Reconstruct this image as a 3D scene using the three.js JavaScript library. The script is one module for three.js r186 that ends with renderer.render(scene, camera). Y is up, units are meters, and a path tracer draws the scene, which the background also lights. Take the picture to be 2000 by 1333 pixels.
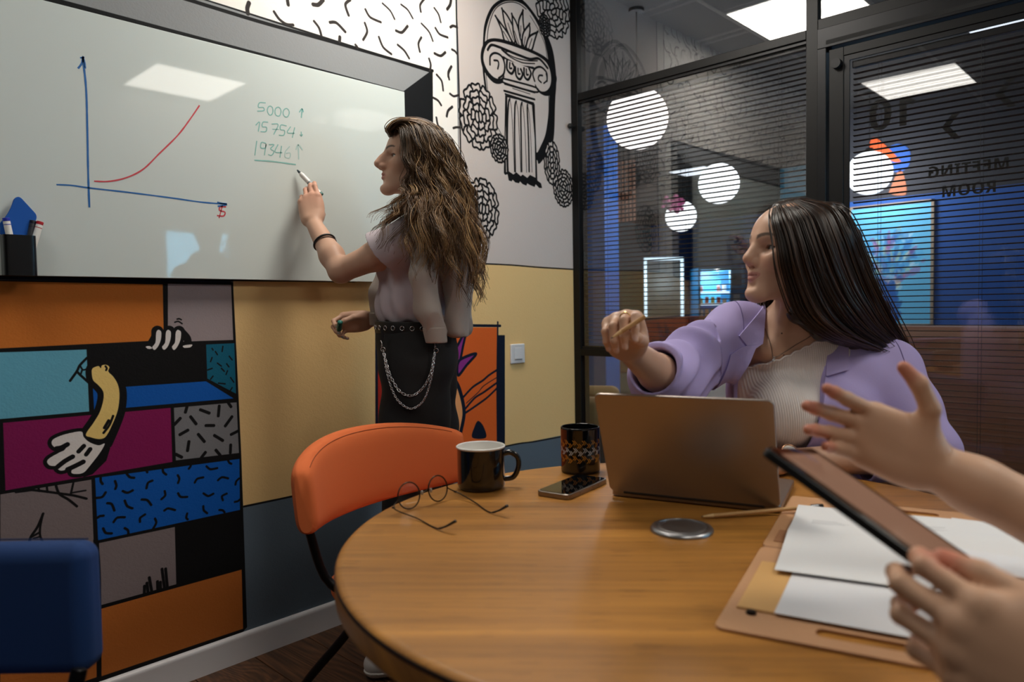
import * as THREE from 'three';
import { RoundedBoxGeometry } from 'three/addons/geometries/RoundedBoxGeometry.js';
import { mergeGeometries, mergeVertices, toCreasedNormals } from 'three/addons/utils/BufferGeometryUtils.js';
import { RectAreaLightUniformsLib } from 'three/addons/lights/RectAreaLightUniformsLib.js';
import { TextGeometry } from 'three/addons/geometries/TextGeometry.js';
import { FontLoader } from 'three/addons/loaders/FontLoader.js';

// ---------------------------------------------------------------- camera, sky, lights, exposure
const scene = new THREE.Scene();
const camera = new THREE.PerspectiveCamera(50.26, 2000 / 1333, 0.05, 60);
camera.position.set(-2.726, 1.1, 2.201);
camera.up.set(0.0439, 0.9989, -0.0186);
camera.lookAt(-2.726 + 0.7207, 1.1 - 0.0444, 2.201 - 0.6918);
camera.userData.fStop = 3.4;
camera.focus = 2.05;
const renderer = new THREE.WebGLRenderer({ antialias: true });
renderer.toneMapping = THREE.LinearToneMapping;
renderer.toneMappingExposure = 1.08;
renderer.shadowMap.enabled = true;
RectAreaLightUniformsLib.init();
scene.background = new THREE.Color(3.2, 9.5, 14);       // daylight beyond the window of the back wall

const PANEL_LIGHT = [17, 11, 2, 5], PANEL_GLOW = 4.5, CEILING = 2.65;
const PANELS = [[-1.15, 0.62], [-0.67, 2.82], [-2.95, 0.70], [-2.47, 2.82]];  // the last panel is an unseen fill light added behind the camera
const GLOBES = [[1.37, 2.34, -0.55], [4.04, 2.32, -1.38], [5.72, 2.27, -2.81], [4.55, 2.31, -0.12]];
const GLOBE_LIGHT = 2.6;
// ---------------------------------------------------------------- helpers
const V3 = (x, y, z) => new THREE.Vector3(x, y, z);
const rng = (s) => () => { s = (s + 0x6d2b79f5) | 0; let t = Math.imul(s ^ (s >>> 15), 1 | s); t = (t + Math.imul(t ^ (t >>> 7), 61 | t)) ^ t; return ((t ^ (t >>> 14)) >>> 0) / 4294967296; };
const used = new Map();
function numbered(name) { const n = used.get(name) ?? 0; used.set(name, n + 1); return n ? name + '_' + String(n).padStart(3, '0') : name; }
function tag(o, label, category, group, kind) {
  if (label) o.userData.label = label;
  if (category) o.userData.category = category;
  if (group) o.userData.group = group;
  if (kind) o.userData.kind = kind;
  return o;
}
function thing(name, label, category, x = 0, y = 0, z = 0, turn = 0, group) {
  const o = new THREE.Group(); o.name = numbered(name); o.position.set(x, y, z); o.rotation.y = turn; scene.add(o);
  return tag(o, label, category, group);
}
function part(name, geo, mat, parent, label) {
  const m = new THREE.Mesh(Array.isArray(geo) ? mergeGeometries(geo.map(flat)) : geo, mat);
  m.name = parent === scene ? numbered(name) : name; m.castShadow = m.receiveShadow = true; parent.add(m);
  if (label) m.userData.label = label;
  return m;
}
const flat = (g) => { g = g.index ? g.toNonIndexed() : g; for (const k of Object.keys(g.attributes)) if (!['position', 'normal', 'uv'].includes(k)) g.deleteAttribute(k); if (!g.attributes.uv) g.setAttribute('uv', new THREE.BufferAttribute(new Float32Array(g.attributes.position.count * 2), 2)); return g; };
const struct = (name, geo, mat, parent = scene) => { const m = part(name, geo, mat, parent); if (parent === scene) m.userData.kind = 'structure'; return m; };
function structure(name) { const o = new THREE.Group(); o.name = name; o.userData.kind = 'structure'; scene.add(o); return o; }
const std = (color, roughness = 0.6, o = {}) => new THREE.MeshStandardMaterial({ color, roughness, ...o });
const phys = (color, roughness = 0.6, o = {}) => new THREE.MeshPhysicalMaterial({ color, roughness, ...o });
const box = (w, h, d, x = 0, y = 0, z = 0) => new THREE.BoxGeometry(w, h, d).translate(x, y, z);
const rbox = (w, h, d, r, x = 0, y = 0, z = 0, s = 3) => new RoundedBoxGeometry(w, h, d, s, r).translate(x, y, z);
const span = (a, b, r = 0) => { const w = b.map((v, i) => Math.abs(v - a[i])), c = b.map((v, i) => (v + a[i]) / 2); return r ? rbox(...w, r, ...c) : box(...w, ...c); };
const lathe = (pts, n = 48) => new THREE.LatheGeometry(pts.map((p) => new THREE.Vector2(p[0], p[1])), n);
const cyl = (r0, r1, h, n = 24) => new THREE.CylinderGeometry(r0, r1, h, n);
// a rod between two points, with its own end radii
function rod(a, b, r0, r1 = r0, n = 12) {
  a = V3(...a); b = V3(...b); const d = b.clone().sub(a);
  return new THREE.CylinderGeometry(r1, r0, d.length(), n).applyQuaternion(new THREE.Quaternion().setFromUnitVectors(V3(0, 1, 0), d.clone().normalize())).translate(...a.add(b).multiplyScalar(0.5).toArray());
}
// a tube along points; r is a number or a function of 0..1; closed ends
function tube(pts, r, seg = 24, n = 8, closed = false, flatten = 1) {
  const c = new THREE.CatmullRomCurve3(pts.map((p) => (p.isVector3 ? p : V3(...p))), closed), fr = c.computeFrenetFrames(seg, closed);
  const pos = [], nor = [], uv = [], idx = [], rad = typeof r === 'function' ? r : () => r;
  for (let i = 0; i <= seg; i++) {
    const p = c.getPointAt(i / seg), N = fr.normals[i], B = fr.binormals[i], rr = rad(i / seg);
    for (let j = 0; j <= n; j++) {
      const a = (j / n) * Math.PI * 2, x = Math.cos(a), y = Math.sin(a) * flatten;
      const d = N.clone().multiplyScalar(x).addScaledVector(B, y);
      pos.push(p.x + d.x * rr, p.y + d.y * rr, p.z + d.z * rr); const q = N.clone().multiplyScalar(x).addScaledVector(B, y / (flatten * flatten)).normalize(); nor.push(q.x, q.y, q.z); uv.push(j / n, i / seg);
    }
  }
  for (let i = 0; i < seg; i++) for (let j = 0; j < n; j++) { const a = i * (n + 1) + j, b = a + n + 1; idx.push(a, a + 1, b, b, a + 1, b + 1); }
  if (!closed) for (const [row, dir] of [[0, -1], [seg, 1]]) {
    const p = c.getPointAt(row / seg), t = c.getTangentAt(row / seg).multiplyScalar(dir), k = pos.length / 3; pos.push(p.x, p.y, p.z); nor.push(t.x, t.y, t.z); uv.push(0.5, 0.5);
    for (let j = 0; j < n; j++) { const a = row * (n + 1) + j; dir > 0 ? idx.push(a, a + 1, k) : idx.push(a, k, a + 1); }
  }
  const g = new THREE.BufferGeometry();
  g.setAttribute('position', new THREE.Float32BufferAttribute(pos, 3)); g.setAttribute('normal', new THREE.Float32BufferAttribute(nor, 3)); g.setAttribute('uv', new THREE.Float32BufferAttribute(uv, 2)); g.setIndex(idx);
  return g;
}
function extrude(pts, depth, bevel = 0, o = {}) {
  const s = pts instanceof THREE.Shape ? pts : new THREE.Shape(pts.map((p) => new THREE.Vector2(p[0], p[1])));
  return new THREE.ExtrudeGeometry(s, { depth, bevelEnabled: bevel > 0, bevelThickness: bevel, bevelSize: bevel, bevelSegments: 2, curveSegments: 12, ...o });
}
function roundRect(w, h, r) {
  const s = new THREE.Shape(), x = -w / 2, y = -h / 2;
  s.moveTo(x + r, y); s.lineTo(x + w - r, y); s.quadraticCurveTo(x + w, y, x + w, y + r); s.lineTo(x + w, y + h - r); s.quadraticCurveTo(x + w, y + h, x + w - r, y + h);
  s.lineTo(x + r, y + h); s.quadraticCurveTo(x, y + h, x, y + h - r); s.lineTo(x, y + r); s.quadraticCurveTo(x, y, x + r, y);
  return s;
}
const canvas = (w, h) => { const c = document.createElement('canvas'); c.width = w; c.height = h; return [c, c.getContext('2d')]; };
function canvasTex(c, srgb = true) { const t = new THREE.CanvasTexture(c); if (srgb) t.colorSpace = THREE.SRGBColorSpace; t.wrapS = t.wrapT = THREE.RepeatWrapping; t.anisotropy = 8; return t; }
// value noise that tiles with period P
function noiser(seed, P = 256) {
  const r = rng(seed), n = 64, g = Float32Array.from({ length: n * n }, r), f = (t) => t * t * (3 - 2 * t);
  return (x, y) => { const xi = Math.floor(x), yi = Math.floor(y), u = f(x - xi), v = f(y - yi), at = (a, b) => g[((b % n + n) % n) * n + ((a % n + n) % n)]; return (at(xi, yi) * (1 - u) + at(xi + 1, yi) * u) * (1 - v) + (at(xi, yi + 1) * (1 - u) + at(xi + 1, yi + 1) * u) * v; };
}
function dataTex(w, h, fn, srgb = false) {
  const d = new Uint8Array(w * h * 4);
  for (let y = 0; y < h; y++) for (let x = 0; x < w; x++) { const c = fn(x / w, y / h), i = (y * w + x) * 4; for (let k = 0; k < 3; k++) d[i + k] = Math.max(0, Math.min(255, 255 * (typeof c === 'number' ? c : c[k]))); d[i + 3] = 255; }
  const t = new THREE.DataTexture(d, w, h); t.wrapS = t.wrapT = THREE.RepeatWrapping; t.magFilter = t.minFilter = THREE.LinearFilter; if (srgb) t.colorSpace = THREE.SRGBColorSpace; t.needsUpdate = true; return t;
}
const repeat = (t, x, y, rot = 0) => { const c = t.clone(); c.repeat.set(x, y); c.rotation = rot; c.needsUpdate = true; return c; };
const nz = noiser(5);
const rollerTex = dataTex(256, 256, (u, v) => 0.5 * nz(u * 64, v * 64) + 0.3 * nz(u * 32 + 7, v * 32) + 0.2 * nz(u * 16, v * 16 + 9));
const clothTex = dataTex(128, 128, (u, v) => 0.5 + 0.25 * Math.sin(u * 64 * 2 * Math.PI) * Math.sin(v * 64 * 2 * Math.PI) + 0.25 * nz(u * 64, v * 64));
const clamp = (x, a = 0, b = 1) => Math.min(b, Math.max(a, x)), mix = (a, b, t) => a + (b - a) * t, smooth = (a, b, x) => { const t = clamp((x - a) / (b - a)); return t * t * (3 - 2 * t); };
// frosted strokes of ink as thin flat ribbons on a plane: points in the plane, constant z
function ribbon(pts, w, z = 0, thick = 0.0008) {
  const c = new THREE.CatmullRomCurve3(pts.map((p) => V3(p[0], p[1], z))), seg = Math.max(8, pts.length * 6), pos = [], idx = [];
  for (let i = 0; i <= seg; i++) {
    const p = c.getPointAt(i / seg), t = c.getTangentAt(i / seg), ww = (w / 2) * (0.85 + 0.3 * nz(i * 0.7, w * 9000));
    for (const [s, k] of [[-1, 0], [1, 0], [1, 1], [-1, 1]]) pos.push(p.x - t.y * s * ww, p.y + t.x * s * ww, z + k * thick);
  }
  for (let i = 0; i < seg; i++) for (let k = 0; k < 4; k++) { const a = i * 4 + k, b = i * 4 + ((k + 1) % 4); idx.push(a, b, a + 4, b, b + 4, a + 4); }
  idx.push(0, 1, 2, 0, 2, 3); const e = seg * 4; idx.push(e, e + 2, e + 1, e, e + 3, e + 2);
  const g = new THREE.BufferGeometry(); g.setAttribute('position', new THREE.Float32BufferAttribute(pos, 3)); g.setIndex(idx); const n = g.toNonIndexed(); n.computeVertexNormals(); return n;
}
// ---------------------------------------------------------------- the meeting room
// mural: two painted canvases, each 1.55 m of wall; coordinates in millimetres from the corner and the floor
const MW = 1198, MH = 2048, MPX = 2048 / 2650;
const INKS = { W: '#f1ece6', G: '#cdc2bd', N: '#0c0e11', n: '#8d8f91', k: '#08080b', s: '#2a2524', a: '#08152b', Y: '#ebc68a', L: '#5f6d7a', R: '#a8281c', O: '#dd6426', Q: '#eea56c', V: '#8c2f86', O1: '#cb732b', O2: '#bb6b2d', G1: '#9c8f92', G2: '#827678', T: '#0d5f7a', U: '#0859b4', C: '#66aec8', M: '#851556', D: '#7a7b80', g: '#e2dcda', y: '#f0cf7e' };
function muralPanel(x0) {
  const [c, g] = canvas(MW, MH), X = (x) => (x - x0) * MPX, Y = (y) => MH - y * MPX;
  g.fillStyle = '#6c737a'; g.fillRect(0, 0, MW, MH);
  g.lineJoin = g.lineCap = 'round';
  const path = (p) => { g.beginPath(); for (let i = 0; i < p.length; i += 2) g.lineTo(X(p[i]), Y(p[i + 1])); };
  const curve = (p, closed) => {
    const n = p.length / 2, at = (i) => (closed ? (i + n) % n : Math.max(0, Math.min(n - 1, i)));
    g.beginPath(); g.moveTo(X(p[0]), Y(p[1]));
    for (let i = 0; i < (closed ? n : n - 1); i++) {
      const [a, b, d, e] = [at(i - 1), at(i), at(i + 1), at(i + 2)], k = 1 / 6;
      g.bezierCurveTo(X(p[2 * b] + (p[2 * d] - p[2 * a]) * k), Y(p[2 * b + 1] + (p[2 * d + 1] - p[2 * a + 1]) * k), X(p[2 * d] - (p[2 * e] - p[2 * b]) * k), Y(p[2 * d + 1] - (p[2 * e + 1] - p[2 * b + 1]) * k), X(p[2 * d]), Y(p[2 * d + 1]));
    }
  };
  const P = (ink, p) => { path(p); g.closePath(); g.fillStyle = INKS[ink]; g.fill(); };
  const B = (ink, p) => { curve(p, true); g.closePath(); g.fillStyle = INKS[ink]; g.fill(); };
  const K = (ink, w, p, closed) => { curve(p, closed); g.strokeStyle = INKS[ink]; g.lineWidth = w * MPX; g.stroke(); };
  function rose(cx, cy, rx, ry, seed) {
    const r = rng(seed * 77), rings = rx > 60 ? 5 : 4;
    for (let k = rings; k >= 1; k--) {
      const f1 = k / rings, f0 = Math.max(0, (k - 1.25) / rings), n = k === 1 ? 2 : Math.round(2.5 + k * 1.7), t0 = r() * 6;
      for (let i = 0; i < n; i++) {
        const a0 = t0 + (i / n) * 6.283 + (r() - 0.5) * 0.15, a1 = a0 + (6.283 / n) * 1.06, wob = 0.03 + r() * 0.04; g.beginPath();
        for (let q = 0; q <= 14; q++) { const t = q / 14, a = mix(a0, a1, t), f = f1 * (0.97 + 0.1 * Math.sin(t * 3.14) + wob * Math.sin(t * 9.4)) - 0.05 * (t < 0.1 || t > 0.9 ? 1 : 0); g.lineTo(X(cx + Math.cos(a) * rx * f), Y(cy + Math.sin(a) * ry * f)); }
        for (let q = 10; q >= 0; q--) { const t = q / 10, a = mix(a0, a1, t), f = f0 * (0.9 + 0.12 * Math.sin(t * 3.14)); g.lineTo(X(cx + Math.cos(a) * rx * f), Y(cy + Math.sin(a) * ry * f)); }
        g.closePath(); g.fillStyle = INKS.G; g.fill(); g.strokeStyle = INKS.k; g.lineWidth = 8.5 * MPX; g.stroke();
      }
    }
  }
  function more() { const r = rng(91); for (let x = -3050; x < -760; x += 105) for (let y = 2085; y < 2640; y += 92) { const px = x + (r() - 0.5) * 50, py = y + (r() - 0.5) * 40, a = r() * 6.28, c = 14 + r() * 12, L = 28 + r() * 14; if (py < 2385 + 0.29 * (px + 720)) continue; const ca = Math.cos(a), sa = Math.sin(a), q = []; for (const t of [-1, -0.35, 0.35, 1]) { const u = t * L, v = c * (1 - t * t); q.push(px + u * ca - v * sa, py + u * sa + v * ca); } K('s', 9, q); } }
  // upper wall
  P('W',[-3100,2660,-725,2660,-728,1283,-1242,1203,-3100,1193]);
  more();
  P('G',[-712,2861,282,3273,244,1281,-8,1284,-425,1290,-728,1287]);
  P('N',[-2358,2059,-853,2031,-868,1206,-2394,1195]);
  P('n',[-2358,2059,-871,2021,-998,1923,-2363,1937]);
  K('k',11,[-2359,2042,-1789,2031,-1580,2027,-1279,2030,-853,2031],0);
  K('k',7,[-712,2861,-722,2339,-720,2219,-717,2017,-715,1674,-728,1287],0);
  K('s',13.5,[-1602,2076,-1608,2058,-1607,2042],0);
  K('s',12.0,[-1468,2123,-1466,2109],0);
  K('s',9.0,[-1517,2072,-1499,2053,-1474,2044,-1450,2048],0);
  K('s',13.5,[-1373,2136,-1353,2141,-1334,2162],0);
  K('s',10.5,[-1225,2194,-1245,2172,-1233,2139],0);
  K('s',9.0,[-1161,2179,-1141,2157,-1095,2152],0);
  K('s',7.5,[-1085,2222,-1051,2205,-1032,2180],0);
  K('s',7.5,[-1000,2242,-969,2231,-946,2206],0);
  K('s',9.0,[-887,2295,-908,2267,-906,2242],0);
  K('s',7.5,[-838,2275,-817,2257,-806,2229],0);
  K('s',12.0,[-748,2341,-755,2311,-771,2289],0);
  K('s',9.0,[-1371,2081,-1353,2064,-1345,2042],0);
  K('s',10.5,[-1309,2094,-1283,2099,-1249,2078],0);
  K('s',12.0,[-1271,2054,-1273,2039],0);
  K('s',9.0,[-1207,2043,-1198,2035],0);
  K('s',9.0,[-1165,2130,-1156,2102,-1174,2069],0);
  K('s',9.0,[-1105,2096,-1087,2064,-1051,2048],0);
  K('s',10.5,[-1026,2139,-999,2140,-972,2170],0);
  K('s',9.0,[-1020,2089,-990,2075,-968,2052],0);
  K('s',7.5,[-904,2198,-867,2176,-849,2146],0);
  K('s',9.0,[-906,2145,-921,2118,-915,2089],0);
  K('s',9.0,[-834,2199,-813,2181,-772,2179],0);
  K('s',10.5,[-756,2223,-741,2232,-720,2232],0);
  K('s',10.5,[-841,2100,-810,2098,-786,2117],0);
  K('s',9.0,[-750,2137,-734,2134,-722,2125],0);
  K('s',9.0,[-870,2073,-862,2052,-867,2028],0);
  K('s',10.5,[-755,2069,-771,2045,-772,2025],0);
  K('s',9.0,[-833,2020,-808,2001,-801,1966],0);
  K('s',9.0,[-755,2068,-771,2037,-768,2016],0);
  K('s',9.0,[-765,1960,-746,1954,-721,1963],0);
  K('s',9.0,[-852,1927,-829,1921,-813,1906],0);
  K('s',10.5,[-755,1910,-777,1891,-785,1868],0);
  K('s',9.0,[-839,1853,-831,1824,-806,1813],0);
  K('s',9.0,[-751,1827,-734,1833,-714,1835],0);
  K('s',9.0,[-785,1765,-766,1770,-749,1767],0);
  K('s',9.0,[-744,1718,-758,1698,-753,1691],0);
  P('Y',[-1684,1201,-1242,1203,-728,1291,-425,1293,-8,1284,244,1283,230,493,-492,502,-1476,486,-1676,487,-1688,863]);
  P('L',[-1684,489,-1476,486,-492,502,230,485,217,-200,-1383,83,-1690,79]);
  K('k',6,[-1674,487,-1476,486,-1286,487,-492,502,-275,495,230,485],0);
  K('k',6,[-734,1289,-625,1290,-425,1290,-222,1285,244,1281],0);
  K('a',7,[-2333,1201,-2290,1199,-1921,1198,-1693,1196],0);
  B('k',[-576,2216,-564,2290,-524,2366,-462,2418,-405,2444,-341,2455,-269,2425,-184,2359,-134,2293,-113,2214,-108,2140,-116,2071,-121,2011,-126,1926,-137,1866,-164,1820,-203,1781,-239,1752,-266,1773,-421,1783,-477,1830,-520,1885,-551,1941,-570,2020,-582,2109]);
  B('G',[-565,2218,-550,2286,-513,2357,-462,2402,-405,2427,-353,2435,-306,2427,-246,2387,-191,2320,-164,2236,-156,2171,-157,2088,-161,2012,-171,1948,-195,1874,-227,1827,-259,1798,-380,1785,-466,1816,-512,1871,-543,1938,-560,2023,-571,2111]);
  K('k',4,[-552,2225,-542,2281,-508,2355,-463,2396,-405,2422,-353,2429,-306,2419],0);
  K('k',3,[-282,2398,-228,2351,-185,2297,-171,2239],0);
  K('k',3,[-564,2101,-554,2016,-537,1943,-509,1887,-465,1832],0);
  K('k',5,[-162,2071,-163,2004,-174,1939,-195,1874,-250,1791],0);
  P('G',[-495,2332,-465,2290,-447,2248,-404,2251,-426,2284]);
  K('k',9,[-495,2332,-465,2290,-447,2248,-404,2251,-426,2284,-495,2332],1);
  P('G',[-458,2375,-445,2322,-415,2272,-386,2251,-385,2307,-424,2355]);
  K('k',9,[-458,2375,-445,2322,-415,2272,-386,2251,-385,2307,-424,2355,-458,2375],1);
  P('G',[-398,2368,-391,2297,-369,2252,-340,2251,-350,2296,-373,2345]);
  K('k',9,[-398,2368,-391,2297,-369,2252,-340,2251,-350,2296,-373,2345,-398,2368],1);
  P('G',[-329,2404,-355,2358,-356,2314,-342,2274,-323,2311,-328,2361]);
  K('k',9,[-329,2404,-355,2358,-356,2314,-342,2274,-323,2311,-328,2361,-329,2404],1);
  P('G',[-288,2358,-326,2314,-336,2272,-322,2247,-297,2289,-284,2333]);
  K('k',9,[-288,2358,-326,2314,-336,2272,-322,2247,-297,2289,-284,2333,-288,2358],1);
  P('G',[-236,2337,-290,2303,-310,2250,-276,2248,-254,2296]);
  K('k',9,[-236,2337,-290,2303,-310,2250,-276,2248,-254,2296,-236,2337],1);
  K('k',4,[-454,2285,-415,2248],0);
  K('k',4,[-425,2327,-392,2266],0);
  K('k',4,[-385,2303,-357,2254],0);
  K('k',4,[-343,2337,-346,2289],0);
  K('k',4,[-315,2297,-325,2255],0);
  K('k',4,[-272,2300,-295,2250],0);
  B('k',[-591,2156,-571,2206,-533,2234,-466,2249,-369,2252,-249,2249,-167,2235,-130,2202,-104,2162,-125,2103,-165,2070,-216,2068,-253,2089,-258,2117,-301,2108,-442,2097,-465,2065,-510,2054,-553,2073,-584,2108]);
  B('G',[-575,2156,-558,2197,-528,2222,-472,2234,-369,2238,-255,2235,-187,2222,-156,2196,-144,2153,-154,2114,-184,2087,-222,2081,-252,2102,-270,2134,-257,2174,-287,2175,-336,2168,-383,2169,-429,2175,-462,2178,-449,2146,-453,2111,-470,2084,-509,2077,-547,2094,-571,2123]);
  P('G',[-449,2170,-257,2166,-265,2095,-453,2095]);
  K('k',11,[-550,2184,-528,2209,-484,2212,-416,2209,-358,2207,-287,2207,-225,2222,-168,2194],0);
  K('k',5,[-467,2208,-417,2193,-359,2191,-287,2199,-237,2211],0);
  K('k',5,[-467,2204,-411,2186,-335,2180,-256,2194],0);
  K('k',4,[-456,2199,-399,2209,-335,2204,-262,2213],0);
  K('k',9,[-538,2126,-535,2161,-507,2181,-468,2177,-449,2146,-456,2106,-487,2080],0);
  K('k',8,[-513,2149,-491,2152,-486,2138,-492,2119],0);
  K('k',9,[-258,2117,-270,2147,-251,2175,-213,2188,-175,2171,-173,2135],0);
  K('k',8,[-204,2153,-226,2148,-233,2130,-214,2120],0);
  K('k',7,[-196,2120,-173,2139,-179,2166],0);
  K('k',11,[-434,2169,-435,2130,-407,2117,-389,2144,-400,2161],0);
  K('k',11,[-383,2150,-378,2115,-355,2104,-337,2128,-348,2149],0);
  K('k',11,[-327,2158,-325,2123,-301,2114,-282,2144,-294,2164],0);
  K('k',8,[-417,2161,-419,2138,-406,2140],0);
  K('k',8,[-366,2148,-365,2126,-354,2128],0);
  K('k',8,[-312,2157,-311,2134,-300,2136],0);
  P('G',[-462,2085,-259,2088,-253,2069,-454,2068]);
  K('k',8,[-462,2085,-259,2090,-253,2069,-454,2068,-462,2085],0);
  P('G',[-448,2061,-265,2062,-272,2041,-443,2043]);
  K('k',8,[-451,2064,-259,2066],0);
  K('k',9,[-455,2034,-260,2035],0);
  K('k',7,[-449,2022,-267,2017],0);
  K('k',3,[-403,2055,-290,2053],0);
  P('k',[-449,2018,-363,2019,-260,2014,-253,1791,-250,1676,-225,1666,-219,1646,-238,1644,-262,1658,-269,1645,-300,1650,-318,1656,-324,1645,-348,1649,-365,1659,-372,1650,-395,1651,-412,1661,-418,1653,-436,1655,-443,1681,-458,1676,-466,1683]);
  P('G',[-441,2010,-363,2013,-279,2007,-264,1863,-262,1687,-299,1695,-317,1680,-347,1691,-359,1682,-388,1696,-406,1684,-435,1694,-452,1688,-453,1833]);
  K('k',9,[-421,2006,-431,1976,-441,1835,-440,1694],0);
  K('k',3,[-421,2006,-411,1960,-405,1841,-400,1695],0);
  K('k',9,[-381,2004,-390,1974,-395,1843,-394,1699],0);
  K('k',3,[-381,2004,-370,1958,-364,1847,-359,1700],0);
  K('k',9,[-344,2005,-352,1975,-353,1849,-353,1704],0);
  K('k',3,[-344,2005,-333,1959,-326,1853,-321,1704],0);
  K('k',9,[-308,2003,-310,1975,-305,1856,-304,1710],0);
  K('k',3,[-308,2003,-297,1957,-290,1859,-285,1709],0);
  K('k',9,[-441,2008,-445,1835,-443,1689],0);
  rose(-124,2470,111,120,1,0);
  rose(-609,1897,102,126,2,0);
  rose(-598,1519,91,119,3,0);
  rose(-65,1661,69,81,4,0);
  rose(-147,1769,51,94,5,0);
  rose(-491,1784,50,56,6,0);
  rose(-183,2380,36,46,7,0);
  P('a',[-558,989,-477,986,-489,486,-570,498]);
  P('R',[-1153,1040,-842,1031,-856,501,-1168,552]);
  P('O',[-995,1035,-523,1021,-537,449,-1010,526]);
  B('Q',[-818,813,-842,750,-861,688,-858,601,-790,570,-748,608,-726,672,-736,744,-761,808]);
  K('a',18,[-818,830,-766,808,-736,744,-724,672,-746,595],0);
  P('V',[-791,984,-775,931,-708,1011,-721,954,-753,877]);
  K('a',12,[-791,984,-775,931,-708,1011,-721,954,-753,877,-791,984],0);
  P('V',[-756,873,-735,898,-650,915,-706,870,-751,833]);
  K('a',12,[-756,873,-735,898,-650,915,-706,870,-751,833,-756,873],0);
  P('V',[-814,972,-799,889,-765,861,-780,940]);
  K('a',12,[-814,972,-799,889,-765,861,-780,940,-814,972],0);
  K('a',9,[-724,743,-672,778,-615,800,-577,820,-528,839],0);
  K('a',9,[-716,693,-661,732,-611,750,-530,784],0);
  K('a',9,[-717,675,-662,696,-592,725,-530,761],0);
  K('a',4,[-710,715,-642,753,-610,777,-529,807],0);
  B('a',[-680,568,-667,611,-645,633,-614,604,-603,557]);
  B('a',[-784,705,-775,706,-773,686,-781,685]);
  B('a',[-783,622,-774,623,-775,603,-782,604]);
  K('a',11,[-1148,1047,-841,1039,-504,1027],0);
  K('a',9,[-519,1043,-530,757,-534,448],0);
  K('a',11,[-1148,1040,-1161,551],0);
  // brick panel, lower left
  P('k',[-2353,1194,-1685,1197,-1681,960,-1677,651,-1677,98,-1698,82,-2162,70,-2399,62]);
  P('O1',[-2354,1192,-1896,1188,-1899,1025,-2360,1021]);
  P('G1',[-1882,1190,-1691,1189,-1690,1017,-1888,1019]);
  P('T',[-1776,1007,-1687,1007,-1687,848,-1776,903]);
  P('U',[-2091,904,-2077,896,-2072,870,-2090,839]);
  P('U',[-2018,899,-1780,895,-1695,834,-2017,839]);
  P('C',[-2361,1013,-2298,1012,-2102,1009,-2102,839,-2305,843,-2368,845]);
  P('M',[-2299,833,-1887,826,-1888,665,-2301,660]);
  P('D',[-1878,825,-1686,821,-1684,660,-1878,668]);
  P('U',[-2095,655,-1683,641,-1687,479,-2094,481]);
  P('G2',[-2312,652,-2104,652,-2105,479,-2101,287,-2326,311]);
  P('G2',[-2092,473,-1888,471,-1890,299,-2096,299]);
  P('O2',[-2097,289,-1688,288,-1690,97,-2102,100]);
  P('O2',[-2327,294,-2105,286,-2108,102,-2334,103]);
  K('k',12,[-2100,483,-2097,380,-2106,101],0);
  K('k',9,[-1845,808,-1840,823],0);
  K('k',9,[-1800,810,-1774,797],0);
  K('k',9,[-1742,815,-1746,785],0);
  K('k',9,[-1713,822,-1705,809],0);
  K('k',9,[-1830,792,-1815,769],0);
  K('k',9,[-1878,775,-1861,791],0);
  K('k',9,[-1785,760,-1761,757],0);
  K('k',9,[-1703,777,-1725,751],0);
  K('k',9,[-1863,743,-1840,753],0);
  K('k',9,[-1809,736,-1792,712],0);
  K('k',9,[-1760,726,-1735,707],0);
  K('k',9,[-1707,722,-1684,730],0);
  K('k',9,[-1838,718,-1843,692],0);
  K('k',9,[-1710,689,-1712,665],0);
  K('k',9,[-1757,680,-1745,663],0);
  K('k',9,[-1790,678,-1802,665],0);
  K('k',9,[-1877,686,-1861,675],0);
  K('k',4,[-1724,999,-1727,983],0);
  K('k',4,[-1758,994,-1755,989],0);
  K('k',4,[-1748,984,-1742,974],0);
  K('k',4,[-1759,966,-1764,954],0);
  K('k',4,[-1705,967,-1696,955],0);
  K('k',4,[-1743,948,-1731,938],0);
  K('k',4,[-1714,944,-1707,934],0);
  K('k',4,[-1774,929,-1760,933],0);
  K('k',4,[-1717,911,-1712,922],0);
  K('k',4,[-1758,909,-1766,900],0);
  K('k',4,[-1742,886,-1721,882],0);
  K('k',4,[-1703,900,-1693,885],0);
  K('k',4,[-1699,868,-1707,857],0);
  K('k',4,[-1731,931,-1722,921],0);
  K('k',6.5,[-2014,652,-2006,641,-1995,637],0);
  K('k',6.5,[-1961,652,-1959,647],0);
  K('k',6.5,[-1916,652,-1915,640,-1907,631],0);
  K('k',6.5,[-1834,650,-1836,643,-1841,637],0);
  K('k',6.5,[-1788,635,-1776,624,-1755,624],0);
  K('k',6.5,[-1720,642,-1716,634,-1710,630],0);
  K('k',6.5,[-2081,652,-2081,643,-2077,635],0);
  K('k',6.5,[-2045,637,-2042,624,-2045,615],0);
  K('k',6.5,[-2026,605,-2014,598,-2000,602],0);
  K('k',6.5,[-1946,620,-1958,616,-1963,601],0);
  K('k',6.5,[-1874,623,-1870,612,-1874,600],0);
  K('k',6.5,[-1825,592,-1817,602,-1799,603],0);
  K('k',6.5,[-1754,586,-1741,593,-1722,586],0);
  K('k',6.5,[-1699,562,-1696,572,-1687,579],0);
  K('k',6.5,[-2093,599,-2079,599,-2070,610],0);
  K('k',6.5,[-2067,579,-2056,574,-2050,555],0);
  K('k',6.5,[-2022,577,-2016,560,-2003,551],0);
  K('k',6.5,[-1977,571,-1962,566,-1952,550],0);
  K('k',6.5,[-1913,583,-1912,570,-1923,561],0);
  K('k',6.5,[-1875,569,-1868,557,-1849,553],0);
  K('k',6.5,[-1800,554,-1786,543,-1770,547],0);
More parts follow.
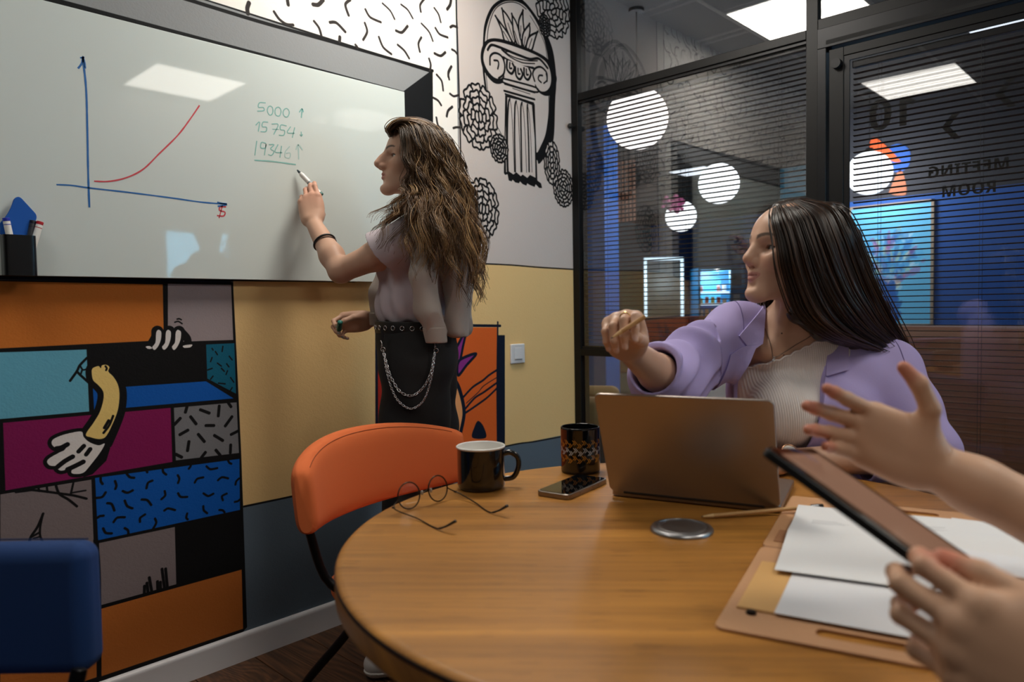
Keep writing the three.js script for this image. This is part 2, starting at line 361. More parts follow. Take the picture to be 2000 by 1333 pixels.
  K('k',6.5,[-1728,539,-1743,534,-1741,521],0);
  K('k',6.5,[-1703,508,-1693,508,-1687,512],0);
  K('k',6.5,[-2093,544,-2087,547,-2078,546],0);
  K('k',6.5,[-2053,523,-2043,533,-2024,530],0);
  K('k',6.5,[-1984,508,-1983,519,-1970,526],0);
  K('k',6.5,[-1943,508,-1940,495,-1949,480],0);
  K('k',6.5,[-1916,526,-1905,530,-1886,521],0);
  K('k',6.5,[-1802,515,-1801,502,-1791,491],0);
  K('k',6.5,[-1753,493,-1742,489,-1737,482],0);
  K('k',6.5,[-1851,503,-1854,491,-1850,485],0);
  K('k',6.5,[-2080,511,-2074,497,-2059,492],0);
  K('k',6.5,[-2025,499,-2017,491,-2016,481],0);
  K('k',6,[-2102,986,-2120,967,-2128,951,-2145,927],0);
  K('k',4,[-2120,967,-2113,954,-2101,957],0);
  K('k',6,[-2128,951,-2117,937,-2101,919],0);
  K('k',4,[-2115,954,-2119,942],0);
  K('k',6,[-2255,654,-2218,642,-2176,627,-2149,617,-2118,602],0);
  K('k',5,[-2229,653,-2227,644],0);
  K('k',5,[-2210,654,-2209,638],0);
  K('k',6,[-2189,652,-2182,628,-2161,608,-2142,586],0);
  K('k',5,[-2148,651,-2155,623],0);
  K('k',4,[-2153,625,-2119,625],0);
  K('k',9,[-2277,653,-2247,652],0);
  K('k',6,[-2221,583,-2235,551,-2251,528,-2256,508],0);
  K('k',5,[-2222,581,-2229,550,-2230,526,-2223,504],0);
  K('k',5,[-2249,528,-2230,536],0);
  K('k',4,[-2245,523,-2232,524],0);
  K('k',8,[-1980,298,-1979,319],0);
  K('k',8,[-1970,297,-1972,326],0);
  K('k',8,[-1960,299,-1965,340],0);
  K('k',8,[-1943,299,-1943,322],0);
  K('k',8,[-1935,299,-1935,318],0);
  K('k',8,[-1924,296,-1929,355],0);
  K('k',8,[-1916,299,-1919,353],0);
  K('k',30,[-2092,940,-2090,956,-2075,962,-2069,956,-2066,963,-2055,964,-2047,957,-2050,945,-2039,931,-2028,909,-2024,882,-2028,844,-2039,811,-2061,768,-2078,760,-2101,768,-2113,778,-2092,809,-2076,836,-2066,869,-2066,891,-2077,909,-2089,923],1);
  K('k',26,[-2039,935,-2019,891,-2023,835,-2038,793,-2060,745],0);
  P('k',[-2059,753,-2054,731,-2065,698,-2101,666,-2124,662,-2116,685,-2076,730]);
  K('k',18,[-2123,787,-2149,787,-2176,782,-2192,774,-2194,762,-2184,751,-2172,754,-2157,761,-2165,744,-2179,738,-2201,727,-2207,718,-2201,707,-2188,704,-2175,706,-2184,698,-2176,689,-2160,691,-2145,699,-2152,681,-2142,674,-2123,674,-2108,688,-2080,722,-2067,746,-2083,744,-2105,756,-2118,772],1);
  B('g',[-2123,787,-2149,787,-2176,782,-2192,774,-2194,762,-2184,751,-2172,754,-2157,761,-2165,744,-2179,738,-2201,727,-2207,718,-2201,707,-2188,704,-2175,706,-2184,698,-2176,689,-2160,691,-2145,699,-2152,681,-2142,674,-2123,674,-2108,688,-2080,722,-2067,746,-2083,744,-2105,756,-2118,772]);
  K('k',12,[-2184,750,-2172,751,-2158,757],0);
  K('k',12,[-2183,701,-2166,713,-2147,722],0);
  K('k',12,[-2160,690,-2145,695,-2122,704],0);
  K('k',11,[-2132,734,-2119,747],0);
  K('k',11,[-2114,723,-2104,736],0);
  B('y',[-2092,940,-2090,956,-2075,962,-2069,956,-2066,963,-2055,964,-2047,957,-2050,945,-2039,931,-2028,909,-2024,882,-2028,844,-2039,811,-2061,768,-2078,760,-2101,768,-2113,778,-2092,809,-2076,836,-2066,869,-2066,891,-2077,909,-2089,923]);
  K('k',8,[-2066,790,-2055,808],0);
  K('k',6,[-2069,776,-2054,795,-2043,820],0);
  K('k',5,[-2057,960,-2054,954,-2056,949],0);
  K('k',34,[-1916,1051,-1918,1033,-1934,1007],0);
  K('k',34,[-1883,1050,-1886,1032,-1902,1006],0);
  K('k',34,[-1855,1049,-1857,1031,-1874,1004],0);
  K('k',22,[-1852,1053,-1833,1030,-1830,1016],0);
  B('g',[-1932,1007,-1923,1020,-1920,1047,-1915,1056,-1909,1055,-1905,1048,-1907,1028,-1915,1009,-1926,998]);
  B('g',[-1905,1006,-1896,1019,-1893,1046,-1888,1055,-1882,1054,-1878,1047,-1880,1027,-1888,1007,-1899,997]);
  B('g',[-1877,1005,-1868,1018,-1865,1045,-1860,1054,-1854,1053,-1849,1047,-1851,1026,-1860,1006,-1871,995]);
  B('g',[-1950,1009,-1938,1010,-1932,1003,-1943,1002]);
  B('g',[-1844,1007,-1818,1009,-1823,1001,-1841,1000]);
  K('k',4,[-1866,1077,-1856,1079,-1845,1072],0);
  K('k',4,[-1859,1086,-1853,1087,-1847,1084],0);
  const t = canvasTex(c); t.wrapS = t.wrapT = THREE.ClampToEdgeWrapping; return t;
}
const bumpWall = (w, h) => repeat(rollerTex, w / 0.22, h / 0.22);
const paint = (o) => phys(0xffffff, 0.72, { bumpScale: 0.00045, specularIntensity: 0.45, ...o });
const muralA = paint({ map: muralPanel(-3100), bumpMap: bumpWall(1.55, 2.65) }), muralB = paint({ map: muralPanel(-1550), bumpMap: bumpWall(1.55, 2.65) });
const greyPaint = std('#55534f', 0.7, { bumpMap: bumpWall(2, 2), bumpScale: 0.001 }), whitePaint = std('#8f8d8a', 0.8);
function wallQuad(x0, x1) {  // the painted face of the mural wall
  const g = new THREE.PlaneGeometry(x1 - x0, CEILING).translate((x0 + x1) / 2, CEILING / 2, 0); return g;
}
{
  const back = box(4.4, CEILING, 0.12, -2.1, CEILING / 2, -0.0602);
  const parts3 = [wallQuad(-3.1, -1.55), wallQuad(-1.55, 0), back].map(flat);
  const m = new THREE.Mesh(mergeGeometries(parts3, true), [muralA, muralB, greyPaint]);
  m.name = 'wall_left'; m.userData.kind = 'structure'; m.castShadow = m.receiveShadow = true; scene.add(m);
}
const ROOM_Z = 3.15, ROOM_X = -4.25;
struct('wall_rear', span([ROOM_X - 0.1, 0, -0.12], [ROOM_X, CEILING, ROOM_Z + 0.1]), greyPaint);
// back wall with its window opening
const WX0 = -0.74, WX1 = -0.02, WY0 = 0.85, WY1 = 1.74;
{
  const z0 = ROOM_Z, z1 = ROOM_Z + 0.12, g = [span([ROOM_X, 0, z0], [WX0, CEILING, z1]), span([WX1, 0, z0], [0.1, CEILING, z1]), span([WX0, 0, z0], [WX1, WY0, z1]), span([WX0, WY1, z0], [WX1, CEILING, z1])];
  struct('wall_back', g, whitePaint);
  const w = structure('window_2'), wf = std('#e6e6e4', 0.4), e = 0.05;
  part('window_frame', [span([WX0, WY0, z0 + 0.03], [WX1, WY0 + e, z1 - 0.02]), span([WX0, WY1 - e, z0 + 0.03], [WX1, WY1, z1 - 0.02]), span([WX0, WY0 + e, z0 + 0.03], [WX0 + e, WY1 - e, z1 - 0.02]), span([WX1 - e, WY0 + e, z0 + 0.03], [WX1, WY1 - e, z1 - 0.02])], wf, w);
  part('pane', span([WX0 + e, WY0 + e, z0 + 0.06], [WX1 - e, WY1 - e, z0 + 0.064]), phys(0xffffff, 0, { transmission: 1, thickness: 0 }), w);
  part('window_sill', span([WX0 - 0.03, WY0 - 0.03, z0 - 0.08], [WX1 + 0.03, WY0, z0 + 0.03], 0.006), wf, w);
  const b = thing('window_blind', 'white slatted blind lowered over the daylight window behind the table', 'blind', (WX0 + WX1) / 2, WY0 + 0.02, z0 + 0.012), slat = box(WX1 - WX0 - 0.02, 0.001, 0.02).rotateX(0.04), sm = phys('#d9e4ea', 0.5, { transmission: 0.3, thickness: 0 });
  for (let i = 0; i < 34; i++) { const s = part('slat', slat, sm, b); s.position.y = i * 0.0245; }
  part('headrail', rbox(WX1 - WX0 - 0.01, 0.03, 0.024, 0.004, 0, WY1 - WY0 - 0.035, 0), wf, b);
}
// floor of planks running away from the mural wall
const plankTex = [11, 12, 13].map((sd) => { const n = noiser(sd); return dataTex(128, 512, (u, v) => { const k = n(u * 3 + 9, v * 3) * 2.2, ring = 0.5 + 0.5 * Math.sin((u * 7 + k * 3.2 + n(u * 2, v * 6) * 1.5) * 6.28), f = n(u * 40, v * 12); const s = 0.6 + 0.25 * ring + 0.3 * (f - 0.5); return [0.47 * s, 0.31 * s, 0.2 * s]; }, true); });
{
  const f = struct('floor', span([ROOM_X - 0.1, -0.12, -0.12], [0.06, -0.012, ROOM_Z + 0.12]), std('#1a120c', 0.9));
  const mats = plankTex.map((t) => std(0xffffff, 0.5, { map: t, bumpMap: t, bumpScale: 0.0006 })), r = rng(3), pw = 0.19, geo = rbox(pw - 0.0025, 0.012, 1.197, 0.0018, 0, -0.006, 0, 1);
  for (let i = 0; i * pw < -ROOM_X; i++) for (let k = -1; k < 3; k++) {
    const z = 0.36 + k * 1.2 + (i % 3) * 0.4 - 0.6, z0 = Math.max(0.001, z - 0.6), z1 = Math.min(ROOM_Z - 0.001, z + 0.6); if (z1 - z0 < 0.05) continue;
    const p = part('plank', geo, mats[Math.floor(r() * 3)], f); p.position.set(-pw * (i + 0.245), 0, (z0 + z1) / 2); p.scale.z = (z1 - z0) / 1.2;
  }
}
struct('ceiling', span([ROOM_X - 0.1, CEILING, -0.12], [0.06, CEILING + 0.1, ROOM_Z + 0.12]), std('#8d8c8a', 0.9));
{ // ceiling grid and light panels
  const grid = [], gm = std('#dcdcda', 0.5);
  for (let x = -0.55; x > ROOM_X; x -= 0.6) grid.push(span([x - 0.012, CEILING - 0.006, 0], [x + 0.012, CEILING - 0.0005, ROOM_Z]));
  for (let z = 0.3; z < ROOM_Z; z += 0.6) grid.push(span([ROOM_X, CEILING - 0.005, z - 0.012], [0, CEILING - 0.0004, z + 0.012]));
  struct('trim_1', grid, gm);
  const W = ['square ceiling light panel above the whiteboard corner', 'square ceiling light panel near the window', 'square ceiling light panel over the far end of the mural', 'added square ceiling light panel as fill behind the camera'];
  PANELS.forEach(([x, z], i) => {
    const t = thing('ceiling_light', W[i], 'light', x, CEILING - 0.012, z, 0, 'square ceiling light panels');
    part('frame', [box(0.6, 0.014, 0.012, 0, 0, 0.294), box(0.6, 0.014, 0.012, 0, 0, -0.294), box(0.012, 0.014, 0.576, 0.294, 0, 0), box(0.012, 0.014, 0.576, -0.294, 0, 0)], gm, t);
    part('diffuser', box(0.576, 0.006, 0.576), std('#ffffff', 0.5, { emissive: new THREE.Color(1, 0.965, 0.9), emissiveIntensity: PANEL_GLOW }), t);
    const l = new THREE.RectAreaLight(new THREE.Color(1, 0.93, 0.82), PANEL_LIGHT[i], 0.57, 0.57); l.position.set(x, CEILING - 0.022, z); l.rotation.x = -Math.PI / 2; l.name = 'ceiling_light_glow'; scene.add(l);
  });
}
{ // skirting board along the mural wall
  const s = new THREE.Shape(); s.moveTo(0.0005, 0.0); s.lineTo(0.016, 0.0); s.lineTo(0.016, 0.074); s.quadraticCurveTo(0.016, 0.086, 0.007, 0.087); s.lineTo(0.0005, 0.087);
  const g = new THREE.ExtrudeGeometry(s, { depth: 4.24, bevelEnabled: false }).rotateY(-Math.PI / 2);   // x -> z, z -> -x
  struct('baseboard_left', g.translate(-0.002, 0, 0), std('#e4e2e4', 0.35));
}
// ---------------------------------------------------------------- glass partition
const frameM = std('#161617', 0.42, { metalness: 0.55 }), frameM2 = std('#1e1e20', 0.36, { metalness: 0.6 }), gasket = std('#060607', 0.7);
const glassM = phys(0xffffff, 0.0, { transmission: 1, thickness: 0, ior: 1.52 });
const slatM = std('#2c2c2e', 0.4, { metalness: 0.2 });
const D0 = -0.004, D1 = 0.062;   // depth of the frames, x
function blind(label, z0, z1, y0, y1, wandZ) {
  const b = thing('venetian_blind', label, 'blind', 0.029, y0, (z0 + z1) / 2, 0, 'dark blinds between the panes of the glass partition'), w = z1 - z0, slat = box(0.0155, 0.0006, w - 0.008), P = 0.0199;
  const n = Math.floor((y1 - y0 - 0.03) / P);
  for (let i = 0; i < n; i++) { const s = part('slat', slat, slatM, b); s.position.y = 0.02 + i * P; s.rotation.z = -0.19; }
  part('headrail', rbox(0.022, 0.024, w - 0.004, 0.003, 0, y1 - y0 - 0.013, 0), frameM2, b);
  part('bottom_rail', rbox(0.016, 0.012, w - 0.008, 0.003, 0, 0.007, 0), frameM2, b);
  for (const f of [-0.38, 0.02, 0.4]) for (const k of [-1, 1]) part('ladder_cord', cyl(0.0006, 0.0006, y1 - y0 - 0.02, 5).translate(0, (y1 - y0) / 2, 0), slatM, b).position.set(0.0075 * k, 0, f * w + k * 0.003);
  return b;
}
{
  const w = structure('window_1'), f = (name, y0, y1, z0, z1, m = frameM, r = 0.002, a = D0, b = D1) => part(name, span([a, y0, z0], [b, y1, z1], r), m, w);
  f('post', 0, CEILING, 0.0, 0.04); f('post', 0, CEILING, 1.111, 1.154); f('post', 0, CEILING, 2.14, 2.2);
  f('top_rail', CEILING - 0.05, CEILING, 0.04, 1.111); f('top_rail', CEILING - 0.05, CEILING, 1.154, 2.14);
  f('transom', 2.07, 2.104, 0.04, 1.111); f('transom', 2.092, 2.13, 1.154, 2.14);
  f('middle_rail', 0.871, 0.903, 0.04, 1.111); f('bottom_rail', 0, 0.07, 0.04, 1.111); f('bottom_rail', 0, 0.07, 2.2, ROOM_Z); f('top_rail', CEILING - 0.05, CEILING, 2.2, ROOM_Z);
  f('bead', 0.903, 0.915, 0.042, 1.109, frameM2, 0, 0.004, 0.012); f('bead', 2.058, 2.07, 0.042, 1.109, frameM2, 0, 0.004, 0.012);
  const pane = (y0, y1, z0, z1) => { for (const x of [0.012, 0.047]) part('pane', span([x, y0, z0], [x + 0.0008, y1, z1]), glassM, w); };
  pane(2.104, CEILING - 0.05, 0.04, 1.111); pane(0.903, 2.07, 0.04, 1.111); pane(0.07, 0.871, 0.04, 1.111); pane(2.13, CEILING - 0.05, 1.154, 2.14); pane(0.07, CEILING - 0.05, 2.2, ROOM_Z);
  blind('dark slatted blind between the panes beside the mural corner', 0.045, 1.106, 0.906, 2.066);
  const d = structure('door_1'), g = (name, y0, y1, z0, z1, m = frameM, r = 0.002, a = D0, b = D1) => part(name, span([a, y0, z0], [b, y1, z1], r), m, d);
  g('jamb', 0, 2.02, 1.1545, 1.186, frameM2, 0.002, -0.012, 0.05); g('jamb', 0, 2.02, 2.108, 2.1395, frameM2, 0.002, -0.012, 0.05); g('door_head', 2.02, 2.0915, 1.1545, 2.1395, frameM2, 0.002, -0.012, 0.05); g('door_head', 2.03, 2.045, 1.186, 2.108, gasket, 0, -0.0125, 0.0);
  g('stile', 0.01, 2.012, 1.192, 1.243, frameM, 0.002, 0.0, 0.056); g('stile', 0.01, 2.012, 2.052, 2.103, frameM, 0.002, 0.0, 0.056);
  g('door_rail', 1.98, 2.012, 1.243, 2.052, frameM, 0.002, 0, 0.056); g('door_rail', 0.01, 0.12, 1.243, 2.052, frameM, 0.002, 0, 0.056);
  g('glazing_bead', 1.962, 1.98, 1.243, 2.052, frameM2, 0, 0.004, 0.012); g('glazing_bead', 0.12, 1.962, 1.243, 1.262, frameM2, 0, 0.004, 0.012); g('glazing_bead', 0.12, 1.962, 2.033, 2.052, frameM2, 0, 0.004, 0.012);
  part('hinge_cap', cyl(0.017, 0.018, 0.02, 28).rotateZ(Math.PI / 2).translate(-0.01, 1.955, 1.222), frameM2, d);
  part('door_handle', [rod([-0.055, 1.02, 2.07], [-0.055, 1.02, 1.95], 0.009), rod([0, 1.02, 2.07], [-0.055, 1.02, 2.07], 0.009)], std('#2a2a2c', 0.35, { metalness: 0.9 }), d);
  for (const x of [0.014, 0.046]) part('pane', span([x, 0.12, 1.262], [x + 0.0008, 1.962, 2.033]), glassM, d);
  blind('dark slatted blind inside the glass door behind the seated woman', 1.264, 2.031, 0.125, 1.96);
  // lettering stuck on the outer pane, read from the lounge
  const font = await new FontLoader().loadAsync('fonts/droid/droid_sans_bold.typeface.json'), ink = std('#08080a', 0.6);
  const text = (s, size, y, zr) => { const t = new TextGeometry(s, { font, size, depth: 0.0006, curveSegments: 6 }); t.rotateY(Math.PI / 2); part('lettering', t.translate(0.0475, y, zr), ink, d); };
  text('10', 0.105, 1.708, 1.472); text('MEETING', 0.038, 1.517, 1.737); text('ROOM', 0.038, 1.448, 1.703);
  for (const z of [1.75, 1.6]) part('lettering', extrude([[0, 0], [0.035, 0.045], [0, 0.09], [0.022, 0.09], [0.057, 0.045], [0.022, 0]], 0.0006).rotateY(Math.PI / 2).translate(0.0475, 1.71 - (1.75 - z) * 0.5, z), ink, d);
}
{ // small black rubber knob at the corner post
  tag(part('wall_stop', [cyl(0.006, 0.006, 0.03, 16).rotateZ(Math.PI / 2).translate(-0.018, 1.952, 0.018), new THREE.SphereGeometry(0.0125, 20, 14).translate(-0.034, 1.952, 0.018)], std('#0b0b0c', 0.6), scene), 'small black rubber knob on the corner post of the glass wall', 'knob');
}
// ---------------------------------------------------------------- whiteboard and what hangs on it
{
  const X0 = -2.84, X1 = -1.024, Y0 = 1.204, Y1 = 1.907, b = thing('whiteboard', 'white glass board with a hand-drawn growth chart and figures', 'whiteboard', 0, 0, 0);
  part('glass_board', rbox(X1 - X0, Y1 - Y0, 0.008, 0.0018, (X0 + X1) / 2, (Y0 + Y1) / 2, 0.035), phys('#d0d8d5', 0.03, { specularIntensity: 0.55 }), b);
  part('backing', span([X0 + 0.04, Y0 + 0.04, 0.002], [X1 - 0.04, Y1 - 0.04, 0.031]), std('#9aa5a5', 0.6), b);
  for (const [x, y] of [[X1 - 0.06, Y1 - 0.06], [X1 - 0.06, Y0 + 0.06]]) part('spacer', cyl(0.009, 0.009, 0.029, 16).rotateX(Math.PI / 2).translate(x, y, 0.0165), std('#b0b3b5', 0.3, { metalness: 0.9 }), b);
  const inks = { blue: std('#0d5fa6', 0.5), red: std('#c8404a', 0.5), green: std('#7fb5af', 0.5), faint: std('#a8c6c3', 0.5) };
  const S = (ink, w, p) => { const q = []; for (let i = 0; i < p.length; i += 2) q.push([p[i] / 1000, p[i + 1] / 1000]); part('marker_stroke', ribbon(q, w / 1000 * 0.8, 0.0391, 0.0004), inks[ink], b); };
  S('blue',6,[-2093,1784,-2088,1709,-2089,1596,-2091,1505,-2092,1437,-2092,1389]);
  S('blue',6,[-2091,1786,-2096,1766,-2105,1751]);
  S('blue',6,[-2093,1784,-2089,1770,-2088,1755]);
  S('blue',5,[-2099,1780,-2089,1784]);
  S('blue',5,[-2167,1441,-2133,1443,-2098,1441,-1991,1439,-1876,1435,-1789,1431,-1714,1432]);
  S('blue',6,[-1714,1433,-1730,1433,-1744,1435]);
  S('blue',6,[-1714,1431,-1729,1426,-1743,1423]);
  S('red',5,[-2078,1460,-2045,1463,-2001,1477,-1955,1505,-1907,1557,-1851,1620,-1812,1676,-1787,1715]);
  S('red',5,[-1717,1424,-1736,1421,-1738,1412,-1721,1407,-1725,1396,-1746,1395]);
  S('red',4,[-1728,1427,-1740,1388]);
  S('green',4,[-1577,1762,-1598,1758,-1602,1744,-1585,1746,-1583,1738,-1606,1731]);
  S('green',4,[-1560,1755,-1555,1752,-1553,1744,-1554,1736,-1558,1729,-1564,1726,-1569,1730,-1572,1737,-1571,1746,-1566,1753,-1560,1755]);
  S('green',4,[-1533,1757,-1528,1754,-1525,1746,-1527,1737,-1531,1730,-1538,1728,-1544,1731,-1546,1738,-1545,1747,-1540,1754,-1533,1757]);
  S('green',4,[-1505,1758,-1499,1755,-1496,1748,-1498,1739,-1503,1732,-1509,1730,-1515,1733,-1518,1740,-1516,1749,-1511,1755,-1505,1758]);
  S('green',5,[-1453,1737,-1449,1767]);
  S('green',5,[-1460,1754,-1449,1767,-1445,1757]);
  S('green',4,[-1613,1686,-1600,1699,-1605,1668]);
  S('green',4,[-1571,1703,-1588,1700,-1591,1686,-1577,1686,-1579,1673,-1597,1669]);
  S('green',4,[-1559,1699,-1537,1702,-1553,1667]);
  S('green',3,[-1557,1683,-1535,1686]);
  S('green',4,[-1507,1702,-1527,1701,-1529,1687,-1515,1686,-1518,1671,-1535,1668]);
  S('green',4,[-1493,1702,-1505,1681,-1479,1683]);
  S('green',4,[-1478,1702,-1488,1667]);
  S('green',4,[-1455,1692,-1455,1678]);
  S('green',4,[-1460,1682,-1455,1678,-1450,1684]);
  S('green',4,[-1611,1638,-1619,1592]);
  S('green',4,[-1580,1635,-1595,1636,-1598,1619,-1584,1620,-1580,1634,-1587,1597]);
  S('green',4,[-1570,1633,-1553,1635,-1565,1620,-1554,1614,-1563,1600,-1574,1601]);
  S('green',4,[-1539,1638,-1550,1613,-1525,1614]);
  S('green',4,[-1527,1635,-1534,1597]);
  S('faint',4,[-1498,1638,-1514,1618,-1515,1601,-1500,1601,-1497,1616,-1512,1614]);
  S('faint',5,[-1467,1600,-1467,1648]);
  S('faint',5,[-1476,1630,-1467,1648,-1452,1633]);
  S('green',5,[-1621,1577,-1565,1581,-1478,1582]);
  // pen cup stuck to the lower edge
  const cup = thing('pen_cup', 'black plastic pen cup stuck to the lower left of the whiteboard', 'cup', -2.262, 1.202, 0.064), s = roundRect(0.07, 0.046, 0.012); s.holes.push(roundRect(0.064, 0.04, 0.01));
  const black = phys('#08090c', 0.22);
  part('cup_wall', new THREE.ExtrudeGeometry(s, { depth: 0.1, bevelEnabled: false, curveSegments: 8 }).rotateX(-Math.PI / 2), black, cup);
  part('cup_base', new THREE.ExtrudeGeometry(roundRect(0.066, 0.042, 0.011), { depth: 0.003, bevelEnabled: false }).rotateX(-Math.PI / 2), black, cup);
  part('mount', rbox(0.05, 0.07, 0.004, 0.001, 0, 0.05, -0.0245), black, cup);
  const e = [[-0.038, 0.085], [0.002, 0.192], [0.012, 0.2], [0.036, 0.166], [0.041, 0.155], [0.03, 0.128], [0.02, 0.02], [-0.03, 0.02], [-0.036, 0.1]];
  const er = thing('board_eraser', 'blue felt board wipe sticking up out of the pen cup', 'eraser', -2.262, 1.2, 0.0535);
  const sh = new THREE.Shape(); e.forEach((p, i) => (i ? 0 : sh.moveTo(p[0], p[1]))); sh.moveTo(-0.02, 0.02); sh.lineTo(0.018, 0.02); sh.lineTo(0.018, 0.1); sh.bezierCurveTo(0.03, 0.13, 0.05, 0.148, 0.038, 0.162); sh.lineTo(0.012, 0.194); sh.quadraticCurveTo(0.004, 0.202, -0.003, 0.19); sh.bezierCurveTo(-0.012, 0.16, -0.02, 0.148, -0.034, 0.13); sh.lineTo(-0.034, 0.105); sh.lineTo(-0.02, 0.1);
  part('felt', extrude(sh, 0.006, 0.0012), std('#0a56b0', 0.85, { bumpMap: repeat(clothTex, 30, 30), bumpScale: 0.0003 }), er); part('felt_back', extrude(sh, 0.002, 0.0008).translate(0, 0, -0.003), std('#0d4690', 0.9), er);
  const marker = (label, cap, x, lean, z, body = '#e9e7e2', dz = 0) => {
    const t = thing('marker', label, 'marker', x, 1.208, z); t.rotation.set(dz, 0, lean);
    part('barrel', lathe([[0, 0], [0.0075, 0.001], [0.0078, 0.004], [0.0078, 0.128], [0, 0.1285]], 24), std(body, 0.35), t);
    part('band', lathe([[0.008, 0.119], [0.00805, 0.1192], [0.00805, 0.1205], [0.008, 0.1207]], 24), std(cap, 0.4), t);
    part('cap', lathe([[0.0074, 0.1285], [0.0079, 0.129], [0.0079, 0.1355], [0.0072, 0.1365], [0, 0.1368]], 24), std(cap, 0.35), t);
  };
  marker('white marker with a blue end in the pen cup', '#1b2fae', -2.268, 0.14, 0.071); marker('white marker with a red end in the pen cup', '#b7151f', -2.252, -0.28, 0.071, '#e9e7e2', 0.0); marker('thin black marker behind the red one in the pen cup', '#0c1424', -2.254, -0.2, 0.0645, '#30343c', -0.03);
}
{ // light switch
  const t = thing('light_switch', 'white square light switch on the yellow wall', 'switch', -0.4055, 0.902, 0);
  const wp = phys('#d8dade', 0.3); part('frame', rbox(0.088, 0.086, 0.011, 0.005, 0, 0, 0.0056, 4), wp, t);
  const rk = part('rocker', rbox(0.046, 0.05, 0.006, 0.0015, 0, 0.001, 0.011), wp, t); rk.rotation.x = -0.06; part('surround', rbox(0.05, 0.056, 0.004, 0.001, 0, 0, 0.0095), std('#b9bcc2', 0.4), t);
}
// ---------------------------------------------------------------- table
const TABLE = [-1.722, 1.626], TOP = 0.742;
const woodTex = (() => { const n = noiser(21), n2 = noiser(22); return dataTex(1024, 1024, (u, v) => {
  const w = v + 0.009 * n(u * 3, v * 20) + 0.003 * n2(u * 10, v * 60);
  const band = n(2.2 * u + 3, w * 34), fine = n2(u * 5, w * 190), pore = n(u * 26, w * 460);
  const t = 0.46 * band + 0.3 * fine + 0.2 * smooth(0.3, 0.75, n2(u * 1.5 + 5, w * 9));
  const k = 0.8 + 0.42 * t - (pore > 0.8 ? 0.1 : 0); return [0.66 * k, 0.45 * Math.pow(k, 1.12), 0.2 * Math.pow(k, 1.25)]; }, true); })();
{
  const R = 0.548, t = thing('round_table', 'round oak-topped meeting table', 'table', TABLE[0], 0, TABLE[1], -0.86);
  const g = lathe([[0, 0], [R - 0.012, 0], [R - 0.004, -0.0012], [R - 0.0006, -0.005], [R, -0.01], [R, -0.036], [R - 0.003, -0.041], [R - 0.012, -0.042], [0, -0.042]], 128), p = g.attributes.position, uv = g.attributes.uv;
  for (let i = 0; i < p.count; i++) uv.setXY(i, p.getX(i) / 1.1 + 0.5, p.getZ(i) / 1.1 + 0.5 + (p.getY(i) < -0.005 ? p.getY(i) * 0.9 : 0));
  const wood = phys(0xffffff, 0.36, { map: woodTex, bumpMap: woodTex, bumpScale: 0.00018, specularIntensity: 0.75 });
  part('tabletop', g.translate(0, TOP, 0), wood, t);
  part('edge_band', lathe([[R - 0.0002, -0.0105], [R + 0.0006, -0.009], [R + 0.0004, -0.0055], [R - 0.0008, -0.0046]], 128).translate(0, TOP, 0), std('#2a170c', 0.5), t);
  const dark = std('#17171a', 0.45, { metalness: 0.6 });
  part('column', lathe([[0.045, 0.02], [0.04, 0.05], [0.038, 0.66], [0.05, 0.69], [0.16, 0.698], [0.16, 0.7]], 40), dark, t); part('base', lathe([[0, 0], [0.3, 0], [0.3, 0.006], [0.29, 0.012], [0.06, 0.03], [0, 0.03]], 64), dark, t);
}
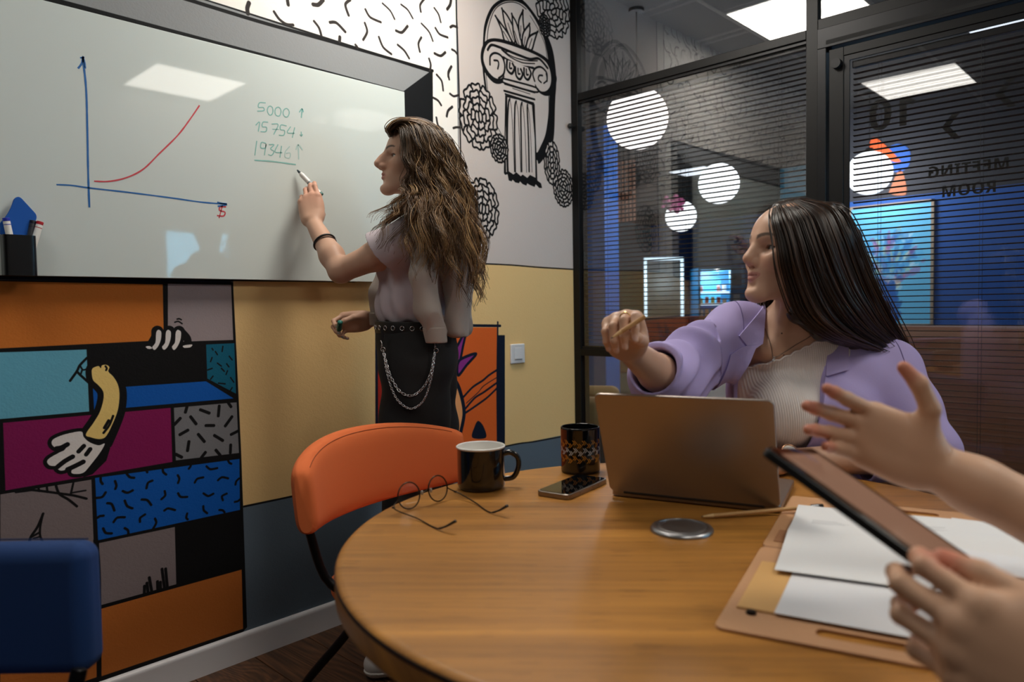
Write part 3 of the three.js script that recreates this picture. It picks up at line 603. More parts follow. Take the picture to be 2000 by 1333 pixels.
// ---------------------------------------------------------------- chairs: padded seat and curved padded back on thin black tubes
function chair(label, x, z, turn, fabric, square) {
  const t = thing('padded_chair', label, 'chair', x, 0, z, turn), cm = std(fabric, 0.9, { bumpMap: repeat(clothTex, 40, 40), bumpScale: 0.0003 }), tm = std('#0b0b0d', 0.38, { metalness: 0.5 });
  if (square) {
    part('backrest', rbox(0.46, 0.19, 0.058, 0.024, 0, 0.676, -0.015, 6), cm, t);
    part('seam', tube([[-0.205, 0.766, -0.044], [0, 0.7675, -0.044], [0.205, 0.766, -0.044]], 0.0012, 30, 6), std(new THREE.Color(fabric).multiplyScalar(0.5), 0.9), t);
  }
  // backrest: a padded band bent round the sitter, taller in the middle; u along, v up
  const W = 0.295, bend = 0.105, N = 40, M = 28, pos = [], uv = [], idx = [];
  const shape = (u, phi) => { // u -1..1 along, phi round the section
    const a = Math.pow(Math.abs(u), 2.2), top = 0.802 - 0.045 * a, bot = 0.60 + 0.018 * a, cap = Math.sqrt(Math.max(0, 1 - Math.pow(Math.abs(u), 18)));
    const hh = ((top - bot) / 2) * (0.9 + 0.1 * cap), c = Math.cos(phi), s = Math.sin(phi), e = 0.42, th = 0.0265 * (0.55 + 0.45 * cap);
    const sy = Math.sign(s) * Math.pow(Math.abs(s), e), sz = Math.sign(c) * Math.pow(Math.abs(c), 0.75);
    const ang = u * 0.74, rad = W / 0.675; // bend round a vertical axis in front
    const y = (top + bot) / 2 + hh * sy, lean = (y - 0.6) * 0.13, d = sz * th;
    return [Math.sin(ang) * (rad - d), y, rad - Math.cos(ang) * (rad - d) - lean - 0.0];
  };
  for (let i = 0; i <= N; i++) { const u = Math.max(-1, Math.min(1, ((i / N) * 2 - 1))); for (let j = 0; j <= M; j++) { pos.push(...shape(Math.sign(u) * Math.pow(Math.abs(u), 0.85), (j / M) * Math.PI * 2)); uv.push(i / N * 0.55, j / M * 0.5); } }
  for (let i = 0; i < N; i++) for (let j = 0; j < M; j++) { const a = i * (M + 1) + j, b = a + M + 1; idx.push(a, b, a + 1, b, b + 1, a + 1); }
  for (const [row, flip] of [[0, 0], [N, 1]]) { const c = pos.length / 3, r0 = row * (M + 1); let s = [0, 0, 0]; for (let j = 0; j < M; j++) for (let k = 0; k < 3; k++) s[k] += pos[(r0 + j) * 3 + k] / M; pos.push(...s); uv.push(0, 0); for (let j = 0; j < M; j++) flip ? idx.push(r0 + j, c, r0 + j + 1) : idx.push(r0 + j, r0 + j + 1, c); }
  const g = new THREE.BufferGeometry(); g.setAttribute('position', new THREE.Float32BufferAttribute(pos, 3)); g.setAttribute('uv', new THREE.Float32BufferAttribute(uv, 2)); g.setIndex(idx);
  if (!square) part('backrest', toCreasedNormals(g, 1.0), cm, t);
  const seam = []; for (let i = 2; i <= N - 2; i++) { const p = shape((i / N) * 2 - 1, 0.9); seam.push(p); } if (!square) part('seam', tube(seam, 0.0012, 60, 6), std(new THREE.Color(fabric).multiplyScalar(0.5), 0.9), t);
  const ss = new THREE.Shape(); ss.moveTo(-0.15, 0.05); ss.bezierCurveTo(-0.2, 0.12, -0.21, 0.3, -0.185, 0.42); ss.bezierCurveTo(-0.1, 0.46, 0.1, 0.46, 0.185, 0.42); ss.bezierCurveTo(0.21, 0.3, 0.2, 0.12, 0.15, 0.05); ss.bezierCurveTo(0.08, 0.02, -0.08, 0.02, -0.15, 0.05);
  part('seat', new THREE.ExtrudeGeometry(ss, { depth: 0.026, bevelEnabled: true, bevelThickness: 0.017, bevelSize: 0.016, bevelSegments: 5, curveSegments: 16 }).rotateX(Math.PI / 2).translate(0, 0.462, 0.0), cm, t);
  for (const s of [-1, 1]) {
    part('leg', tube([[s * 0.25, 0.62, 0.065], [s * 0.225, 0.5, 0.09], [s * 0.18, 0.425, 0.14], [s * 0.215, 0.2, -0.02], [s * 0.235, 0.006, -0.1]], 0.0105, 30, 10), tm, t);
    part('leg', tube([[s * 0.19, 0.418, 0.1], [s * 0.2, 0.418, 0.33], [s * 0.215, 0.39, 0.37], [s * 0.238, 0.006, 0.43]], 0.0105, 24, 10), tm, t);
  }
  part('seat_frame', [rod([-0.2, 0.418, 0.12], [0.2, 0.418, 0.12], 0.009), rod([-0.2, 0.418, 0.33], [0.2, 0.418, 0.33], 0.009)], tm, t);
  return t;
}
chair('orange padded chair with thin black legs drawn up to the table', -1.655, 0.64, 0.2, '#d96c36');
chair('dark blue padded chair with a square back before the mural', -2.566, 0.876, -0.807, '#14386e', true);
chair('dark blue padded chair under the seated woman in lilac', -0.878, 1.374, -0.807, '#14386e', true);
chair('dark blue padded chair under the person with the tablet', -1.81, 2.86, -2.936, '#14386e', true);
// ---------------------------------------------------------------- things on the table
{ // enamel mug
  const t = thing('mug', 'black enamel mug with a white inside and rim', 'mug', -1.729, TOP, 1.152, -0.75), R = 0.0475, H = 0.084, bk = phys('#07080a', 0.12, { clearcoat: 0.6 }), wh = phys('#e6e4df', 0.16);
  part('cup', lathe([[0, 0.001], [R - 0.006, 0], [R - 0.002, 0.003], [R, 0.008], [R, H - 0.0025]], 64), bk, t);
  part('lining', lathe([[R, H - 0.0025], [R + 0.0018, H - 0.001], [R + 0.0018, H + 0.001], [R, H + 0.0022], [R - 0.0016, H + 0.0012], [R - 0.0022, H - 0.003], [R - 0.0025, 0.006], [0, 0.004]], 64), wh, t);
  part('handle', tube([[R - 0.001, H - 0.016, 0], [R + 0.012, H - 0.0145, 0], [R + 0.026, H - 0.024, 0], [R + 0.0275, H - 0.044, 0], [R + 0.017, 0.02, 0], [R - 0.001, 0.0165, 0]], 0.0036, 30, 10, false, 1.5), bk, t);
}
{ // printed mug
  const [c, g] = canvas(1024, 400); g.fillStyle = '#09090b'; g.fillRect(0, 0, 1024, 400); g.lineWidth = 7; g.lineJoin = 'miter';
  for (let row = 0; row < 3; row++) { g.strokeStyle = row === 1 ? '#cdd3d8' : '#c2852f'; for (let i = 0; i < 26; i++) { const x = i * 40 + (row === 1 ? 8 : 0), y = 118 + row * 66 + (i % 2) * 26; for (const d of [0, 16]) { g.beginPath(); g.moveTo(x + d - 6, y - 20); g.lineTo(x + d + 12, y); g.lineTo(x + d - 6, y + 20); g.stroke(); } } }
  const t = thing('mug', 'tall black mug with rows of gold and silver chevrons', 'mug', -1.488, TOP, 1.214, 0.6), R = 0.0425, H = 0.099, tex = canvasTex(c);
  const body = lathe([[R, 0.006], [R, 0.03], [R, 0.06], [R, H - 0.003]], 72); const u = body.attributes.uv, p = body.attributes.position; for (let i = 0; i < u.count; i++) u.setXY(i, u.getX(i), p.getY(i) / H);
  part('cup', body, phys(0xffffff, 0.12, { map: tex, clearcoat: 0.5 }), t);
  part('lining', lathe([[0, 0.0008], [R - 0.005, 0.0004], [R - 0.001, 0.002], [R, 0.006]], 72).clone(), phys('#09090b', 0.15), t);
  part('rim', lathe([[R, H - 0.003], [R - 0.0006, H], [R - 0.0022, H + 0.0006], [R - 0.0036, H - 0.001], [R - 0.0042, 0.006], [0, 0.005]], 72), phys('#0b0c0e', 0.12), t);
  part('handle', tube([[R - 0.002, H - 0.016, 0], [R + 0.018, H - 0.015, 0], [R + 0.029, H - 0.034, 0], [R + 0.026, 0.034, 0], [R + 0.01, 0.02, 0], [R - 0.002, 0.021, 0]], 0.0055, 28, 10), phys('#09090b', 0.15), t);
}
{ // phone, lying with its short side towards the camera
  const t = thing('phone', 'black smartphone lying face up beside the mugs', 'phone', -1.62, TOP, 1.3, 0.16), m = std('#8d8177', 0.3, { metalness: 0.85 });
  const slab = (w, h, d, y, bev, mt, name) => part(name, extrude(roundRect(w, h, 0.012), d, bev).rotateX(-Math.PI / 2).translate(0, y, 0), mt, t);
  slab(0.158, 0.07, 0.007, 0.0016, 0.0014, m, 'body'); slab(0.153, 0.066, 0.0004, 0.0101, 0.0003, phys('#050608', 0.04), 'screen');
  for (const x of [-0.03, 0.02, 0.042]) part('side_button', rbox(0.014, 0.003, 0.0016, 0.0006, x, 0.0055, 0.0365), m, t);
}
{ // spectacles resting upside down
  const t = thing('spectacles', 'round wire-rimmed spectacles lying open on the table', 'glasses', -1.89, TOP, 1.172), w = std('#3a3026', 0.3, { metalness: 0.9 }), tipM = std('#0d0c0c', 0.4);
  const R = 0.0235, ring = (s) => new THREE.TorusGeometry(R, 0.0013, 10, 48).rotateX(-0.16).rotateY(s * 0.05).translate(s * 0.034, R + 0.002, -0.004);
  for (const s of [-1, 1]) {
    part('rim', ring(s), w, t);
    part('lens', new THREE.CylinderGeometry(R - 0.0006, R - 0.0006, 0.001, 40).rotateX(Math.PI / 2 - 0.16).rotateY(s * 0.05).translate(s * 0.034, R + 0.002, -0.004), phys(0xffffff, 0, { transmission: 1, thickness: 0 }), t);
    const hx = s * 0.0735 + 0.0, tm = part('temple', tube([[s * 0.0575, 0.022, -0.004], [s * 0.067, 0.016, -0.003], [hx, 0.012, 0.004], [hx - 0.006 * s, 0.0035, 0.06], [hx - 0.012 * s - 0.016, 0.0016, 0.118], [hx - 0.012 * s - 0.018, 0.0035, 0.135], [hx - 0.014 * s - 0.012, 0.017, 0.158]], 0.0012, 40, 8), w, t);
    part('temple_tip', tube([[hx - 0.012 * s - 0.018, 0.003, 0.13], [hx - 0.012 * s - 0.016, 0.008, 0.144], [hx - 0.014 * s - 0.011, 0.019, 0.162]], (k) => 0.0016 + 0.0022 * k, 16, 8, false, 0.7), tipM, tm);
    part('nose_pad', new THREE.SphereGeometry(0.0045, 12, 8).scale(0.5, 1, 0.8).translate(s * 0.0105, R + 0.004, 0.004), phys('#cfc6ba', 0.1, { transmission: 0.6, thickness: 0 }), t);
    part('hinge', rbox(0.004, 0.003, 0.005, 0.0008, hx - s * 0.001, 0.0125, 0.001), w, t);
  }
  part('bridge', tube([[-0.0112, 0.029, -0.005], [-0.005, 0.025, -0.006], [0.005, 0.025, -0.006], [0.0112, 0.029, -0.005]], 0.0011, 16, 8), w, t);
}
{ // laptop: local x along the hinge, z towards the seated woman
  const t = thing('laptop', 'open grey laptop seen from behind its lid', 'laptop', -1.572, TOP, 1.534, -1.28), al = std('#988d86', 0.36, { metalness: 0.9 });
  const slab = (w, h, d, r, bev = 0.0012) => extrude(roundRect(w - 2 * bev, h - 2 * bev, r), d, bev);
  part('base', slab(0.304, 0.212, 0.009, 0.011).rotateX(-Math.PI / 2).translate(0, 0.0035, -0.106), al, t);
  const keys = part('keyboard', box(0.268, 0.0006, 0.1, 0, 0.0140, -0.06), std('#151517', 0.5), t), km = std('#0c0c0e', 0.45), kg = rbox(0.0155, 0.0012, 0.0155, 0.0005, 0, 0, 0, 1);
  for (let r = 0; r < 5; r++) for (let c = 0; c < 14; c++) part('key', kg, km, keys).position.set(-0.1235 + c * 0.019, 0.0148, -0.022 - r * 0.019);
  part('trackpad', rbox(0.12, 0.0006, 0.075, 0.0002, 0, 0.0139, -0.163), std('#7f746c', 0.25, { metalness: 0.8 }), t);
  const lid = part('lid', slab(0.304, 0.208, 0.0036, 0.011).translate(0, 0.104, -0.003), al, t); lid.position.set(0, 0.013, 0.004); lid.rotation.x = 0.397;
  part('screen', extrude(roundRect(0.296, 0.196, 0.006), 0.0004, 0).translate(0, 0.106, -0.0048), phys('#0a0c10', 0.08), lid);
  part('hinge', cyl(0.0045, 0.0045, 0.25, 16).rotateZ(Math.PI / 2).translate(0, 0.0125, 0.002), std('#1b1a1a', 0.5), t);
  for (const x of [-0.13, 0.13]) for (const z of [-0.02, -0.19]) part('foot', cyl(0.006, 0.006, 0.0026, 14).translate(x, 0.0013, z), km, t);
}
{ // metal cable cap let into the tabletop
  const t = thing('grommet_cap', 'brushed silver disc cap in the tabletop', 'cap', -1.7165, TOP, 1.6), m = std('#a9a9ab', 0.32, { metalness: 0.95 });
  part('ring', lathe([[0.049, 0], [0.0495, 0.003], [0.047, 0.0065], [0.041, 0.008], [0.0395, 0.0072], [0.039, 0.0004]], 64), m, t); part('lid', lathe([[0.0388, 0.0004], [0.0385, 0.0066], [0.03, 0.0068], [0.012, 0.006], [0, 0.0056]], 64), std('#9b9a9a', 0.38, { metalness: 0.95 }), t);
}
function pencil(label, a, b, capM) {
  const A = V3(...a), B = V3(...b), L = A.distanceTo(B), t = new THREE.Group(); t.name = numbered('pencil'); t.position.copy(A); t.quaternion.setFromUnitVectors(V3(0, 1, 0), B.clone().sub(A).normalize()); scene.add(t); tag(t, label, 'pencil');
  const wd = std('#c69a63', 0.6);
  part('shaft', cyl(0.0037, 0.0037, L - 0.042, 6).translate(0, 0.021 + (L - 0.042) / 2, 0), wd, t); part('point', cyl(0.0037, 0.0011, 0.018, 12).translate(0, 0.012, 0), std('#d9b684', 0.7), t); part('lead', cyl(0.0011, 0.0003, 0.004, 8).translate(0, 0.002, 0), std('#2a2a2c', 0.4), t);
  part('ferrule', cyl(0.0041, 0.0041, 0.014, 16).translate(0, L - 0.014, 0), std('#b9bcc0', 0.25, { metalness: 0.95 }), t); part('eraser', cyl(0.0036, 0.0036, 0.008, 16).translate(0, L - 0.003, 0), std('#151515', 0.8), t);
  return t;
}
pencil('natural wood pencil lying from the table onto the open folder', [-1.641, TOP + 0.0042, 1.592], [-1.479, TOP + 0.013, 1.73]);
{ // open leather folder: local x along the long left edge (away from the camera), z across
  const t = thing('leather_folder', 'open tan leather folder with handle slots under the papers', 'folder', -2.006, TOP, 1.812, 0.268), lm = std('#c09067', 0.62, { bumpMap: repeat(rollerTex, 8, 8), bumpScale: 0.0004 }), L = 0.618, W = 0.33;
  const slotHole = (x, z0, z1, w) => { const h = new THREE.Path(); h.moveTo(x - w / 2, z0 + w / 2); h.quadraticCurveTo(x - w / 2, z0, x, z0); h.quadraticCurveTo(x + w / 2, z0, x + w / 2, z0 + w / 2); h.lineTo(x + w / 2, z1 - w / 2); h.quadraticCurveTo(x + w / 2, z1, x, z1); h.quadraticCurveTo(x - w / 2, z1, x - w / 2, z1 - w / 2); return h; };
  const flap = (x0, x1, slotX) => { const s = new THREE.Shape(), r = 0.012; s.moveTo(x0 + r, 0); s.lineTo(x1 - r, 0); s.quadraticCurveTo(x1, 0, x1, r); s.lineTo(x1, W - r); s.quadraticCurveTo(x1, W, x1 - r, W); s.lineTo(x0 + r, W); s.quadraticCurveTo(x0, W, x0, W - r); s.lineTo(x0, r); s.quadraticCurveTo(x0, 0, x0 + r, 0); if (slotX) s.holes.push(slotHole(slotX, 0.1, 0.235, 0.022)); return new THREE.ExtrudeGeometry(s, { depth: 0.0022, bevelEnabled: true, bevelThickness: 0.0006, bevelSize: 0.0006, bevelSegments: 2, curveSegments: 8 }).rotateX(Math.PI / 2).translate(0, 0.0029, 0); };
  part('lower_flap', flap(0, 0.3, 0.035), lm, t); part('upper_flap', flap(0.306, L, L - 0.032), lm, t); part('spine', rbox(0.02, 0.003, W - 0.004, 0.001, 0.303, 0.0016, W / 2), std('#9c6d4c', 0.7), t);
  part('pocket', rbox(0.17, 0.003, 0.3, 0.001, 0.145, 0.0045, 0.162), std('#d3a363', 0.6), t); part('upper_pocket', rbox(0.06, 0.002, 0.3, 0.0008, 0.36, 0.004, 0.162), std('#a5734f', 0.65), t);
  part('stud', cyl(0.005, 0.006, 0.003, 18).translate(0.052, 0.0055, 0.03), std('#2b241e', 0.4, { metalness: 0.7 }), t);
}
function sheet(name, label, cx, cz, turn, w, h, lift, mtl, y0) { // a sheet of paper with its own curl
  const N = 36, M = 28, g = new THREE.PlaneGeometry(w, h, N, M).rotateX(-Math.PI / 2), p = g.attributes.position;
  for (let i = 0; i < p.count; i++) p.setY(i, lift(p.getX(i) / w + 0.5, p.getZ(i) / h + 0.5));
  g.computeVertexNormals(); const b = g.clone(); const q = b.attributes.position; for (let i = 0; i < q.count; i++) q.setY(i, q.getY(i) - 0.0004); const ix = b.index.array; for (let i = 0; i < ix.length; i += 3) { const k = ix[i]; ix[i] = ix[i + 1]; ix[i + 1] = k; } b.computeVertexNormals();
  const o = part(name, [g, b], mtl, scene); o.position.set(cx, y0, cz); o.rotation.y = turn; return tag(o, label, 'paper');
}
{
  const pm = std('#dcdcdf', 0.75), [c, g] = canvas(900, 640); g.fillStyle = '#dededf'; g.fillRect(0, 0, 900, 640); g.fillStyle = '#a9a9ad';
  for (const [x, y, w, n] of [[620, 60, 120, 5], [620, 330, 130, 7]]) for (let i = 0; i < n; i++) g.fillRect(x + i * 16, y, 5, w * (0.55 + 0.4 * Math.abs(Math.sin(i * 2.3)))); g.strokeStyle = '#8f8f95'; g.lineWidth = 4; g.strokeRect(640, 230, 90, 60);
  sheet('paper_sheet', 'flat white paper sheet lowest on the leather folder', -1.815, 1.952, 0.255, 0.185, 0.26, (u, v) => 0.0008 + 0.0015 * Math.sin(u * 3) * v, pm, TOP + 0.0066);
  sheet('paper_sheet', 'curled white printed paper lying across the leather folder', -1.618, 1.892, 0.3, 0.325, 0.3, (u, v) => 0.003 + 0.012 * Math.pow(1 - Math.min(1, Math.abs(u - 0.5) / 0.5), 2) * (0.6 + 0.4 * v) + 0.014 * smooth(0.25, 1, v) * Math.sin(u * 3.0) + 0.004 * smooth(0.75, 1, u), std(0xffffff, 0.75, { map: canvasTex(c) }), TOP + 0.009);
  sheet('paper_sheet', 'large white paper sheet at the right edge of the table', -1.56, 2.06, 0.12, 0.28, 0.26, (u, v) => 0.002 + 0.012 * v * v + 0.006 * Math.sin(u * 4 + 1), pm, TOP + 0.022);
}
// ---------------------------------------------------------------- the dim lounge beyond the glass
const LX0 = 0.09, LX1 = 12.4, LZ0 = -7.6, LZ1 = 3.24, LH = 3.05;
{
  const teal = std('#155a72', 0.8), blue = std('#123f86', 0.8), dark = std('#1b1c1f', 0.85), lf = std('#3a2c22', 0.5);
  struct('floor_1', span([0.065, -0.12, LZ0], [LX1 + 0.1, 0, LZ1]), lf); struct('ceiling_1', span([0.062, LH, LZ0 - 0.1], [LX1 + 0.1, LH + 0.1, LZ1 + 0.1]), std('#17181a', 0.9));
  struct('wall_far', span([LX1, 0, LZ0 - 0.1], [LX1 + 0.1, LH, LZ1 + 0.1]), std('#0e4a96', 0.8)); struct('wall_side', span([0.0, 0, LZ0 - 0.1], [LX1, LH, LZ0]), teal); struct('wall_end', span([0.105, 0, LZ1], [LX1, LH, LZ1 + 0.1]), dark);
  struct('wall_lounge_near', span([0.0, 0, LZ0], [0.12, LH, -0.13]), dark);
  struct('wall_over_glass', span([0.064, CEILING + 0.001, -0.13], [0.12, LH, LZ1]), dark);
  // stub wall that carries the framed picture: grey above, blue below
  const sx = 5.02; struct('wall_picture', span([sx, 0, -0.9], [sx + 0.15, LH, LZ1]), std('#2a2c33', 0.85));
  part('painted_band', span([sx - 0.004, 0, -0.9], [sx, 2.12, LZ1]), std('#174a90', 0.8), scene.getObjectByName('wall_picture'));
  // pillar
  struct('pillar_1', rbox(0.26, LH - 0.002, 0.26, 0.01, 3.75, LH / 2, -2.62), std('#1560b8', 0.6)); 
  struct('wall_teal', span([7.6, 0, -2.3], [7.75, LH, -1.62]), std('#12617a', 0.8));
  for (const [x, z] of [[3.2, 1.2], [6.8, -3.2]]) {  // unseen ceiling lamps added to brighten the lounge
    const t = thing('added_lounge_ceiling_light', x < 5 ? 'added dim square ceiling light in the lounge behind the door' : 'added dim square ceiling light deep in the lounge', 'light', x, LH - 0.012, z); part('frame', [box(0.6, 0.014, 0.012, 0, 0, 0.294), box(0.6, 0.014, 0.012, 0, 0, -0.294), box(0.012, 0.014, 0.576, 0.294, 0, 0), box(0.012, 0.014, 0.576, -0.294, 0, 0)], dark, t);
    part('diffuser', box(0.576, 0.006, 0.576), std('#ffffff', 0.5, { emissive: new THREE.Color(0.8, 0.9, 1), emissiveIntensity: 0.8 }), t);
    const l = new THREE.RectAreaLight(new THREE.Color(0.5, 0.75, 1), 9, 0.57, 0.57); l.position.set(x, LH - 0.025, z); l.rotation.x = -Math.PI / 2; l.name = 'added_lounge_light_glow'; scene.add(l);
  }
  const GL = ['large white globe lamp nearest the glass wall', 'white globe lamp in the middle of the lounge', 'smallest and farthest white globe lamp with a pink flower before it', 'white globe lamp seen through the glass door'];
  GLOBES.forEach(([x, y, z], i) => {
    const t = thing('globe_lamp', GL[i], 'lamp', x, y, z); part('globe_light', new THREE.SphereGeometry(0.2, 48, 32), std('#ffffff', 0.5, { emissive: i ? new THREE.Color(0.9, 0.96, 1) : new THREE.Color(1, 0.95, 0.92), emissiveIntensity: 1.5 }), t);
    part('cord', cyl(0.004, 0.004, LH - y - 0.22, 8).translate(0, 0.22 + (LH - y - 0.22) / 2, 0), dark, t); part('fitting', cyl(0.03, 0.045, 0.04, 20).translate(0, 0.21, 0), dark, t); part('canopy', cyl(0.05, 0.05, 0.02, 20).translate(0, LH - y - 0.011, 0), dark, t);
    const l = new THREE.PointLight(new THREE.Color(0.95, 0.97, 1), GLOBE_LIGHT); l.position.set(x, y, z); l.castShadow = true; l.name = 'globe_glow'; l.shadow.radius = 8; scene.add(l);
  });
  // hanging screen of wooden slats
  const sc = thing('slat_screen', 'hanging screen of brown wooden slats behind the nearest globe', 'screen', 5.0, 2.2, -3.6, -0.75), wd = std('#7a4d33', 0.7);
  for (let i = 0; i < 20; i++) part('slat', box(0.03, 0.82, 0.04, -0.48 + i * 0.05, 0.42, 0), wd, sc); part('rail', box(1.02, 0.03, 0.05, 0, 0.83, 0), dark, sc);
  // framed picture
  const [c, g] = canvas(512, 760), r = rng(9); g.fillStyle = '#5fb4dd'; g.fillRect(0, 0, 512, 760); const grd = noiser(4);
  for (let i = 0; i < 260; i++) { const t = r(), a = 1.5 * Math.PI + (r() - 0.5) * 2.2, x = 260 + Math.cos(a) * t * 230 + (r() - 0.5) * 40, y = 560 + Math.sin(a) * t * 420, k = ['#1c5fb0', '#2c7cc8', '#b83a7a', '#e9d27a', '#204a90', '#d8e9f2', '#3fa0d8'][Math.floor(r() * 7)]; g.globalAlpha = 0.35; g.fillStyle = k; g.beginPath(); g.ellipse(x, y, 4 + r() * 22, 8 + r() * 40, a + 1.57, 0, 6.3); g.fill(); }
  g.globalAlpha = 0.7; g.fillStyle = '#1a59a6'; for (let i = 0; i < 60; i++) { g.beginPath(); g.ellipse(250 + (r() - 0.5) * 110, 520 + r() * 210, 10 + r() * 26, 16 + r() * 40, r(), 0, 6.3); g.fill(); } g.globalAlpha = 1;
  const pic = thing('framed_picture', 'pale blue splash painting in a thin wooden frame behind the seated woman', 'picture', sx - 0.02, 1.465, -0.07, -Math.PI / 2), fw = std('#8a7a68', 0.5);
  part('canvas', box(0.72, 1.15, 0.02), [0, 1, 2, 3, 4, 5].map((i) => (i === 4 ? std(0xffffff, 0.7, { map: canvasTex(c) }) : std('#cfd8dc', 0.7))), pic);
  part('frame', [box(0.025, 1.2, 0.034, -0.372, 0, 0), box(0.025, 1.2, 0.034, 0.372, 0, 0), box(0.77, 0.025, 0.034, 0, 0.587, 0), box(0.77, 0.025, 0.034, 0, -0.587, 0)], fw, pic);
  const sp = new THREE.SpotLight(new THREE.Color(0.9, 0.97, 1), 19, 0, 0.34, 0.5); sp.position.set(3.1, 2.9, 0.0); sp.target.position.set(5.0, 1.4, -0.05); sp.castShadow = true; scene.add(sp, sp.target); sp.name = 'added_spot_glow';  // added spot with a made-up lamp body, there to brighten the painting
  const sl = thing('added_spot_lamp', 'small spot lamp added to brighten the blue painting', 'lamp', 3.08, 2.96, 0.0); part('housing', cyl(0.04, 0.05, 0.14, 24).rotateZ(0.75), dark, sl); part('stem', cyl(0.008, 0.008, 0.1, 10).translate(0, 0.04, 0), dark, sl); part('bulb', new THREE.SphereGeometry(0.03, 16, 12).translate(0.04, -0.055, 0), std('#fff', 0.4, { emissive: new THREE.Color(1, 1, 1), emissiveIntensity: 2 }), sl);
  // painted figure above the picture: orange leg in a blue boot
  const wl = scene.getObjectByName('wall_picture');
  const blob = (pts, col, d) => { const s = new THREE.Shape(); s.setFromPoints(new THREE.SplineCurve(pts.map((p) => new THREE.Vector2(p[0] * 0.8 - 0.17, 2.36 + (p[1] - 2.26) * 0.8))).getPoints(40)); part('painted_shape', extrude(s, 0.002).rotateY(-Math.PI / 2).translate(sx - 0.003 - d, 0, 0), std(col, 0.7), wl); };
  blob([[0.02, 2.36], [0.2, 2.26], [0.32, 2.32], [0.33, 2.5], [0.2, 2.6], [0.06, 2.54], [0.02, 2.36]], '#1b4f9c', 0); blob([[0.24, 2.38], [0.1, 2.56], [-0.06, 2.72], [-0.12, 2.66], [-0.1, 2.58], [0.14, 2.4], [0.24, 2.38]], '#c8511f', 0.003); blob([[0.1, 2.02], [0.2, 2.26], [0.26, 2.24], [0.3, 2.0], [0.2, 1.98], [0.1, 2.02]], '#9a5a3a', 0);
  // doorway edged with light
  const dw = thing('lit_doorway', 'dark doorway edged with pale strips of light', 'doorway', 10.4, 0, -6.0, -0.82), gl = std('#ffffff', 0.5, { emissive: new THREE.Color(0.62, 0.85, 1), emissiveIntensity: 0.9 });
  part('light_strip', box(0.05, 2.05, 0.05, -0.38, 1.03, 0), gl, dw); part('light_strip', box(0.05, 2.05, 0.05, 0.38, 1.03, 0), gl, dw); part('light_strip', box(0.81, 0.05, 0.05, 0, 2.08, 0), gl, dw); part('door_leaf', box(0.7, 2.03, 0.04, 0, 1.02, -0.05), std('#3d3a38', 0.8), dw);
  const dl = new THREE.PointLight(new THREE.Color(0.6, 0.85, 1), 1.2); dl.position.set(10.2, 1.6, -5.8); dl.castShadow = true; dl.name = 'strip_glow'; scene.add(dl);
  // vending machine with its stock
  const vm = thing('vending_machine', 'blue lit vending machine at the far end of the lounge', 'vending machine', 11.05, 0, -5.15, -0.79), vb = std('#2277a8', 0.5), metal = std('#8da3b0', 0.4, { metalness: 0.6 });
  part('cabinet', [box(0.04, 1.8, 0.7, -0.45, 0.92, 0), box(0.04, 1.8, 0.7, 0.45, 0.92, 0), box(0.94, 0.04, 0.7, 0, 1.83, 0), box(0.94, 0.1, 0.7, 0, 0.05, 0), box(0.94, 1.8, 0.04, 0, 0.92, -0.33)], vb, vm);
  const vp = part('control_panel', box(0.26, 1.74, 0.06, 0.3, 0.95, 0.32), vb, vm); part('display', box(0.2, 0.22, 0.01, 0.3, 1.6, 0.355), std('#173a4c', 0.3), vp); part('keypad', box(0.12, 0.16, 0.01, 0.3, 1.25, 0.355), std('#9fb4bd', 0.5), vp); part('slot', box(0.16, 0.1, 0.01, 0.3, 1.0, 0.355), std('#8c1f2e', 0.5), vp);
  const lit = std('#fff', 0.5, { emissive: new THREE.Color(0.75, 0.9, 1), emissiveIntensity: 1.1 });
  const ys = [1.36, 1.12, 0.87, 0.62]; ys.forEach((y, i) => { part('shelf', box(0.6, 0.02, 0.4, -0.13, y, 0.08), metal, vm); if (i < 2) part('shelf_light', box(0.6, 0.03, 0.012, -0.13, y, 0.29), lit, vm); });
  part('back_light', box(0.6, 0.5, 0.01, -0.13, 1.4, -0.29), std('#2b9ed0', 0.6, { emissive: new THREE.Color(0.1, 0.45, 0.65), emissiveIntensity: 0.6 }), vm); part('glass', box(0.62, 1.5, 0.006, -0.13, 1.02, 0.33), glassM, vm);
  const vl = new THREE.PointLight(new THREE.Color(1, 0.9, 0.8), 2.6); vl.position.set(10.92, 1.74, -5.07); vl.name = 'machine_glow'; scene.add(vl);
  const cols = ['#f3c08a', '#f0e0a0', '#e8785a', '#f4ead8', '#f0a090', '#d94a3a', '#e9c95a', '#ffffff', '#4aa0d0'], NAMES = ['peach', 'pale yellow', 'coral', 'cream', 'pink', 'red', 'golden', 'white', 'blue'], q = rng(17);
  ys.forEach((y, r) => { for (let k = 0; k < 5; k++) { if (q() < 0.18) continue; const lx = -0.37 + k * 0.12, lz = 0.16, a = -0.79, h = 0.11 + q() * 0.05, ci = Math.floor(q() * 9); const s = part('snack_pack', rbox(0.075, h, 0.03, 0.006, 0, h / 2, 0, 1), std(cols[ci], 0.5), scene); s.position.set(11.05 + lx * Math.cos(a) + lz * Math.sin(a), y + 0.0105, -5.15 - lx * Math.sin(a) + lz * Math.cos(a)); s.rotation.y = a; tag(s, `small ${NAMES[ci]} snack pack, ${['first', 'second', 'third', 'fourth', 'fifth'][k]} place from the left on the ${['top', 'second', 'third', 'lowest'][r]} vending machine shelf`, 'snack', 'snack packs in the vending machine'); } });
  // furniture
  const leather = std('#8a5a40', 0.55), tan = std('#8a6a3c', 0.75), woodB = std('#5b3119', 0.5);
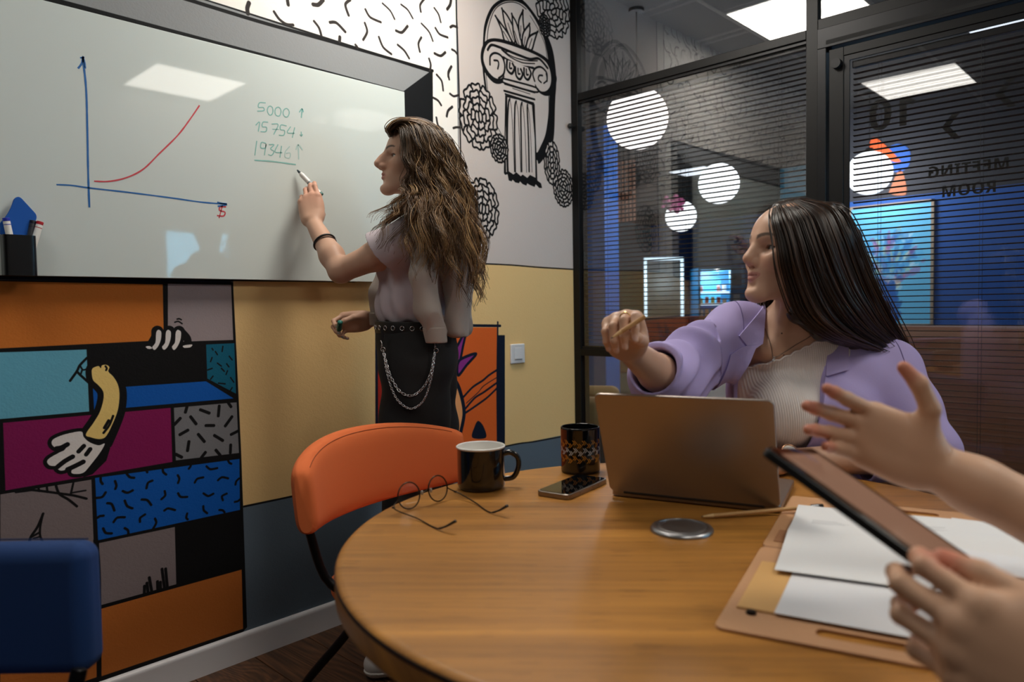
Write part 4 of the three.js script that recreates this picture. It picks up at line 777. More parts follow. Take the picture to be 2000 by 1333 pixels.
  const sofa = (label, x, z, turn, w, m, h = 0.82, cat = 'sofa') => { const t = thing(cat === 'sofa' ? 'lounge_sofa' : 'lounge_armchair', label, cat, x, 0, z, turn); part('base', rbox(w, 0.3, 0.8, 0.04, 0, 0.2, 0), m, t); part('backrest', rbox(w, h - 0.2, 0.2, 0.08, 0, 0.2 + (h - 0.2) / 2, -0.34, 4), m, t); for (const s of [-1, 1]) part('arm', rbox(0.16, 0.5, 0.8, 0.06, s * (w / 2 - 0.08), 0.3, 0, 4), m, t); const n = Math.max(1, Math.round(w / 0.8)); for (let i = 0; i < n; i++) part('cushion', rbox((w - 0.34) / n - 0.01, 0.14, 0.6, 0.05, -(w - 0.34) / 2 + ((w - 0.34) / n) * (i + 0.5), 0.41, 0.05, 4), m, t); for (const sx2 of [-1, 1]) for (const sz of [-1, 1]) part('foot', cyl(0.02, 0.015, 0.06, 12).translate(sx2 * (w / 2 - 0.08), 0.03, sz * 0.34), dark, t); return t; };
  sofa('brown leather sofa with its back to the glass door', 1.75, 1.35, 1.3, 2.0, leather, 0.98); sofa('tan armchair behind the lower glass pane', 0.95, -0.95, 0.5, 0.8, tan, 0.78, 'armchair');
  const bench = thing('wooden_bench', 'long dark wooden bench back before the lit doorway', 'bench', 5.4, 0, -2.5, -0.75); for (let i = 0; i < 4; i++) part('back_board', rbox(2.4, 0.17, 0.03, 0.006, 0, 0.36 + i * 0.175, 0, 1), woodB, bench); part('seat', rbox(2.4, 0.05, 0.45, 0.01, 0, 0.42, -0.25), woodB, bench); for (const s of [-1.1, 0, 1.1]) part('leg', box(0.06, 0.96, 0.05, s, 0.48, 0.04), dark, bench);
  const fl = thing('hanging_flowers', 'bunch of pink flowers hanging before the farthest globe', 'flowers', 4.95, 2.34, -2.47), pk = std('#b05a86', 0.8); const fg = [], fr = rng(31); for (let i = 0; i < 40; i++) fg.push(new THREE.IcosahedronGeometry(0.025 + fr() * 0.02, 0).translate((fr() - 0.5) * 0.26, (fr() - 0.5) * 0.16 - 0.02, (fr() - 0.5) * 0.2)); part('petals', fg, pk, fl); part('stem', cyl(0.003, 0.003, 0.66, 6).translate(0, 0.36, 0), dark, fl);
}
// ---------------------------------------------------------------- bodies: joined distance fields, meshed finely
const smin = (a, b, k) => { if (k <= 0) return a < b ? a : b; const h = Math.max(k - Math.abs(a - b), 0) / k; return (a < b ? a : b) - h * h * k * 0.25; };
const smax = (a, b, k) => -smin(-a, -b, k);
const sub3 = (a, b) => [a[0] - b[0], a[1] - b[1], a[2] - b[2]], add3 = (a, b) => [a[0] + b[0], a[1] + b[1], a[2] + b[2]], mul3 = (a, s) => [a[0] * s, a[1] * s, a[2] * s], dot3 = (a, b) => a[0] * b[0] + a[1] * b[1] + a[2] * b[2];
const cross3 = (a, b) => [a[1] * b[2] - a[2] * b[1], a[2] * b[0] - a[0] * b[2], a[0] * b[1] - a[1] * b[0]], len3 = (a) => Math.hypot(a[0], a[1], a[2]), norm3 = (a) => mul3(a, 1 / (len3(a) || 1)), lerp3 = (a, b, t) => [mix(a[0], b[0], t), mix(a[1], b[1], t), mix(a[2], b[2], t)];
function roundCone(a, b, r1, r2) {
  const ba = sub3(b, a), l2 = dot3(ba, ba), rr = r1 - r2, a2 = l2 - rr * rr, il2 = 1 / l2;
  return (x, y, z) => {
    const px = x - a[0], py = y - a[1], pz = z - a[2], yy = px * ba[0] + py * ba[1] + pz * ba[2], zz = yy - l2;
    const qx = px * l2 - ba[0] * yy, qy = py * l2 - ba[1] * yy, qz = pz * l2 - ba[2] * yy, x2 = qx * qx + qy * qy + qz * qz, y2 = yy * yy * l2, z2 = zz * zz * l2, k = Math.sign(rr) * rr * rr * x2;
    if (Math.sign(zz) * a2 * z2 > k) return Math.sqrt(x2 + z2) * il2 - r2;
    if (Math.sign(yy) * a2 * y2 < k) return Math.sqrt(x2 + y2) * il2 - r1;
    return (Math.sqrt(x2 * a2 * il2) + yy * rr) * il2 - r1;
  };
}
function ellipsoid(c, r, axes) { // axes: optional three unit vectors
  const s = Math.min(...r);
  return (x, y, z) => {
    let px = x - c[0], py = y - c[1], pz = z - c[2];
    if (axes) { const a = px * axes[0][0] + py * axes[0][1] + pz * axes[0][2], b = px * axes[1][0] + py * axes[1][1] + pz * axes[1][2], d = px * axes[2][0] + py * axes[2][1] + pz * axes[2][2]; px = a; py = b; pz = d; }
    const k0 = Math.hypot(px / r[0], py / r[1], pz / r[2]), k1 = Math.hypot(px / (r[0] * r[0]), py / (r[1] * r[1]), pz / (r[2] * r[2]));
    return k1 < 1e-9 ? -s : (k0 * (k0 - 1)) / k1;
  };
}
// primitives carry a bounding sphere so that far ones can be skipped
const prim = (f, c, R, k = 0.02, op = 'u') => ({ f, c, R, k, op });
const bone = (a, b, r1, r2 = r1, k = 0.02) => prim(roundCone(a, b, r1, r2), lerp3(a, b, 0.5), len3(sub3(b, a)) / 2 + Math.max(r1, r2), k);
const blob = (c, r, k = 0.02, axes, op = 'u') => prim(ellipsoid(c, r, axes), c, Math.max(...r), k, op);
const chain = (pts, k = 0.02) => pts.slice(1).map((p, i) => bone(pts[i].slice(0, 3), p.slice(0, 3), pts[i][3], p[3], k)); // points carry their radius
const evalPrims = (ps, x, y, z) => { let d = 1; for (const p of ps) { const e = p.f(x, y, z); d = p.op === 'u' ? smin(d, e, p.k) : smax(d, -e, p.k); } return d; };
const n3 = (() => { const n = noiser(77); return (x, y, z) => (n(x + 0.37 * z, y + 3.1) + n(y + 17.2, z + 0.41 * x) + n(z + 31.7, x + 0.29 * y)) / 3 - 0.5; })();
// post: an optional function (d, x, y, z) -> d that shapes the joined field (folds, cuts)
function skin(prims, lo, hi, h, { post, color, reach = 0.05, frontUV } = {}) {
  const n = [0, 1, 2].map((i) => Math.ceil((hi[i] - lo[i]) / h) + 1), [nx, ny, nz_] = n, grid = new Float32Array(nx * ny * nz_).fill(1), B = 8, nb = n.map((k) => Math.ceil(k / B)), lists = new Array(nb[0] * nb[1] * nb[2]);
  const at = (ps, x, y, z) => { const d = evalPrims(ps, x, y, z); return post ? post(d, x, y, z) : d; }, rad = (B * h * Math.sqrt(3)) / 2;
  for (let bz = 0, q = 0; bz < nb[2]; bz++) for (let by = 0; by < nb[1]; by++) for (let bx = 0; bx < nb[0]; bx++, q++) {
    const c = [lo[0] + (bx + 0.5) * B * h, lo[1] + (by + 0.5) * B * h, lo[2] + (bz + 0.5) * B * h];
    const ps = prims.filter((p) => len3(sub3(c, p.c)) - p.R < rad + reach); if (!ps.some((p) => p.op === 'u')) continue;
    lists[q] = ps;
    for (let k = bz * B; k < Math.min(nz_, bz * B + B); k++) for (let j = by * B; j < Math.min(ny, by * B + B); j++) for (let i = bx * B; i < Math.min(nx, bx * B + B); i++) grid[(k * ny + j) * nx + i] = at(ps, lo[0] + i * h, lo[1] + j * h, lo[2] + k * h);
  }
  const pos = [], nor = [], col = [], idx = [], id = new Int32Array(nx * ny * nz_).fill(-1), E = [[0, 1], [2, 3], [4, 5], [6, 7], [0, 2], [1, 3], [4, 6], [5, 7], [0, 4], [1, 5], [2, 6], [3, 7]], e = h * 0.5;
  for (let k = 0; k < nz_ - 1; k++) for (let j = 0; j < ny - 1; j++) for (let i = 0; i < nx - 1; i++) {
    const o = (k * ny + j) * nx + i, v = [grid[o], grid[o + 1], grid[o + nx], grid[o + nx + 1], grid[o + nx * ny], grid[o + nx * ny + 1], grid[o + nx * ny + nx], grid[o + nx * ny + nx + 1]];
    let m = 0; for (let c = 0; c < 8; c++) if (v[c] < 0) m++; if (m === 0 || m === 8) continue;
    let sx = 0, sy = 0, sz = 0, cnt = 0;
    for (const [a, b] of E) if (v[a] < 0 !== v[b] < 0) { const t = v[a] / (v[a] - v[b]); sx += mix(a & 1, b & 1, t); sy += mix((a >> 1) & 1, (b >> 1) & 1, t); sz += mix(a >> 2, b >> 2, t); cnt++; }
    const x = lo[0] + (i + sx / cnt) * h, y = lo[1] + (j + sy / cnt) * h, z = lo[2] + (k + sz / cnt) * h, ps = lists[(Math.floor(k / B) * nb[1] + Math.floor(j / B)) * nb[0] + Math.floor(i / B)] ?? prims;
    const g = norm3([at(ps, x + e, y, z) - at(ps, x - e, y, z), at(ps, x, y + e, z) - at(ps, x, y - e, z), at(ps, x, y, z + e) - at(ps, x, y, z - e)]);
    id[o] = pos.length / 3; pos.push(x, y, z); nor.push(...g); if (color) col.push(...color(x, y, z, g));
  }
  for (let k = 1; k < nz_ - 1; k++) for (let j = 1; j < ny - 1; j++) for (let i = 1; i < nx - 1; i++) {
    const o = (k * ny + j) * nx + i, s = grid[o] < 0;
    for (const [d, u, w] of [[1, nx, nx * ny], [nx, nx * ny, 1], [nx * ny, 1, nx]]) {
      if (grid[o + d] < 0 === s) continue; const a = id[o - u - w], b = id[o - w], c = id[o], f = id[o - u]; if (a < 0 || b < 0 || c < 0 || f < 0) continue;
      s ? idx.push(a, b, c, a, c, f) : idx.push(a, c, b, a, f, c);
    }
  }
  const g = new THREE.BufferGeometry(); g.setAttribute('position', new THREE.Float32BufferAttribute(pos, 3)); g.setAttribute('normal', new THREE.Float32BufferAttribute(nor, 3)); if (color) g.setAttribute('color', new THREE.Float32BufferAttribute(col, 3));
  const uv = new Float32Array((pos.length / 3) * 2); for (let i = 0; i < pos.length / 3; i++) { const ax = Math.abs(nor[3 * i]), az = Math.abs(nor[3 * i + 2]); uv[2 * i] = !frontUV && ax > az ? pos[3 * i + 2] : pos[3 * i]; uv[2 * i + 1] = pos[3 * i + 1]; } g.setAttribute('uv', new THREE.BufferAttribute(uv, 2));
  g.setIndex(idx); return g;
}
function joinGeo(gs) { // merges indexed geometries that share position, normal, uv and colour
  return mergeGeometries(gs);
}
const frame = (fwd, up) => { const Z = norm3(fwd), X = norm3(cross3(up, Z)), Y = cross3(Z, X); return { X, Y, Z }; };   // a head: Z out of the face, Y up, X to its own left
const place = (o, F) => (p) => add3(o, add3(add3(mul3(F.X, p[0]), mul3(F.Y, p[1])), mul3(F.Z, p[2])));
const EYE = [0.0318, 0.0, 0.0645];
// a head, in its own frame: eyes on y = 0, origin between the ears; metres
function headField(h = {}) {
  const P = { noseZ: 0.116, noseY: -0.03, noseR: 0.009, bridge: 0.0068, chinZ: 0.078, chinY: -0.1, lipZ: 0.0885, smile: 0, jaw: 0.05, brow: 0.0, cheek: 0.0, nasZ: 0.0845, eyeOpen: 0.0048, ...h };
  const L = [], u = (f, k) => L.push([f, k, 1]), c = (f, k) => L.push([f, k, 0]);
  u(ellipsoid([0, 0.026, -0.012], [0.0735, 0.086, 0.094]), 0.02);
  u(ellipsoid([0, 0.034, 0.03], [0.065, 0.06, 0.0615]), 0.03);
  u(ellipsoid([0, -0.032, 0.028], [0.0555, 0.07, 0.0565]), 0.03);
  for (const s of [-1, 1]) { u(roundCone([s * P.jaw, -0.05, 0.002], [s * 0.016, P.chinY + 0.004, P.chinZ - 0.014], 0.017, 0.014), 0.03); u(ellipsoid([s * 0.036, -0.026, 0.056 + P.cheek], [0.022, 0.021, 0.021]), 0.022); u(roundCone([s * 0.01, 0.0185, 0.0825 + P.brow], [s * 0.047, 0.0165, 0.061 + P.brow], 0.0092, 0.008), 0.018); }
  u(ellipsoid([0, P.chinY, P.chinZ - 0.004], [0.018, 0.0145, 0.0165]), 0.02);
  u(ellipsoid([0, -0.058, P.lipZ - 0.026], [0.031, 0.028, 0.0235]), 0.022);             // the muzzle under the lips
  for (const s of [-1, 1]) c(ellipsoid([s * 0.0335, -0.0015, 0.0915], [0.0165, 0.0105, 0.0155]), 0.014);
  u(roundCone([0, 0.013, P.nasZ], [0, P.noseY + 0.006, P.noseZ - P.noseR], P.bridge, P.noseR), 0.012); u(ellipsoid([0, P.noseY + 0.003, P.noseZ - 0.012], [0.0105, 0.0095, 0.0115]), 0.008);
  u(ellipsoid([0, P.noseY * 0.62, P.noseZ - 0.032], [0.0125, 0.027, 0.024]), 0.012);       // flanks of the nose
  for (const s of [-1, 1]) { u(ellipsoid([s * 0.0122, P.noseY - 0.003, P.noseZ - 0.0255], [0.0068, 0.0082, 0.0115]), 0.006); c(ellipsoid([s * 0.0065, P.noseY - 0.0125, P.noseZ - 0.02], [0.0033, 0.0042, 0.006]), 0.003); }
  const lx = 0.0225 + 0.004 * P.smile, ly = -0.0615 + 0.004 * P.smile, lz = P.lipZ - 0.0135 - 0.003 * P.smile;
  for (const s of [-1, 1]) { u(roundCone([s * lx, ly, lz], [s * 0.004, -0.0565, P.lipZ + 0.0012], 0.0028, 0.0048), 0.006); u(roundCone([s * lx, ly - 0.001, lz], [s * 0.004, -0.0685, P.lipZ - 0.0008], 0.0028, 0.0058), 0.006); }
  for (const s of [-1, 1]) c(roundCone([s * lx, ly, lz + 0.005], [0, -0.0622, P.lipZ + 0.0068], 0.0008, 0.001), 0.0025);
  c(ellipsoid([0, -0.0815, P.lipZ + 0.006], [0.018, 0.005, 0.0075]), 0.012); c(ellipsoid([0, -0.048, P.lipZ + 0.0105], [0.0028, 0.006, 0.004]), 0.004);
  for (const s of [-1, 1]) { // lids over the eyeball, opened by a slit
    const e = [s * EYE[0], EYE[1], EYE[2]], ball = ellipsoid(e, [0.0148, 0.0143, 0.0143]), slit = ellipsoid([e[0] + s * 0.003, e[1] - 0.0006, e[2] + 0.011], [0.0132, P.eyeOpen, 0.0165]);
    u((x, y, z) => smax(ball(x, y, z), -slit(x, y, z), 0.001), 0.005); c(slit, 0.001);
    u(roundCone([e[0] - s * 0.01, 0.0085, 0.0775], [e[0] + s * 0.013, 0.0085, 0.0685], 0.0035, 0.0042), 0.006);   // fold over the upper lid
    u(ellipsoid([s * 0.0735, -0.012, -0.004], [0.006, 0.03, 0.018]), 0.01);
  }
  return { P, f: (x, y, z) => { let d = 1; for (const [f, k, add] of L) { const e = f(x, y, z); d = add ? smin(d, e, k) : smax(d, -e, k); } return d; } };
}
// the head as one primitive of a body: o is its origin, F its frame, s its scale
function headPrim(H, o, F, s = 1) { const { X, Y, Z } = F; return prim((x, y, z) => { const p = [(x - o[0]) / s, (y - o[1]) / s, (z - o[2]) / s]; return H.f(dot3(p, X), dot3(p, Y), dot3(p, Z)) * s; }, o, 0.165 * s, 0.022); }
const headLocal = (o, F, s, x, y, z) => { const p = [(x - o[0]) / s, (y - o[1]) / s, (z - o[2]) / s]; return [dot3(p, F.X), dot3(p, F.Y), dot3(p, F.Z)]; };
function faceColor(H, base, lip, browC, q) { // make-up and natural colour of skin
  const [x, y, z] = q, ax = Math.abs(x), P = H.P; let c = base;
  const blend = (to, t) => { c = [mix(c[0], to[0], t), mix(c[1], to[1], t), mix(c[2], to[2], t)]; };
  if (z > 0.03) {
    blend([base[0] * 1.0, base[1] * 0.8, base[2] * 0.74], 0.45 * Math.exp(-(((ax - 0.036) / 0.018) ** 2) - (((y + 0.03) / 0.018) ** 2)));
    blend([base[0] * 0.98, base[1] * 0.8, base[2] * 0.74], 0.4 * Math.exp(-((ax / 0.012) ** 2) - (((y - P.noseY) / 0.012) ** 2)));
    const half = (0.0215 + 0.004 * P.smile), t = ax / half; if (t < 1.05) { const mid = mix(-0.0622, -0.0615 + 0.004 * P.smile, t * t), up = 0.008 * (1 - t * t) * (1 - 0.22 * Math.exp(-((ax / 0.004) ** 2))) + 0.0016, dn = 0.0098 * (1 - t * t) + 0.0016; if (z > 0.06) blend(lip, 0.92 * smooth(up + 0.0012, up - 0.0008, y - mid) * smooth(dn + 0.0012, dn - 0.0008, mid - y) * smooth(1.05, 0.9, t)); }
    const bx = clamp((ax - 0.012) / 0.036), by = 0.0205 + P.brow + 0.0075 * Math.sin(bx * 2.0) - 0.0035 * bx * bx, bw = 0.0048 * (1 - 0.55 * bx); if (ax > 0.009 && ax < 0.052 && z > 0.035) blend(browC, 0.93 * smooth(bw + 0.0012, bw - 0.0012, Math.abs(y - by)) * smooth(0.009, 0.014, ax) * smooth(0.052, 0.046, ax));
    const ex = Math.hypot((ax - 0.0325) / 0.0155, y / 0.0065); blend([base[0] * 0.62, base[1] * 0.5, base[2] * 0.46], 0.5 * smooth(1.35, 0.95, ex) * (y > -0.002 ? 1 : 0.5));
  }
  return c;
}
function addEyes(parent, o, F, s, iris, gaze, label) { // gaze: offset of the iris in the head's frame
  const at = place(o, F);
  for (const k of [-1, 1]) {
    const g = new THREE.SphereGeometry(0.0127 * s, 32, 24), p = g.attributes.position, col = []; const d = norm3([gaze[0], gaze[1], 1]);
    for (let i = 0; i < p.count; i++) { const q = norm3([p.getX(i), p.getY(i), p.getZ(i)]), a = Math.acos(clamp(dot3(q, d), -1, 1)); col.push(...(a < 0.17 ? [0.01, 0.01, 0.01] : a < 0.46 ? iris : [0.62, 0.58, 0.55])); }
    g.setAttribute('color', new THREE.Float32BufferAttribute(col, 3)); const m = new THREE.Matrix4().makeBasis(V3(...F.X), V3(...F.Y), V3(...F.Z)); g.applyMatrix4(m).translate(...at([k * EYE[0] * s, EYE[1] * s, EYE[2] * s]));
    part('eye', g, phys(0xffffff, 0.08, { vertexColors: true }), parent);
  }
}
function addLashes(parent, o, F, s, mat, open = 0.0048) {
  const at = place(o, F);
  for (const k of [-1, 1]) { const pts = []; for (let i = 0; i <= 8; i++) { const t = i / 8, x = k * (0.0225 + 0.0225 * t), yy = open * Math.sin(Math.PI * (0.12 + 0.84 * t)) * 1.0, e = x - k * EYE[0], z = EYE[2] + Math.sqrt(Math.max(0, 0.0148 ** 2 - e * e - yy * yy)) + 0.001; pts.push(at([x * s, yy * s, z * s])); } part('eyelashes', tube(pts, (t) => 0.0005 + 0.0007 * t, 20, 6), mat, parent); }
}
// a hand: wrist point, Y towards the fingers, N out of the palm; side 1 right, -1 left
function hand({ w, Y, N, side, s = 1, curl = {}, spread = {}, thumb, slim = 1 }) {
  Y = norm3(Y); N = norm3(sub3(N, mul3(Y, dot3(N, Y)))); const X = mul3(cross3(Y, N), side), at = (p) => add3(w, mul3(add3(add3(mul3(X, p[0]), mul3(Y, p[1])), mul3(N, p[2])), s)), out = [], nails = [], r = (v) => v * s * slim;
  const def = { index: [0.026, 0.088, 0, 0.043, 0.026, 0.022, 0.0092, 0.06], middle: [0.0065, 0.092, -0.001, 0.047, 0.03, 0.023, 0.0095, 0.01], ring: [-0.0135, 0.087, 0, 0.043, 0.028, 0.023, 0.009, -0.05], little: [-0.031, 0.077, 0.002, 0.034, 0.02, 0.02, 0.008, -0.12] }, tips = {};
  for (const k in def) { const d = def[k]; out.push(bone(at([d[0] * 0.62, 0.012, 0.001]), at([d[0], d[1] - 0.004, d[2]]), r(0.0155), r(0.0122), 0.022 * s)); }
  out.push(blob(at([0.004, 0.05, 0.004]), [0.036 * s, 0.042 * s, 0.0135 * s], 0.02 * s, [X, Y, N])); out.push(blob(at([-0.024, 0.036, 0.009]), [0.014 * s, 0.034 * s, 0.012 * s], 0.014 * s, [X, Y, N]));
  for (const k in def) out.push(blob(at([def[k][0], def[k][1] - 0.001, -0.0035]), [r(0.0098), r(0.0105), r(0.0105)], 0.006 * s));   // knuckles
  for (const k in def) {
    const d = def[k], cu = curl[k] ?? curl.all ?? [0.25, 0.3, 0.2], sp = (spread[k] ?? 0) + d[7], D0 = add3(mul3(Y, Math.cos(sp)), mul3(X, Math.sin(sp))); let p = at(d), a = 0; const radii = [1, 0.93, 0.84, 0.7];
    for (let i = 0; i < 3; i++) { a += cu[i]; const dir = add3(mul3(D0, Math.cos(a)), mul3(N, Math.sin(a))), q = add3(p, mul3(dir, d[3 + i] * s)); out.push(bone(p, q, r(d[6] * radii[i]), r(d[6] * radii[i + 1]), i ? 0.0035 * s : 0.007 * s)); if (i === 2) { const nrm = sub3(mul3(N, Math.cos(a)), mul3(D0, Math.sin(a))); nails.push({ c: add3(lerp3(p, q, 0.78), mul3(nrm, -r(d[6] * 0.74))), n: mul3(nrm, -1), d: dir, k }); tips[k] = q; } p = q; }
  }
  const T = thumb ?? [[0.62, 0.72, 0.25], [0.45, 0.85, 0.25], [0.3, 0.92, 0.2]], tl = [0.046, 0.034, 0.027], tr = [0.0145, 0.0112, 0.0105, 0.0078]; let p = at([0.02, 0.02, 0.008]);
  for (let i = 0; i < 3; i++) { const t = norm3(T[i]), dir = add3(add3(mul3(X, t[0]), mul3(Y, t[1])), mul3(N, t[2])), q = add3(p, mul3(dir, tl[i] * s)); out.push(bone(p, q, r(tr[i]), r(tr[i + 1]), i ? 0.004 * s : 0.02 * s)); if (i === 2) { const ref = norm3(cross3(dir, cross3(add3(N, mul3(X, -0.8)), dir))); nails.push({ c: add3(lerp3(p, q, 0.8), mul3(ref, -r(0.0083))), n: mul3(ref, -1), d: dir, k: 'thumb' }); tips.thumb = q; } p = q; }
  return { prims: out, nails, at, X, Y, N, tips };
}
const nailColor = (c, nails, s, nail, x, y, z) => { for (const n of nails) { const d = sub3([x, y, z], n.c), l = dot3(d, n.d), u = dot3(d, n.n), w = Math.sqrt(Math.max(0, dot3(d, d) - l * l - u * u)); if (u > -0.003 * s) { const t = smooth(1.15, 0.85, Math.hypot(w / (0.0052 * s), l / (0.0066 * s))); if (t > 0) c = [mix(c[0], nail[0], t), mix(c[1], nail[1], t), mix(c[2], nail[2], t)]; } } return c; };
// many locks of hair in one mesh: each is a path of points with a width along it and a tint
class Hair {
  constructor() { this.pos = []; this.nor = []; this.uv = []; this.col = []; this.idx = []; }
  // pts: dense points; width(v), tint(v) along 0..1
  lock(pts, width, tint, n = 4) {
    const m = pts.length; let N = norm3(cross3(norm3(sub3(pts[1], pts[0])), [0.31, 0.2, 0.93]));
    const o = this.pos.length / 3;
    for (let i = 0; i < m; i++) {
      const T = norm3(sub3(pts[Math.min(m - 1, i + 1)], pts[Math.max(0, i - 1)])); N = norm3(sub3(N, mul3(T, dot3(N, T)))); const B = cross3(T, N), v = i / (m - 1), w = width(v), c = tint(v);
      for (let j = 0; j < n; j++) { const a = (j / n) * 6.28318, x = Math.cos(a), y = Math.sin(a); for (let k = 0; k < 3; k++) { const d = N[k] * x + B[k] * y; this.pos.push(pts[i][k] + d * w); this.nor.push(d); } this.uv.push(0, 0); this.col.push(c[0], c[1], c[2]); }
    }
    for (let i = 0; i < m - 1; i++) for (let j = 0; j < n; j++) { const A = o + i * n + j, Bq = o + i * n + ((j + 1) % n), C = A + n, D = Bq + n; this.idx.push(A, Bq, C, C, Bq, D); }
  }
  // locks made of many strands that wave together; guides as in guided()
  clumps(r, guides, { count, strands, seg = 44, spreadXYZ, amp, freq, radius, width, tints, pick = (r) => r(), len = [0.8, 1], fray = 1, settle = 0.3 }) {
    for (let i = 0; i < count; i++) {
      const u = pick(r), g = guided(guides, u), c = new THREE.CatmullRomCurve3(g.map((p) => V3(...p))), P = c.getPoints(seg), o = spreadXYZ.map((k) => (r() - 0.5) * k), ph = r() * 6.28, fq = freq[0] + r() * (freq[1] - freq[0]), am = amp[0] + r() * (amp[1] - amp[0]), L = len[0] + r() * (len[1] - len[0]), k0 = tints[Math.floor(r() * tints.length)];
      for (let q = 0; q < strands; q++) {
        const a = r() * 6.28, rr = Math.sqrt(r()), dx = Math.cos(a) * rr, dz = Math.sin(a) * rr, l2 = L * (0.85 + 0.15 * r()), p2 = ph + (r() - 0.5) * 0.35, stray = r() < 0.05 ? 2.4 : 1, tb = 0.75 + r() * 0.5, pts = [], S = Math.ceil(seg * l2);
        for (let k = 0; k <= S; k++) {
          const s = k / seg, p = P[Math.min(seg, k)], gr = smooth(0, settle, s), w = smooth(0.12, 0.6, s) * am * (0.8 + 0.5 * s), R = radius * (0.55 + 1.1 * Math.sin(Math.PI * Math.min(1, s * 0.9 + 0.08))) * stray * (1 + fray * s * s * 0.8);
          pts.push([p.x + o[0] * gr * (0.5 + 0.7 * s) + w * Math.sin(s * fq + p2) + dx * R, p.y + o[1] * gr * s + dz * R * 0.3 + w * 0.25 * Math.sin(s * fq * 1.3 + p2 * 2), p.z + o[2] * gr * (0.5 + 0.7 * s) + w * Math.cos(s * fq * 0.93 + p2 * 1.3) + dz * R]);
        }
        this.lock(pts, (v) => width * (0.75 + 0.5 * tb) * (0.5 + 0.5 * smooth(1.0, 0.7, v)) * smooth(-0.02, 0.03, v), (v) => { const e = tb * (0.85 + 0.5 * smooth(0.2, 0.9, v)); return [k0[0] * e, k0[1] * e, k0[2] * e]; }, 3);
      }
    }
  }
  build() { const g = new THREE.BufferGeometry(); g.setAttribute('position', new THREE.Float32BufferAttribute(this.pos, 3)); g.setAttribute('normal', new THREE.Float32BufferAttribute(this.nor, 3)); g.setAttribute('uv', new THREE.Float32BufferAttribute(this.uv, 2)); g.setAttribute('color', new THREE.Float32BufferAttribute(this.col, 3)); g.setIndex(this.idx); return g; }
}
// follow a family of guide paths (each the same number of points): u in 0..1 picks between neighbours
const guided = (guides, u) => { const t = clamp(u, 0, 0.9999) * (guides.length - 1), i = Math.floor(t), f = t - i; return guides[i].map((p, k) => lerp3(p, guides[Math.min(i + 1, guides.length - 1)][k], f)); };
const skinMat = (rough = 0.48) => phys(0xffffff, rough, { vertexColors: true, sheen: 0.25, sheenRoughness: 0.5, sheenColor: new THREE.Color(0.9, 0.6, 0.5), specularIntensity: 0.6 });
const FACING = -0.80663;   // people are built in a frame turned like the camera: x to its right, z towards it
